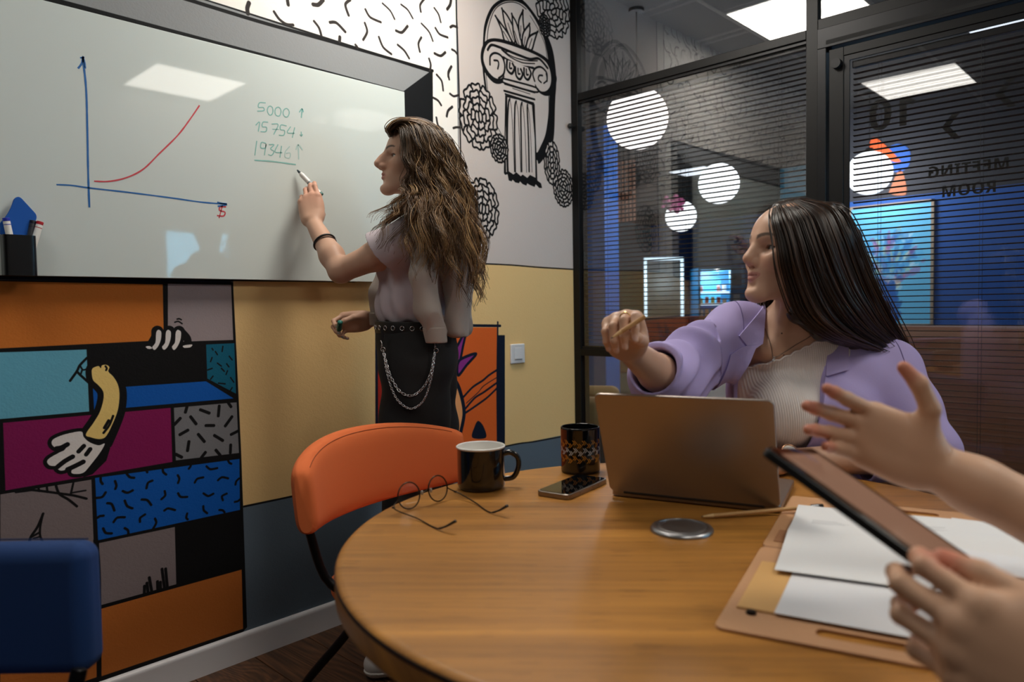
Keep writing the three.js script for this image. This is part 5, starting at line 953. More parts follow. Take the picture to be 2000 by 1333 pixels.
// ---------------------------------------------------------------- the woman writing on the board
function hairBase(prims, lo, hi, h, tint, post) { return skin(prims, lo, hi, h, { color: () => tint, post }); }
{
  const t = thing('person', 'standing woman with long wavy brown hair writing on the whiteboard', 'person', -1.297, 0, 0.432, FACING);
  const sk = skinMat(), base = [0.56, 0.335, 0.235], lip = [0.46, 0.2, 0.165], browC = [0.04, 0.022, 0.014];
  const F = frame([-0.925, 0.172, 0.335], [0.16, 0.985, -0.05]), O = [-0.006, 1.56, -0.037], H = headField({ noseZ: 0.1235, noseY: -0.0325, noseR: 0.0088, bridge: 0.0082, nasZ: 0.087, chinZ: 0.0815, chinY: -0.1, lipZ: 0.091, eyeOpen: 0.0044 });
  const hl = place(O, F), shL = [0.004, 1.305, 0.128], elL = [-0.226, 1.222, 0.058], wrL = [-0.338, 1.386, -0.062], shR = [0.0, 1.325, -0.165], elR = [0.0, 1.1, -0.215], wrR = [-0.19, 1.072, -0.165];
  const hL = hand({ w: wrL, Y: [-0.14, 0.95, -0.28], N: [0.02, -0.3, -0.95], side: -1, s: 0.97, slim: 0.9, curl: { index: [0.2, 0.5, 0.4], middle: [0.35, 0.5, 0.35], ring: [0.42, 0.55, 0.4], little: [0.6, 0.75, 0.4] }, spread: { index: -0.28, middle: -0.16, ring: -0.06, little: 0.04 }, thumb: [[0.05, 0.5, 0.86], [-0.1, 0.85, 0.45], [-0.2, 0.92, 0.3]] });
  const hR = hand({ w: wrR, Y: [-0.97, -0.08, 0.2], N: [0.05, -0.55, 0.84], side: 1, s: 0.93, slim: 0.92, curl: { index: [0.75, 0.95, 0.5], middle: [0.85, 1.0, 0.5], ring: [0.9, 1.0, 0.5], little: [0.9, 1.0, 0.5] }, thumb: [[0.4, 0.7, 0.6], [0.05, 0.85, 0.5], [-0.2, 0.9, 0.4]] });
  const armL = chain([[...shL, 0.05], [...lerp3(shL, elL, 0.5), 0.042], [...elL, 0.0345]], 0.02).concat(chain([[...elL, 0.035], [...lerp3(elL, wrL, 0.3), 0.0365], [...wrL, 0.0235]], 0.015));
  const armR = chain([[...shR, 0.05], [...elR, 0.036], [...lerp3(elR, wrR, 0.3), 0.036], [...wrR, 0.0235]], 0.015);
  const neck = [bone([0.018, 1.5, -0.037], [0.04, 1.385, -0.035], 0.05, 0.05, 0.025), bone([0.03, 1.38, -0.03], shL, 0.045, 0.05, 0.04), bone([0.03, 1.385, -0.03], shR, 0.045, 0.05, 0.04)];
  const torso = [blob([0.025, 1.25, -0.025], [0.098, 0.15, 0.14], 0.05), blob([0.0, 1.1, -0.02], [0.088, 0.13, 0.118], 0.05), blob([-0.005, 0.96, -0.012], [0.11, 0.11, 0.15], 0.05), blob([-0.035, 1.235, 0.04], [0.075, 0.06, 0.06], 0.04), blob([-0.035, 1.235, -0.095], [0.075, 0.06, 0.06], 0.04)];
  const legs = [...chain([[0.0, 0.93, 0.075, 0.088], [-0.01, 0.5, 0.085, 0.058], [0.0, 0.1, 0.095, 0.036]], 0.03), ...chain([[0.0, 0.93, -0.095, 0.088], [-0.03, 0.5, -0.1, 0.058], [0.04, 0.1, -0.105, 0.036]], 0.03)];
  const flesh = [headPrim(H, O, F), ...neck, ...torso, ...legs, ...armL, ...armR, ...hL.prims, ...hR.prims];
  const tone = (x, y, z) => { let c = y > 1.43 ? faceColor(H, base, lip, browC, headLocal(O, F, 1, x, y, z)) : base; if (x < -0.2) { c = nailColor(c, [...hR.nails], 0.93, [0.3, 0.33, 0.36], x, y, z); const k = 0.12 * smooth(1.4, 1.5, y) * (y < 1.54 ? 1 : 0); c = [c[0], c[1] * (1 - k), c[2] * (1 - k)]; } return c; };
  const body = part('body', joinGeo([skin(flesh, [-0.2, 1.39, -0.18], [0.14, 1.69, 0.16], 0.0022, { color: tone }), skin(flesh, [-0.46, 1.14, -0.26], [-0.13, 1.62, 0.16], 0.0028, { color: tone }), skin(flesh, [-0.34, 0.94, -0.3], [-0.08, 1.16, -0.06], 0.003, { color: tone }), skin(flesh, [-0.16, 1.14, -0.26], [0.16, 1.396, 0.24], 0.006, { color: tone }), skin(flesh, [-0.13, 0.06, -0.3], [0.16, 1.145, 0.24], 0.01, { color: tone })]), sk, t);
  addEyes(t, O, F, 1, [0.06, 0.035, 0.02], [0.0, 0.06]); addLashes(t, O, F, 1, std('#17100c', 0.7), 0.0044);
  // shirt
  const dL = norm3(sub3(elL, shL)), cutS = (f, p0, n) => (x, y, z) => Math.max(f(x, y, z), (x - p0[0]) * n[0] + (y - p0[1]) * n[1] + (z - p0[2]) * n[2]);
  const slA = add3(shL, mul3(dL, -0.03)), slB = add3(shL, mul3(dL, 0.15)), cutN = norm3(add3(dL, [0, -0.35, 0.0])), sleeveL = prim(cutS(roundCone(slA, slB, 0.062, 0.072), add3(shL, mul3(dL, 0.105)), cutN), lerp3(slA, slB, 0.5), 0.17, 0.035);
  const armTube = roundCone(shL, add3(shL, mul3(dL, 0.3)), 0.05, 0.05);
  const shirtP = [blob([0.022, 1.25, -0.025], [0.112, 0.155, 0.152], 0.05), blob([-0.022, 1.115, -0.018], [0.113, 0.115, 0.138], 0.05), blob([-0.042, 1.235, 0.04], [0.082, 0.066, 0.066], 0.04), blob([-0.042, 1.235, -0.095], [0.082, 0.066, 0.066], 0.04), bone([0.035, 1.345, -0.03], [0.01, 1.315, 0.12], 0.058, 0.062, 0.04), bone([0.035, 1.345, -0.03], [0.005, 1.33, -0.16], 0.058, 0.062, 0.04), bone(shR, [0.0, 1.2, -0.2], 0.064, 0.066, 0.03), sleeveL];
  const shirtPost = (d, x, y, z) => { const q = Math.atan2(z, x + 0.02), low = smooth(1.3, 1.08, y); d += low * 0.0055 * Math.sin(q * 13 + 2.2 * Math.sin(y * 14) + x * 8) * smooth(1.06, 1.1, y) + 0.006 * n3(x * 16 + y * 6, y * 9, z * 16); d = smax(d, 1.058 - y + 0.008 * Math.sin(q * 9), 0.012); d = smax(d, -(roundCone([0.03, 1.43, -0.035], [0.04, 1.385, -0.035], 0.07, 0.066)(x, y, z)), 0.006); return d; };
  const shirtM = std('#bcb0b7', 0.9, { bumpMap: repeat(clothTex, 12, 12), bumpScale: 0.0003 });
  part('shirt', skin(shirtP, [-0.24, 1.03, -0.29], [0.2, 1.44, 0.27], 0.004, { post: shirtPost }), shirtM, t);
  // trousers, belt, shoes
  const trP = [blob([-0.006, 0.955, -0.012], [0.125, 0.12, 0.163], 0.05), blob([-0.018, 1.03, -0.014], [0.112, 0.06, 0.135], 0.05), ...chain([[-0.002, 0.91, 0.075, 0.108], [-0.01, 0.72, 0.082, 0.1], [-0.015, 0.5, 0.088, 0.088], [0.0, 0.09, 0.095, 0.075]], 0.04), ...chain([[0.0, 0.91, -0.095, 0.106], [0.0, 0.72, -0.098, 0.1], [-0.01, 0.5, -0.1, 0.088], [0.04, 0.09, -0.105, 0.075]], 0.04)];
  const trPost = (d, x, y, z) => smax(smax(d + 0.008 * n3(x * 9, y * 14 + x * 10, z * 9) + 0.004 * Math.sin(y * 40 + 30 * x + 14 * z) * smooth(0.98, 0.84, y) * smooth(0.6, 0.8, y), y - 1.055, 0.004), 0.05 - y, 0.004);
  const tm = std('#121113', 0.85, { bumpMap: repeat(clothTex, 14, 14), bumpScale: 0.0004 });
  part('trousers', skin(trP, [-0.18, 0.03, -0.26], [0.2, 1.07, 0.24], 0.006, { post: trPost }), tm, t);
  const ell = (a, r = 1) => [-0.017 + 0.1165 * r * Math.cos(a), 1.047 - 0.004 * Math.cos(a), -0.014 + 0.139 * r * Math.sin(a)];
  const bp = []; for (let i = 0; i < 48; i++) bp.push(ell((i / 48) * 2 * Math.PI)); { const c = new THREE.CatmullRomCurve3(bp.map((p) => V3(...p)), true), pos = [], idx = []; for (let i = 0; i <= 96; i++) { const p = c.getPointAt((i % 96) / 96), n = norm3([p.x + 0.017, 0, (p.z + 0.014) * 0.7]); for (const [o, y] of [[0, -0.019], [0.0045, -0.0165], [0.0045, 0.0165], [0, 0.019]]) pos.push(p.x + n[0] * o, p.y + y, p.z + n[2] * o); } for (let i = 0; i < 96; i++) for (let k = 0; k < 3; k++) { const a = i * 4 + k, b = a + 4; idx.push(a, a + 1, b, b, a + 1, b + 1); } const g = new THREE.BufferGeometry(); g.setAttribute('position', new THREE.Float32BufferAttribute(pos, 3)); g.setIndex(idx); g.computeVertexNormals(); part('belt', g, std('#0f0d0d', 0.5), t); }
  const silver = std('#c9c9cc', 0.22, { metalness: 1 }), belt = t.children.find((o) => o.name === 'belt'), ring = new THREE.TorusGeometry(0.0062, 0.0014, 8, 20);
  for (let i = 0; i < 12; i++) { const a = 0.75 + i * 0.24, p = ell(a), n = norm3([Math.cos(a) / 0.1165, 0, Math.sin(a) / 0.139]), m = part('eyelet', ring, silver, belt); m.position.set(p[0] + n[0] * 0.005, p[1], p[2] + n[2] * 0.005); m.rotation.y = Math.atan2(n[0], n[2]); }
  const shoe = (x, z, toe) => { const s = [...chain([[x + 0.04, 0.055, z, 0.042], [x - 0.04, 0.052, z, 0.045], [x - 0.13, 0.04, z + toe, 0.036]], 0.03), bone([x + 0.02, 0.09, z], [x + 0.0, 0.1, z], 0.045, 0.043, 0.02)]; part('shoe', skin(s, [x - 0.2, 0, z - 0.08], [x + 0.12, 0.15, z + 0.08], 0.005, { post: (d, X, y) => Math.max(d, 0.004 - y, y - 0.115) }), std('#d9d6d2', 0.6), t); part('sole', skin(s, [x - 0.2, -0.01, z - 0.08], [x + 0.12, 0.04, z + 0.08], 0.004, { post: (d, X, y) => Math.max(d - 0.005, 0.001 - y, y - 0.026) }), std('#e6e3de', 0.5), t); };
  shoe(-0.01, 0.1, 0.012); shoe(0.03, -0.11, -0.012);
  // chains on the hip: oval links along two sagging curves
  const links = (pts, w, h, r) => { const c = new THREE.CatmullRomCurve3(pts.map((p) => V3(...p))), L = c.getLength(), n = Math.round(L / (h * 1.35)), g = []; for (let i = 0; i < n; i++) { const u = (i + 0.5) / n, p = c.getPointAt(u), tn = c.getTangentAt(u), k = new THREE.TorusGeometry(w, r, 5, 12).scale(1, h / w, 1).rotateY(i % 2 ? 0.9 : -0.6); k.applyQuaternion(new THREE.Quaternion().setFromUnitVectors(V3(0, 1, 0), tn)); g.push(k.translate(p.x, p.y, p.z)); } return g; };
  const P = (px, py, z) => [(px - 820) / 668 - 0.004 + 0.0, 1.01 - (py - 668) / 668, z];
  part('chain', links([P(766, 684, 0.162), P(772, 706, 0.172), P(784, 738, 0.186), P(802, 764, 0.19), P(822, 770, 0.19), P(842, 757, 0.187), P(858, 728, 0.18), P(865, 690, 0.165)], 0.0034, 0.0064, 0.0011), silver, t);
  part('chain', links([P(767, 688, 0.162), P(778, 740, 0.183), P(796, 780, 0.19), P(820, 795, 0.192), P(842, 782, 0.19), P(858, 742, 0.183), P(866, 690, 0.166)], 0.0027, 0.0044, 0.001), silver, t);
  for (const [x, y] of [[763, 672], [865, 676]]) { part('clip', [new THREE.TorusGeometry(0.0062, 0.0013, 8, 20).translate(...P(x + 3, y + 10, 0.164)), tube([P(x - 2, y - 7, 0.158), P(x + 1, y - 2, 0.163), P(x, y + 5, 0.165), P(x + 3, y + 1, 0.165)], 0.0014, 14, 6)], silver, t); part('belt_loop', rbox(0.008, 0.05, 0.004, 0.0015, ...P(x, y - 16, 0.148)), tm, t); }
  // sweatshirt over the shoulders, its sleeves hanging in front
  const swP = [...chain([[0.105, 1.37, 0.0, 0.034], [0.095, 1.375, 0.07, 0.036], [0.055, 1.372, 0.125, 0.034], [0.032, 1.31, 0.163, 0.034], [0.034, 1.2, 0.178, 0.038], [0.05, 1.1, 0.172, 0.039], [0.068, 1.035, 0.162, 0.035]], 0.02), ...chain([[0.105, 1.37, 0, 0.034], [0.08, 1.385, -0.09, 0.036], [0.0, 1.37, -0.15, 0.038], [-0.1, 1.27, -0.15, 0.036], [-0.145, 1.16, -0.145, 0.034], [-0.153, 1.085, -0.14, 0.029]], 0.02), ...chain([[0.1, 1.36, 0.08, 0.04], [0.12, 1.22, 0.1, 0.036], [0.12, 1.04, 0.095, 0.034]], 0.03), ...chain([[0.115, 1.37, -0.01, 0.04], [0.13, 1.22, 0.0, 0.036], [0.125, 1.03, 0.01, 0.034]], 0.03), ...chain([[0.1, 1.36, -0.1, 0.04], [0.12, 1.2, -0.11, 0.042], [0.12, 1.04, -0.1, 0.04]], 0.03), ...chain([[0.09, 1.4, -0.09, 0.026], [0.125, 1.4, -0.02, 0.03], [0.1, 1.4, 0.06, 0.028]], 0.02)];
  const swPost = (d, x, y, z) => smax(d + 0.0065 * Math.abs(Math.sin(z * 42 + 3 * Math.sin(y * 9) + x * 26)) - 0.003 + 0.012 * n3(x * 16 + y * 5, y * 9, z * 16), 1.015 - y, 0.006);
  const swM = std('#aca29a', 0.95, { bumpMap: repeat(clothTex, 14, 14), bumpScale: 0.0005 });
  part('sweatshirt', skin(swP, [-0.21, 1.0, -0.22], [0.21, 1.46, 0.25], 0.0045, { post: swPost }), swM, t);
  const cuff = (a, b, r0, r1) => skin([bone(a, b, r0, r1)], [Math.min(a[0], b[0]) - 0.06, Math.min(a[1], b[1]) - 0.06, Math.min(a[2], b[2]) - 0.06], [Math.max(a[0], b[0]) + 0.06, Math.max(a[1], b[1]) + 0.06, Math.max(a[2], b[2]) + 0.06], 0.004, { post: (d, x, y) => Math.max(d, y - a[1], b[1] - y) });
  part('cuff', cuff([0.064, 1.05, 0.166], [0.07, 1.005, 0.163], 0.034, 0.031), swM, t); part('cuff', cuff([-0.152, 1.095, -0.14], [-0.155, 1.052, -0.138], 0.03, 0.026), swM, t);
  // bracelets
  const band = (c, dir, R, r, m, name) => part(name, new THREE.TorusGeometry(R, r, 8, 36).applyQuaternion(new THREE.Quaternion().setFromUnitVectors(V3(0, 0, 1), V3(...norm3(dir)))).translate(...c), m, t);
  const fd = sub3(wrL, elL); band(lerp3(elL, wrL, 0.56), fd, 0.0335, 0.0032, std('#0c0c0d', 0.5), 'bracelet'); band(lerp3(elL, wrL, 0.53), add3(norm3(fd), [0.1, 0.1, 0]), 0.0345, 0.0013, std('#2a1712', 0.6), 'bracelet'); band(lerp3(elR, wrR, 0.86), add3(norm3(sub3(wrR, elR)), [0, 0.15, 0]), 0.03, 0.0024, std('#0c0c0d', 0.5), 'bracelet');
  // hair: a close cap and many wavy locks
  const Hh = new Hair(), rr = rng(42), G = [
    [[-0.05, 1.652, 0.03], [-0.028, 1.63, 0.068], [-0.018, 1.585, 0.084], [-0.006, 1.525, 0.09], [-0.006, 1.47, 0.096], [-0.028, 1.43, 0.135], [-0.085, 1.375, 0.178], [-0.165, 1.3, 0.172]],
    [[-0.042, 1.66, 0.02], [-0.01, 1.64, 0.066], [0.01, 1.585, 0.088], [0.02, 1.52, 0.094], [0.02, 1.46, 0.105], [0.0, 1.405, 0.162], [-0.045, 1.34, 0.205], [-0.095, 1.26, 0.205]],
    [[-0.03, 1.668, -0.005], [0.012, 1.65, 0.062], [0.036, 1.59, 0.088], [0.046, 1.53, 0.096], [0.05, 1.46, 0.112], [0.045, 1.38, 0.185], [0.04, 1.28, 0.222], [0.03, 1.19, 0.225]],
    [[0.0, 1.67, -0.01], [0.05, 1.645, 0.055], [0.075, 1.59, 0.08], [0.088, 1.53, 0.09], [0.096, 1.46, 0.104], [0.098, 1.37, 0.17], [0.1, 1.26, 0.205], [0.105, 1.14, 0.2]],
    [[0.03, 1.665, -0.015], [0.078, 1.635, 0.035], [0.102, 1.58, 0.05], [0.118, 1.52, 0.06], [0.13, 1.45, 0.078], [0.15, 1.35, 0.115], [0.165, 1.23, 0.15], [0.175, 1.11, 0.14]],
    [[0.045, 1.66, -0.025], [0.09, 1.625, -0.01], [0.115, 1.57, -0.005], [0.13, 1.51, 0.0], [0.148, 1.44, 0.012], [0.17, 1.34, 0.04], [0.188, 1.22, 0.06], [0.193, 1.11, 0.06]],
    [[0.04, 1.66, -0.04], [0.08, 1.625, -0.06], [0.105, 1.57, -0.075], [0.12, 1.51, -0.09], [0.135, 1.44, -0.1], [0.15, 1.34, -0.09], [0.17, 1.22, -0.06], [0.18, 1.12, -0.04]],
    [[-0.02, 1.664, -0.05], [0.02, 1.63, -0.1], [0.04, 1.58, -0.115], [0.05, 1.52, -0.125], [0.05, 1.45, -0.13], [0.04, 1.37, -0.17], [0.02, 1.27, -0.2], [0.0, 1.18, -0.2]],
    [[-0.055, 1.652, -0.06], [-0.025, 1.63, -0.1], [-0.005, 1.58, -0.115], [0.005, 1.52, -0.12], [0.0, 1.46, -0.125], [-0.04, 1.39, -0.16], [-0.08, 1.31, -0.18], [-0.12, 1.25, -0.18]]];
  const tints = [[0.07, 0.036, 0.0165], [0.09, 0.047, 0.021], [0.11, 0.059, 0.026], [0.15, 0.082, 0.036], [0.24, 0.14, 0.058], [0.055, 0.029, 0.014]];
  Hh.clumps(rr, G, { count: 116, strands: 18, seg: 54, spreadXYZ: [0.034, 0.05, 0.04], amp: [0.007, 0.016], freq: [22, 36], radius: 0.0078, width: 0.00082, tints, pick: (r) => r() ** 0.85, len: [0.8, 1] });
  Hh.clumps(rr, G.slice(0, 6), { count: 50, strands: 10, seg: 50, spreadXYZ: [0.05, 0.07, 0.045], amp: [0.009, 0.017], freq: [22, 38], radius: 0.005, width: 0.00075, tints: tints.slice(2), pick: (r) => r(), len: [0.75, 1.02] });
  // the lifted front: swept back from the forehead over the crown
  const GF = [[[-0.068, 1.628, 0.035], [-0.074, 1.645, 0.035], [-0.05, 1.664, 0.042], [0.0, 1.664, 0.055], [0.055, 1.635, 0.062], [0.09, 1.57, 0.07]], [[-0.074, 1.635, -0.01], [-0.082, 1.655, -0.01], [-0.052, 1.675, -0.005], [0.01, 1.675, 0.0], [0.07, 1.645, 0.01], [0.108, 1.57, 0.02]], [[-0.07, 1.63, -0.06], [-0.076, 1.65, -0.06], [-0.045, 1.668, -0.06], [0.01, 1.668, -0.06], [0.07, 1.635, -0.05], [0.1, 1.57, -0.07]]];
  Hh.clumps(rr, GF, { count: 30, strands: 18, seg: 26, spreadXYZ: [0.012, 0.014, 0.03], amp: [0.001, 0.004], freq: [4, 9], radius: 0.006, width: 0.001, tints, pick: (r) => r(), len: [0.85, 1], settle: 0.2 });
  const capP = [prim(ellipsoid(hl([0, 0.03, -0.018]), [0.098, 0.088, 0.08]), hl([0, 0.03, -0.018]), 0.1), bone([0.07, 1.57, -0.035], [0.1, 1.42, -0.02], 0.06, 0.055, 0.03), bone([0.1, 1.42, 0.04], [0.13, 1.26, 0.07], 0.04, 0.025, 0.03), bone([0.1, 1.42, -0.04], [0.14, 1.26, 0.0], 0.045, 0.025, 0.03), bone([0.045, 1.53, 0.03], [0.06, 1.42, 0.07], 0.045, 0.035, 0.03)];
  const cap = hairBase(capP, [-0.14, 1.2, -0.16], [0.22, 1.7, 0.16], 0.005, [0.055, 0.031, 0.016], (d, x, y, z) => { const q = headLocal(O, F, 1, x, y, z); return smax(d, Math.min(q[2] - 0.052 + 0.55 * Math.max(0, 0.075 - q[1]), 1), 0.012); });
  part('hair', joinGeo([cap, Hh.build()]), phys(0xffffff, 0.42, { vertexColors: true, specularIntensity: 0.7 }), t);
  // the marker she writes with, and its cap in the other hand
  const A = hL.at([0.02, 0.108, 0.052]), tip = [-0.389, 1.548, -0.132], mk = new THREE.Group(); mk.name = numbered('marker'); scene.add(mk); tag(mk, 'white uncapped marker in the hand of the standing woman', 'marker');
  const end = [-0.326, 1.479, -0.138], d = norm3(sub3(tip, end)); const m4 = new THREE.Matrix4().makeRotationY(FACING).setPosition(-1.297, 0, 0.432);
  mk.position.copy(V3(...end).applyMatrix4(m4)); mk.quaternion.setFromUnitVectors(V3(0, 1, 0), V3(...d).applyMatrix4(new THREE.Matrix4().makeRotationY(FACING)).normalize());
  part('end_cap', lathe([[0, 0], [0.008, 0.0006], [0.0086, 0.003], [0.0086, 0.011], [0.0076, 0.012]], 24), std('#0d5a52', 0.35), mk); part('barrel', lathe([[0.0076, 0.011], [0.008, 0.0125], [0.008, 0.092], [0.006, 0.098], [0.0045, 0.1]], 24), std('#e4e2dd', 0.35), mk); part('print', lathe([[0.00805, 0.035], [0.00815, 0.0355], [0.00815, 0.06], [0.00805, 0.0605]], 24), std('#9aa3a6', 0.5), mk); part('nib', lathe([[0.0045, 0.1], [0.0035, 0.108], [0.002, 0.113], [0, 0.114]], 16), std('#0f2a33', 0.6), mk);
  const cp = new THREE.Group(); cp.name = numbered('marker_cap'); scene.add(cp); tag(cp, 'green marker cap held between the fingertips of the standing woman', 'cap'); const cw = [-0.263, 1.056, -0.068]; cp.position.copy(V3(...cw).applyMatrix4(m4)); cp.rotation.set(1.2, FACING, 0.5);
  part('shell', lathe([[0, 0.02], [0.006, 0.0195], [0.0085, 0.017], [0.009, -0.02], [0.0075, -0.02], [0.007, 0.015], [0, 0.016]], 24), std('#0b6f62', 0.3), cp); part('clip', rbox(0.003, 0.03, 0.003, 0.001, 0, -0.004, 0.0105), std('#0b6f62', 0.3), cp);
}
// ---------------------------------------------------------------- the seated woman in the lilac jacket
// a patch of cloth cut to an outline (x, y) and laid on the front of a field, with thickness
function drape(outline, field, lift, thick, h = 0.006, zTop = 0.35) {
  const inside = (x, y) => { let c = false; for (let i = 0, j = outline.length - 1; i < outline.length; j = i++) { const [a, b] = outline[i], [d, e] = outline[j]; if (b > y !== e > y && x < ((d - a) * (y - b)) / (e - b) + a) c = !c; } return c; };
  const zAt = (x, y) => { let z = zTop; for (let i = 0; i < 90; i++) { const d = field(x, y, z) - lift; if (d < 0.0003) break; z -= Math.max(d * 0.8, 0.0004); if (z < -0.25) break; } return z; };
  // march the outline on a grid snapped to its edge: a fan of small cells
  const edge = []; outline.forEach((p, i) => { const q = outline[(i + 1) % outline.length], n = Math.max(1, Math.ceil(Math.hypot(q[0] - p[0], q[1] - p[1]) / h)); for (let k = 0; k < n; k++) edge.push([mix(p[0], q[0], k / n), mix(p[1], q[1], k / n)]); });
  const pts = edge.map((p) => new THREE.Vector2(...p)), xs = outline.map((p) => p[0]), ys = outline.map((p) => p[1]);
  const tri = THREE.ShapeUtils.triangulateShape(pts, []); let T = tri.map((t) => t.map((i) => edge[i]));
  for (let pass = 0; pass < 9; pass++) { const N = []; let did = false; for (const t of T) { let m = 0, k = 0; for (let i = 0; i < 3; i++) { const a = t[i], b = t[(i + 1) % 3], l = Math.hypot(a[0] - b[0], a[1] - b[1]); if (l > m) { m = l; k = i; } } if (m > h * 1.6) { const a = t[k], b = t[(k + 1) % 3], c = t[(k + 2) % 3], q = [(a[0] + b[0]) / 2, (a[1] + b[1]) / 2]; N.push([a, q, c], [q, b, c]); did = true; } else N.push(t); } T = N; if (!did) break; }
  const cache = new Map(), P = (p) => { const k = p[0].toFixed(5) + p[1].toFixed(5); if (!cache.has(k)) cache.set(k, zAt(p[0], p[1])); return [p[0], p[1], cache.get(k)]; }, pos = [];
  for (const t of T) { const [a, b, c] = t.map(P); const up = (b[0] - a[0]) * (c[1] - a[1]) - (b[1] - a[1]) * (c[0] - a[0]) > 0; for (const q of up ? [a, b, c] : [a, c, b]) pos.push(q[0], q[1], q[2] + thick); }
  const sgn = THREE.ShapeUtils.isClockWise(pts) ? -1 : 1;
  for (let i = 0; i < edge.length; i++) { const a = P(edge[i]), b = P(edge[(i + 1) % edge.length]), A = [a[0], a[1], a[2] + thick], B = [b[0], b[1], b[2] + thick]; a[2] -= lift; b[2] -= lift; for (const q of sgn > 0 ? [a, b, A, A, b, B] : [a, A, b, A, B, b]) pos.push(...q); }
  const g = new THREE.BufferGeometry(); g.setAttribute('position', new THREE.Float32BufferAttribute(pos, 3)); const uv = []; for (let i = 0; i < pos.length; i += 3) uv.push(pos[i], pos[i + 1]); g.setAttribute('uv', new THREE.Float32BufferAttribute(uv, 2)); return toCreasedNormals(mergeVertices(g, 1e-5), 0.7);
}
{
  const OX = -1.118, OZ = 1.542, t = thing('person', 'seated woman in a lilac jacket with long straight dark hair', 'person', OX, 0, OZ, FACING), wm = new THREE.Matrix4().makeRotationY(FACING).setPosition(OX, 0, OZ);
  const base = [0.6, 0.365, 0.255], lip = [0.47, 0.2, 0.17], browC = [0.06, 0.034, 0.022], sk = skinMat(0.42);
  const F = frame([-0.962, 0.174, 0.205], [0.174, 0.985, -0.04]), O = [-0.029, 1.206, 0.04], S = 1.0, H = headField({ noseZ: 0.1125, noseY: -0.0305, noseR: 0.0092, bridge: 0.0064, nasZ: 0.0805, chinZ: 0.08, chinY: -0.098, lipZ: 0.0885, smile: 1, cheek: 0.006, jaw: 0.047, eyeOpen: 0.0039 });
  const shR = [-0.125, 1.04, -0.055], elR = [-0.312, 0.942, 0.1], wrR = [-0.42, 1.02, 0.258], shL = [0.222, 0.945, -0.04], elL = [0.225, 0.775, 0.105], wrL = [-0.078, 0.77, 0.1];
  const hR = hand({ w: wrR, Y: [-0.22, 0.72, 0.66], N: [-0.16, -0.7, 0.7], side: 1, s: 0.94, slim: 0.95, curl: { index: [0.75, 1.0, 0.6], middle: [0.95, 1.15, 0.7], ring: [1.1, 1.2, 0.7], little: [1.2, 1.2, 0.7] }, spread: { index: 0.02, little: 0.04 }, thumb: [[0.3, 0.7, 0.5], [-0.2, 0.85, 0.5], [-0.6, 0.75, 0.3]] });
  const hL = hand({ w: wrL, Y: [-0.95, -0.08, 0.2], N: [0.0, -1, 0.1], side: -1, s: 0.94, slim: 0.93, curl: { all: [0.15, 0.3, 0.2] } });
  const neck = [bone([-0.0, 1.13, 0.012], [-0.006, 1.03, -0.015], 0.049, 0.051, 0.022), bone([-0.035, 1.14, 0.05], [-0.058, 1.005, 0.032], 0.012, 0.01, 0.02), bone([-0.006, 1.03, -0.02], shR, 0.045, 0.05, 0.05), bone([-0.006, 1.03, -0.02], shL, 0.045, 0.05, 0.05)];
  const torso = [blob([0.035, 0.9, -0.055], [0.152, 0.165, 0.1], 0.05), blob([0.04, 0.74, -0.07], [0.128, 0.15, 0.095], 0.05), blob([0.045, 0.57, -0.09], [0.165, 0.12, 0.12], 0.05), bone([-0.075, 1.0, 0.015], [-0.12, 1.035, -0.03], 0.022, 0.022, 0.03), bone([-0.045, 0.995, 0.018], [0.15, 0.975, -0.02], 0.022, 0.024, 0.03), blob([-0.045, 0.865, 0.035], [0.068, 0.07, 0.058], 0.03), blob([0.085, 0.85, 0.03], [0.068, 0.07, 0.058], 0.03)];
  const armR = chain([[...shR, 0.05], [...elR, 0.036], [...lerp3(elR, wrR, 0.3), 0.037], [...wrR, 0.024]], 0.015), armL = chain([[...shL, 0.05], [...elL, 0.036], [...lerp3(elL, wrL, 0.3), 0.035], [...wrL, 0.0245]], 0.015);
  const legs = [...chain([[0.12, 0.55, -0.08, 0.085], [0.02, 0.56, 0.26, 0.062], [0.03, 0.1, 0.24, 0.04]], 0.03), ...chain([[-0.04, 0.55, -0.06, 0.085], [-0.2, 0.56, 0.24, 0.062], [-0.19, 0.1, 0.22, 0.04]], 0.03)];
  const flesh = [headPrim(H, O, F, S), ...neck, ...torso, ...armR, ...armL, ...hR.prims, ...hL.prims, ...legs];
  const tone = (x, y, z) => { let c = y > 1.08 && x > -0.3 ? faceColor(H, base, lip, browC, headLocal(O, F, S, x, y, z)) : base; if (x < -0.38) c = nailColor(c, hR.nails, 0.94, [0.72, 0.5, 0.44], x, y, z); return c; };
  part('body', joinGeo([skin(flesh, [-0.2, 0.9, -0.12], [0.16, 1.335, 0.2], 0.0024, { color: tone }), skin(flesh, [-0.53, 0.86, 0.06], [-0.27, 1.16, 0.42], 0.0024, { color: tone }), skin(flesh, [-0.3, 0.72, 0.02], [0.3, 0.84, 0.2], 0.003, { color: tone }), skin(flesh, [-0.3, 0.6, -0.22], [0.32, 0.92, 0.12], 0.012, { color: tone }), skin(flesh, [-0.32, 0.02, -0.25], [0.3, 0.62, 0.4], 0.014, { color: tone })]), sk, t);
  addEyes(t, O, F, S, [0.045, 0.027, 0.018], [-0.05, 0.0]); addLashes(t, O, F, S, std('#120c0a', 0.7), 0.0039);
  // mole, necklace, ring
  const place3 = (x, y, f = (a, b, c) => evalPrims(flesh, a, b, c), lift = 0) => { let z = 0.3; for (let i = 0; i < 120; i++) { const d = f(x, y, z) - lift; if (d < 0.0003 || z < -0.1) break; z -= Math.max(Math.min(d, 0.05) * 0.8, 0.0003); } return [x, y, z]; };
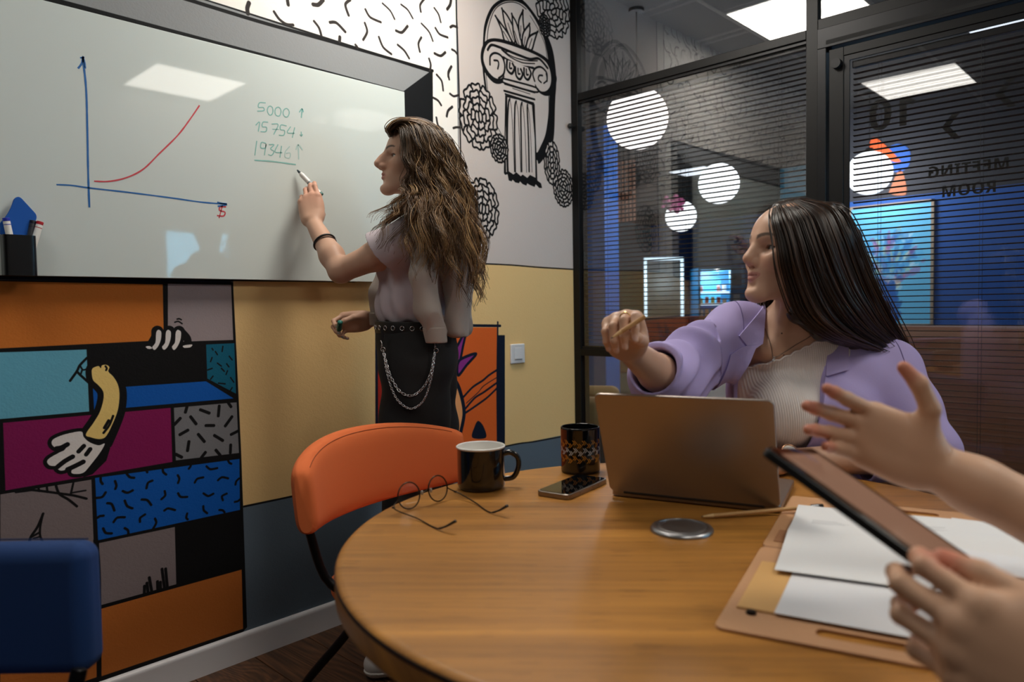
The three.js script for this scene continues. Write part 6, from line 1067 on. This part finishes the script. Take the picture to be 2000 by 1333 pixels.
  part('mole', new THREE.SphereGeometry(0.0017, 10, 8).scale(1, 1, 0.5).translate(...place3(-0.056, 1.037)), std('#3d2018', 0.6), t); part('mole', new THREE.SphereGeometry(0.0014, 10, 8).scale(1, 1, 0.5).translate(...place3(-0.052, 0.99)), std('#4d2a1e', 0.6), t);
  const silver = std('#cfc9c4', 0.2, { metalness: 1 }), nk = [[-0.082, 1.05], [-0.08, 1.028], [-0.077, 1.006], [-0.072, 0.985], [-0.052, 0.996], [-0.025, 1.012], [0.005, 1.03], [0.02, 1.042]].map((p) => place3(p[0], p[1], undefined, 0.0012));
  const neckl = part('necklace', tube(nk, 0.0008, 60, 6), std('#8d7c6e', 0.3, { metalness: 0.9 }), t); part('pendant', [new THREE.TorusGeometry(0.0022, 0.0006, 6, 14).translate(nk[3][0], nk[3][1] - 0.001, nk[3][2] + 0.002), new THREE.OctahedronGeometry(0.0036, 1).translate(nk[3][0] - 0.001, nk[3][1] - 0.0065, nk[3][2] + 0.002)], phys('#dfe3e8', 0.05, { metalness: 0.4 }), neckl);
  { const q = hR.at([0.0065, 0.105, 0.009]), g = new THREE.TorusGeometry(0.0098, 0.0011, 8, 28).rotateX(Math.PI / 2), m = part('ring', [g, new THREE.OctahedronGeometry(0.0026, 0).translate(0, 0, -0.0105)], std('#d8b070', 0.2, { metalness: 1 }), t); const a = 0.95, D = add3(mul3(hR.Y, Math.cos(a)), mul3(hR.N, Math.sin(a))), Nn = sub3(mul3(hR.N, Math.cos(a)), mul3(hR.Y, Math.sin(a))); m.position.set(...hR.at([0.0065, 0.092 + 0.018 * Math.cos(a), 0.018 * Math.sin(a)])); m.quaternion.setFromRotationMatrix(new THREE.Matrix4().makeBasis(V3(...hR.X), V3(...D), V3(...cross3(hR.X, D)))); }
  // ribbed white top with a scalloped neckline
  const topP = [...neck.slice(2), ...torso].map((p) => ({ ...p, f: (x, y, z) => p.f(x, y, z) - 0.0085, R: p.R + 0.009 })), neckY = (x) => 0.951 + 0.46 * (x + 0.123) + 0.0042 * Math.abs(Math.sin(((x + 0.123) * Math.PI) / 0.021));
  const topPost = (d, x, y, z) => smax(smax(smax(d, y - neckY(x), 0.002), 0.56 - y, 0.004), Math.max(x - 0.1, -0.185 - x), 0.01);
  const ribTex = dataTex(64, 4, (u) => 0.5 + 0.5 * Math.sin(u * 6.28318));
  part('top', skin(topP, [-0.2, 0.53, -0.2], [0.24, 1.06, 0.12], 0.0034, { post: topPost, frontUV: true }), std('#e2dbd8', 0.9, { bumpMap: repeat(ribTex, 210, 1, 0.1), bumpScale: 0.0007 }), t);
  { const edge = []; for (let i = 0; i <= 60; i++) { const x = -0.123 + (i / 60) * 0.158, y = neckY(x); edge.push(place3(x, y - 0.0015, (a, b, c) => evalPrims(topP, a, b, c), 0.0006)); } part('neck_trim', tube(edge, 0.0016, 120, 6), std('#e6dfdc', 0.9), t); }
  // jacket
  const jk = std('#aa9dd2', 0.78, { bumpMap: repeat(clothTex, 16, 16), bumpScale: 0.00035 });
  const jkP = [blob([0.035, 0.895, -0.06], [0.178, 0.19, 0.118], 0.05), blob([0.04, 0.73, -0.07], [0.16, 0.2, 0.118], 0.06), blob([-0.045, 0.865, 0.035], [0.078, 0.085, 0.068], 0.04), blob([0.085, 0.85, 0.032], [0.078, 0.085, 0.068], 0.04), bone([0.0, 1.05, -0.05], add3(shR, [-0.002, 0.006, 0]), 0.05, 0.06, 0.03), bone([0.0, 1.05, -0.05], add3(shL, [0.0, 0.008, 0]), 0.05, 0.06, 0.03), bone([-0.09, 1.0, 0.0], [-0.11, 0.95, 0.02], 0.04, 0.05, 0.04), bone([0.1, 0.98, -0.01], [0.16, 0.92, 0.0], 0.04, 0.055, 0.04),
    ...chain([[...add3(shR, [0.0, -0.008, 0]), 0.066], [...lerp3(shR, elR, 0.55), 0.064], [...elR, 0.064], [...lerp3(elR, wrR, 0.38), 0.058]], 0.03), ...chain([[...add3(shL, [-0.004, -0.008, 0]), 0.068], [...lerp3(shL, elL, 0.5), 0.066], [...add3(elL, [0.004, 0.012, 0]), 0.06], [...lerp3(elL, wrL, 0.4), 0.052]], 0.03)];
  const fR = norm3(sub3(wrR, elR)), fL = norm3(sub3(wrL, elL)), cutR = lerp3(elR, wrR, 0.4), cutL = lerp3(elL, wrL, 0.42), boreR = roundCone(lerp3(elR, wrR, 0.2), wrR, 0.046, 0.05), boreL = roundCone(lerp3(elL, wrL, 0.2), wrL, 0.042, 0.044);
  const along = (p, a, n) => (p[0] - a[0]) * n[0] + (p[1] - a[1]) * n[1] + (p[2] - a[2]) * n[2];
  const xR = (y) => -0.066 - 0.62 * Math.max(0, 1.085 - y) + 0.25 * Math.max(0, 0.9 - y), xL = (y) => 0.049 - 0.26 * Math.max(0, 1.02 - y);
  const jkPost = (d, x, y, z) => {
    const p = [x, y, z], aR = along(p, elR, fR), aL = along(p, elL, fL), nearR = x < -0.2, nearL = x < 0.3 && z > 0.0 && y < 0.86 && aL > -0.06;
    if (nearR) { d += 0.0085 * Math.sin(aR * 115 + 2.5 * Math.sin(y * 30 + x * 14)) * smooth(-0.12, -0.02, aR) * smooth(0.1, 0.05, aR); }
    else d += 0.007 * n3(x * 12, y * 8 + x * 8, z * 12) * (1 + smooth(0.1, 0.2, x));
    if (x < -0.12) d += 0.006 * n3(x * 14, y * 14, z * 14);
    if (x < -0.22) { d = smax(d, along(p, cutR, fR), 0.004); d = smax(d, -boreR(x, y, z), 0.003); }
    if (y < 0.85 && x < 0.24 && z > 0.03) { if (nearL) { d = smax(d, along(p, cutL, fL), 0.004); d = smax(d, -boreL(x, y, z), 0.003); } }
    if (z > -0.04 && x > -0.26 && x < 0.1) { const o = Math.max(xR(y) - x, x - xL(y)); d = smax(d, -o, 0.003); }
    d = smax(d, -(roundCone([-0.005, 1.16, 0.0], [-0.006, 1.03, -0.01], 0.064, 0.055)(x, y, z)), 0.006);
    return smax(d, 0.56 - y, 0.005);
  };
  const jacket = (x, y, z) => jkPost(evalPrims(jkP, x, y, z), x, y, z), jacketWhole = (x, y, z) => evalPrims(jkP, x, y, z);
  part('jacket', skin(jkP, [-0.46, 0.53, -0.24], [0.36, 1.13, 0.3], 0.0042, { post: jkPost }), jk, t);
  for (const [n, o] of [['collar', [[-0.068, 1.1], [-0.147, 1.033], [-0.131, 1.012], [-0.096, 1.014], [-0.084, 1.05]]], ['lapel', [[-0.132, 1.011], [-0.178, 0.995], [-0.212, 0.9], [-0.172, 0.885], [-0.146, 0.95], [-0.092, 1.04], [-0.098, 1.014]]], ['collar', [[0.04, 1.04], [0.092, 1.018], [0.084, 0.957], [0.034, 0.944], [0.042, 0.99]]], ['lapel', [[0.032, 0.944], [0.072, 0.915], [0.084, 0.872], [0.072, 0.815], [0.02, 0.7], [-0.025, 0.72], [-0.012, 0.79], [0.014, 0.88]]]])
    part(n, drape(o, jacketWhole, 0.002, 0.005), jk, t);
  for (const [s, e, m] of [[shR, elR, -1], [shL, elL, 1]]) { const a = add3(s, [m * 0.0, 0, 0]), d = norm3(sub3(e, s)), q = []; for (let i = 0; i <= 14; i++) { const an = -0.9 + (i / 14) * 2.6, p = [a[0] + d[0] * 0.012 - m * 0.0, a[1] + 0.09 * Math.cos(an), a[2] + 0.09 * Math.sin(an)]; let c = [a[0] - m * 0.02, a[1], a[2]]; let lo = 0, hi = 1.5; for (let k = 0; k < 24; k++) { const mid = (lo + hi) / 2, w = lerp3(c, p, mid); jacket(...w) < 0 ? (lo = mid) : (hi = mid); } q.push(lerp3(c, p, lo)); } part('seam', tube(q, 0.0011, 40, 5), std('#6d5f94', 0.9), t); }
  // wrist watch
  const w = new THREE.Group(); w.name = 'watch'; t.add(w); const ax = norm3(sub3(elL, wrL)), wc = add3(wrL, mul3(ax, 0.012)), wn = norm3([-0.1, 0.72, 0.62]), wy = norm3(sub3(wn, mul3(ax, dot3(wn, ax)))), wz = cross3(ax, wy); w.position.set(...wc); w.quaternion.setFromRotationMatrix(new THREE.Matrix4().makeBasis(V3(...ax), V3(...wy), V3(...wz)));
  const steel = std('#c8c4c0', 0.2, { metalness: 1 }), rose = std('#c99a7a', 0.22, { metalness: 1 });
  part('case', lathe([[0, 0], [0.0165, 0], [0.018, 0.002], [0.018, 0.006], [0.0165, 0.0078]], 40).translate(0, 0.026, 0), steel, w); part('bezel', new THREE.TorusGeometry(0.0158, 0.0018, 10, 40).rotateX(Math.PI / 2).translate(0, 0.034, 0), rose, w); part('dial', cyl(0.0148, 0.0148, 0.0012, 36).translate(0, 0.0335, 0), std('#e9e4da', 0.4), w);
  part('hand', [rbox(0.0012, 0.0004, 0.009, 0.0002, 0, 0.0345, 0.003), rbox(0.007, 0.0004, 0.0012, 0.0002, 0.003, 0.0345, 0)], std('#4a3c30', 0.4), w); for (const [x, z] of [[0.006, 0], [-0.003, 0.006], [-0.003, -0.006]]) part('subdial', new THREE.TorusGeometry(0.0026, 0.0003, 6, 16).rotateX(Math.PI / 2).translate(x, 0.0342, z), rose, w);
  part('glass', lathe([[0.0148, 0.0345], [0.014, 0.0358], [0, 0.036]], 36), glassM, w); part('crown', cyl(0.0026, 0.0026, 0.004, 12).rotateZ(Math.PI / 2).translate(0.0195, 0.0295, 0), rose, w);
  const lg = rbox(0.0055, 0.0028, 0.0052, 0.0008, 0, 0, 0, 2); for (let i = 0; i < 26; i++) { const a = 0.72 + (i / 25) * (6.283 - 1.44); for (const [k, m] of [[-0.0058, steel], [0, rose], [0.0058, steel]]) { const l = part('link', lg, m, w); l.position.set(k, Math.cos(a) * 0.0278, Math.sin(a) * 0.0268); l.rotation.x = a; } }
  // trousers, hidden under the table
  part('trousers', skin([...legs.map((p) => ({ ...p, f: (x, y, z) => p.f(x, y, z) - 0.012, R: p.R + 0.014 })), blob([0.045, 0.56, -0.09], [0.185, 0.13, 0.14], 0.05)], [-0.34, 0.03, -0.28], [0.32, 0.72, 0.42], 0.014, { post: (d, x, y) => Math.max(d, y - 0.66, 0.06 - y) }), std('#3a3346', 0.9), t);
  // hair
  const G =  [[[-0.078,1.302,0.066],[-0.093,1.272,0.107],[-0.092,1.226,0.134],[-0.089,1.178,0.146],[-0.072,1.126,0.139],[-0.05,1.081,0.126],[0.005,1.038,0.108],[0.093,1.012,0.059],[0.216,0.986,-0.02]],[[-0.063,1.31,0.055],[-0.073,1.272,0.117],[-0.069,1.218,0.145],[-0.06,1.166,0.152],[-0.036,1.114,0.139],[-0.006,1.07,0.126],[0.049,1.033,0.098],[0.129,1.006,0.039],[0.24,0.972,-0.04]],[[-0.045,1.316,0.045],[-0.044,1.277,0.117],[-0.036,1.219,0.145],[-0.021,1.165,0.152],[0.01,1.113,0.134],[0.044,1.073,0.116],[0.099,1.039,0.067],[0.172,1.005,0.009],[0.271,0.964,-0.07]],[[-0.025,1.32,0.035],[-0.008,1.285,0.107],[0.004,1.225,0.134],[0.023,1.17,0.132],[0.052,1.118,0.114],[0.09,1.079,0.086],[0.141,1.043,0.037],[0.21,1.007,-0.021],[0.3,0.953,-0.099]],[[-0.004,1.322,0.025],[0.032,1.294,0.076],[0.051,1.235,0.099],[0.078,1.177,0.086],[0.111,1.122,0.064],[0.147,1.079,0.035],[0.191,1.042,-0.003],[0.246,1.005,-0.051],[0.318,0.935,-0.118]],[[0.011,1.323,0.015],[0.073,1.301,0.026],[0.107,1.246,0.018],[0.138,1.184,0.001],[0.17,1.127,-0.017],[0.202,1.082,-0.035],[0.24,1.04,-0.063],[0.279,0.998,-0.091],[0.34,0.92,-0.148]],[[0.019,1.325,-0.005],[0.096,1.306,-0.045],[0.14,1.247,-0.072],[0.169,1.186,-0.089],[0.197,1.126,-0.097],[0.225,1.077,-0.105],[0.254,1.034,-0.113],[0.292,0.99,-0.131],[0.351,0.91,-0.177]]];
  const GF = [[[-0.03,1.322,0.005],[-0.049,1.292,-0.044],[-0.055,1.212,-0.06],[-0.068,1.142,-0.057],[-0.08,1.095,-0.04],[-0.072,1.062,-0.02]],[[0.0,1.325,-0.015],[0.009,1.283,-0.084],[-0.004,1.212,-0.08],[-0.037,1.129,-0.057],[-0.06,1.088,-0.036],[-0.06,1.062,-0.02]]];
  const GB = [[[-0.04,1.318,0.0],[-0.045,1.29,-0.045],[-0.02,1.24,-0.068],[-0.01,1.18,-0.07],[-0.02,1.12,-0.06],[-0.04,1.07,-0.035]],[[-0.02,1.322,-0.01],[-0.005,1.29,-0.07],[0.02,1.24,-0.085],[0.03,1.18,-0.09],[0.03,1.1,-0.095],[0.03,1.0,-0.12]],[[0.01,1.322,-0.015],[0.05,1.295,-0.07],[0.08,1.24,-0.095],[0.1,1.17,-0.105],[0.12,1.08,-0.125],[0.14,0.97,-0.16]],[[0.02,1.322,-0.01],[0.09,1.3,-0.05],[0.13,1.24,-0.08],[0.16,1.16,-0.1],[0.19,1.07,-0.125],[0.22,0.96,-0.16]]];
  const Hh = new Hair(), rr = rng(8), tints = [[0.017, 0.0095, 0.0065], [0.024, 0.0125, 0.008], [0.034, 0.017, 0.01], [0.06, 0.028, 0.014]];
  Hh.clumps(rr, G, { count: 150, strands: 15, seg: 30, spreadXYZ: [0.012, 0.01, 0.012], amp: [0.0008, 0.003], freq: [4, 9], radius: 0.0065, width: 0.0012, tints, pick: (r) => r(), len: [0.9, 1.02], fray: 0.5, settle: 0.15 });
  Hh.clumps(rr, GF, { count: 22, strands: 12, seg: 24, spreadXYZ: [0.014, 0.012, 0.014], amp: [0.001, 0.003], freq: [4, 8], radius: 0.006, width: 0.0011, tints, pick: (r) => r(), len: [0.85, 1] });
  Hh.clumps(rr, GB, { count: 60, strands: 12, seg: 26, spreadXYZ: [0.014, 0.012, 0.014], amp: [0.001, 0.003], freq: [4, 8], radius: 0.008, width: 0.0014, tints, pick: (r) => r(), len: [0.9, 1] });
  const massP = []; for (let i = 0; i < 7; i++) for (let k = 0; k < 8; k++) { const inn = (p) => lerp3(p, [p[0] + 0.01, p[1], p[2] - 0.03], 1), r0 = [0.012, 0.018, 0.021, 0.021, 0.02, 0.018, 0.014, 0.009, 0.006]; massP.push(bone(inn(G[i][k]), inn(G[i][k + 1]), r0[k], r0[k + 1], 0.02)); }
  massP.push(prim(ellipsoid(place(O, F)([0, 0.024, -0.018]), [0.0885, 0.0815, 0.078]), place(O, F)([0, 0.03, -0.02]), 0.1));
  const mass = skin(massP, [-0.2, 0.86, -0.26], [0.4, 1.36, 0.18], 0.005, { color: () => [0.02, 0.011, 0.0075], post: (d, x, y, z) => { const q = headLocal(O, F, S, x, y, z); return q[1] > -0.13 ? smax(d, q[2] - 0.058 + 0.7 * Math.max(0, 0.085 - q[1]) * (q[1] > 0.02 ? 1 : 0) - (q[1] <= 0.02 ? -0.0455 : 0), 0.012) : d; } });
  part('hair', joinGeo([mass, Hh.build()]), phys(0xffffff, 0.36, { vertexColors: true, specularIntensity: 0.8 }), t);
  // the short pencil in her raised hand
  const a = V3(-0.452, 1.058, 0.384).applyMatrix4(wm), b = V3(-0.412, 1.083, 0.383).applyMatrix4(wm), pg = new THREE.Group(); pg.name = numbered('pencil'); pg.position.copy(a); pg.quaternion.setFromUnitVectors(V3(0, 1, 0), b.clone().sub(a).normalize()); scene.add(pg); tag(pg, 'short wooden pencil in the raised hand of the seated woman', 'pencil'); const L = a.distanceTo(b);
  part('shaft', lathe([[0, L], [0.0036, L], [0.004, L - 0.0006], [0.004, 0.0]], 10), std('#b98a55', 0.6), pg); part('point', cyl(0.004, 0.0012, 0.018, 10).translate(0, -0.009, 0), std('#d3ac78', 0.7), pg); part('lead', cyl(0.0012, 0.0003, 0.004, 8).translate(0, -0.02, 0), std('#2a2a2c', 0.4), pg);
}
// ---------------------------------------------------------------- the person at the right edge, of whom the hands are in view, and one standing by the window
function plainPerson(t, { head, fwd, neckBase, shR, shL, hip, arms, legs, shirt, trousers, hairC, base, hairRound = 0.012 }) {
  const H = headField({ noseZ: 0.118, chinZ: 0.084, chinY: -0.104, jaw: 0.053 }), F = frame(fwd, [0, 1, 0]), right = cross3(norm3(fwd), [0, 1, 0]);
  const torso = (g) => [bone(neckBase, hip, 0.125 + g, 0.135 + g, 0.05), bone(neckBase, shR, 0.055 + g, 0.06 + g, 0.05), bone(neckBase, shL, 0.055 + g, 0.06 + g, 0.05), bone(lerp3(shR, hip, 0.3), lerp3(shL, hip, 0.3), 0.105 + g, 0.105 + g, 0.06)];
  const flesh = [headPrim(H, head, F), bone(add3(head, [0, -0.07, 0]), neckBase, 0.056, 0.058, 0.025), ...torso(-0.012), ...arms.flatMap((a) => a.prims), ...legs.flatMap((l) => chain(l.map((p) => [p[0], p[1], p[2], p[3] - 0.014]), 0.03))];
  const all = [...flesh], lo = [9, 9, 9], hi = [-9, -9, -9]; for (const p of all) for (let k = 0; k < 3; k++) { lo[k] = Math.min(lo[k], p.c[k] - p.R - 0.03); hi[k] = Math.max(hi[k], p.c[k] + p.R + 0.03); }
  const tone = (x, y, z) => { let c = base(x, y, z); if (y > head[1] - 0.14) c = faceColor(H, c, [0.45, 0.22, 0.18], [0.05, 0.03, 0.02], headLocal(head, F, 1, x, y, z)); for (const a of arms) if (a.nails) c = nailColor(c, a.nails, 1, [c[0] * 1.08, c[1] * 0.98, c[2] * 0.98], x, y, z); return c; };
  const gs = arms.filter((a) => a.box).map((a) => skin(flesh, a.box[0], a.box[1], 0.003, { color: tone }));
  const coarse = skin(flesh, lo, hi, 0.011, { color: tone, post: (d, x, y, z) => { for (const a of arms) if (a.box && x > a.box[0][0] + 0.01 && x < a.box[1][0] - 0.02 && y > a.box[0][1] + 0.01 && y < a.box[1][1] - 0.01 && z > a.box[0][2] + 0.01 && z < a.box[1][2] - 0.01) return 1; return d; } });
  part('body', joinGeo([...gs, coarse, skin([headPrim(H, head, F)], add3(head, [-0.13, -0.1, -0.13]), add3(head, [0.13, 0.13, 0.13]), 0.004, { color: tone })]), skinMat(), t);
  addEyes(t, head, F, 1, [0.05, 0.03, 0.02], [0, 0]);
  const sl = arms.map((a) => bone(a.sh, lerp3(a.sh, a.el, a.sleeve ?? 0.8), 0.072, 0.066, 0.03));
  part('shirt', skin([...torso(0.012), ...sl], lo, hi, 0.009, { post: (d, x, y, z) => smax(smax(d + 0.006 * n3(x * 10, y * 9, z * 10), hip[1] - 0.1 - y, 0.006), -(roundCone(head, neckBase, 0.05, 0.075)(x, y, z)), 0.005) }), shirt, t);
  part('trousers', skin([...legs.flatMap((l) => chain(l, 0.04)), blob(add3(hip, [0, -0.04, 0]), [0.165, 0.13, 0.165], 0.05)], lo, hi, 0.012, { post: (d, x, y) => smax(smax(d, y - hip[1] - 0.02, 0.006), 0.07 - y, 0.004) }), trousers, t);
  for (const l of legs) { const a = l[l.length - 1], toe = add3(a.slice(0, 3), add3(mul3(norm3([fwd[0], 0, fwd[2]]), 0.15), [0, -0.035, 0])); part('shoe', skin([bone([a[0], 0.055, a[2]], [toe[0], 0.045, toe[2]], 0.05, 0.042)], sub3([a[0], 0, a[2]], [0.25, 0.01, 0.25]), add3([a[0], 0.16, a[2]], [0.25, 0, 0.25]), 0.009, { post: (d, x, y) => Math.max(d, 0.003 - y) }), std('#1a1a1c', 0.6), t); }
  const cap = [prim(ellipsoid(place(head, F)([0, 0.03, -0.018]), [0.088, 0.094, 0.088]), place(head, F)([0, 0.03, -0.018]), 0.11)];
  part('hair', skin(cap, add3(head, [-0.13, -0.09, -0.13]), add3(head, [0.13, 0.15, 0.13]), 0.005, { post: (d, x, y, z) => { const q = headLocal(head, F, 1, x, y, z); return smax(smax(d + 0.004 * n3(x * 60, y * 60, z * 60), q[2] - 0.055 + 0.9 * Math.max(0, 0.075 - q[1]), 0.008), -0.055 - q[1] + Math.max(0, q[2]) * 0.4, 0.008); } }), std(hairC, 0.7), t);
}
{
  const OX = -1.804, OZ = 1.937, t = thing('person', 'person at the right edge gesturing with an open hand and holding a tablet', 'person', OX, 0, OZ, FACING);
  const base = [0.6, 0.36, 0.235], wrR = [0.041, 0.909, -0.004], elR = [0.25, 0.8, 0.115], shR = [0.53, 1.09, 0.3], shL = [0.27, 1.09, 0.57];
  const hR = hand({ w: wrR, Y: [-0.868, 0.478, -0.12], N: [-0.14, 0.02, 0.99], side: 1, s: 0.94, slim: 1.04, curl: { index: [0.32, 0.3, 0.2], middle: [0.3, 0.3, 0.22], ring: [0.34, 0.32, 0.25], little: [0.42, 0.32, 0.25] }, spread: { index: -0.1, middle: -0.17, ring: -0.19, little: -0.04 }, thumb: [[0.85, 0.42, 0.28], [0.6, 0.8, 0.1], [0.36, 0.93, -0.05]] });
  const wrL = [-0.036, 0.81, 0.345], elL = [0.17, 0.79, 0.48];
  const hL = hand({ w: wrL, Y: [-0.83, 0.42, -0.42], N: [-0.3, 0.25, -0.92], side: -1, s: 1.04, slim: 0.95, curl: { index: [0.5, 1.0, 0.6], middle: [0.5, 1.0, 0.5], ring: [0.6, 1, 0.5], little: [0.7, 1, 0.5] }, thumb: [[0.5, 0.82, 0.05], [-0.05, 0.95, 0.32], [-0.15, 0.92, 0.4]] });
  const armR = { sh: shR, el: elR, prims: [...chain([[...shR, 0.052], [...elR, 0.042], [...lerp3(elR, wrR, 0.35), 0.04], [...lerp3(elR, wrR, 0.8), 0.03], [...wrR, 0.0275]], 0.02), ...hR.prims], nails: hR.nails, sleeve: 0.75, box: [[-0.16, 0.8, -0.09], [0.27, 1.07, 0.16]] }, armL = { sh: shL, el: elL, prims: [...chain([[...shL, 0.052], [...elL, 0.042], [...lerp3(elL, wrL, 0.35), 0.04], [...wrL, 0.0275]], 0.02), ...hL.prims], nails: hL.nails, sleeve: 0.75, box: [[-0.2, 0.72, 0.16], [0.14, 0.98, 0.46]] };
  plainPerson(t, { head: [0.42, 1.31, 0.42], fwd: [-0.8, -0.1, -0.5], neckBase: [0.42, 1.12, 0.44], shR, shL, hip: [0.52, 0.6, 0.56], arms: [armR, armL], legs: [[[0.58, 0.54, 0.46, 0.095], [0.3, 0.53, 0.13, 0.075], [0.33, 0.1, 0.15, 0.06]], [[0.42, 0.54, 0.62, 0.095], [0.13, 0.53, 0.3, 0.075], [0.17, 0.1, 0.34, 0.06]]], shirt: std('#23262c', 0.9), trousers: std('#20242e', 0.9), hairC: '#1c1310', base: (x, y, z) => { let c = base; const d = Math.min(...Object.values(hR.tips).map((p) => len3(sub3([x, y, z], p)))), e = Math.min(...Object.values(hL.tips).map((p) => len3(sub3([x, y, z], p)))); const k = 0.35 * smooth(0.032, 0.006, Math.min(d, e)); return [c[0], c[1] * (1 - k), c[2] * (1 - k)]; } });
  // the tablet: corners measured, laid out as a slab
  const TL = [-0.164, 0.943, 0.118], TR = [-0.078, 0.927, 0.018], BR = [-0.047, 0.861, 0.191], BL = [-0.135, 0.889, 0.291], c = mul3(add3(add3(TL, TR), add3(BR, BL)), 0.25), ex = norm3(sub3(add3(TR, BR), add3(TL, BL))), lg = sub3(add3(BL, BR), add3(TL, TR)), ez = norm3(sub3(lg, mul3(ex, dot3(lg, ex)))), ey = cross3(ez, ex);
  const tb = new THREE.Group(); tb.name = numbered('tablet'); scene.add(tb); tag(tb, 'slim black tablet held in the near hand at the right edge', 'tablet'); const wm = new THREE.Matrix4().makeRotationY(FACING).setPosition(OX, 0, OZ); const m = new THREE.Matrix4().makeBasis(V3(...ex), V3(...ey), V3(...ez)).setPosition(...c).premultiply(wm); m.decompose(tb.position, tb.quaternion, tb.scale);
  const slab = (w, h, d, r, y, bev) => extrude(roundRect(w - 2 * bev, h - 2 * bev, r), d, bev).rotateX(-Math.PI / 2).translate(0, y, 0);
part('case', slab(0.134, 0.184, 0.006, 0.008, -0.0065, 0.0014), phys('#0b0c0f', 0.4), tb); part('bezel', slab(0.13, 0.18, 0.0008, 0.007, 0.0010, 0.0003), phys('#060607', 0.05), tb); part('screen', box(0.106, 0.0002, 0.158, 0, 0.0023, 0), phys('#15100e', 0.08, { emissive: new THREE.Color(0.16, 0.085, 0.055), emissiveIntensity: 1 }), tb, 'dark screen with a painted rose-brown reflection glow'); part('camera_lens', cyl(0.0016, 0.0016, 0.0006, 14).translate(0, 0.0022, -0.0855), std('#11131c', 0.1), tb); part('side_button', rbox(0.0014, 0.003, 0.016, 0.0005, 0.0672, -0.003, -0.06), std('#1b1c20', 0.4), tb);  // rose emission on the screen stands in for the mirrored palm
}
{
  const t = thing('person', 'dark figure standing by the window, mirrored in the whiteboard', 'person', -0.6, 0, 2.72, 0), w = (s) => [s * 0.25, 0.86, 0.02], arm = (s) => ({ sh: [s * 0.165, 1.35, 0], el: [s * 0.225, 1.1, 0.03], prims: [...chain([[s * 0.165, 1.35, 0, 0.05], [s * 0.225, 1.1, 0.03, 0.042], [...w(s), 0.028]], 0.02), ...hand({ w: w(s), Y: [0, -1, 0], N: [-s, 0, 0], side: s > 0 ? 1 : -1, curl: { all: [0.3, 0.4, 0.3] } }).prims], sleeve: 0.95 });
  const a1 = arm(1), a2 = arm(-1); plainPerson(t, { head: [0, 1.615, -0.02], fwd: [0, 0, -1], neckBase: [0, 1.4, 0], shR: [0.155, 1.35, 0], shL: [-0.155, 1.35, 0], hip: [0, 1.0, 0], arms: [a1, a2], legs: [[[0.09, 0.95, 0, 0.1], [0.1, 0.5, 0, 0.075], [0.1, 0.09, 0.02, 0.06]], [[-0.09, 0.95, 0, 0.1], [-0.1, 0.5, 0, 0.075], [-0.1, 0.09, 0.02, 0.06]]], shirt: std('#1d1f24', 0.9), trousers: std('#1b1d24', 0.9), hairC: '#14100e', base: () => [0.5, 0.3, 0.2] });
}
renderer.render(scene, camera);
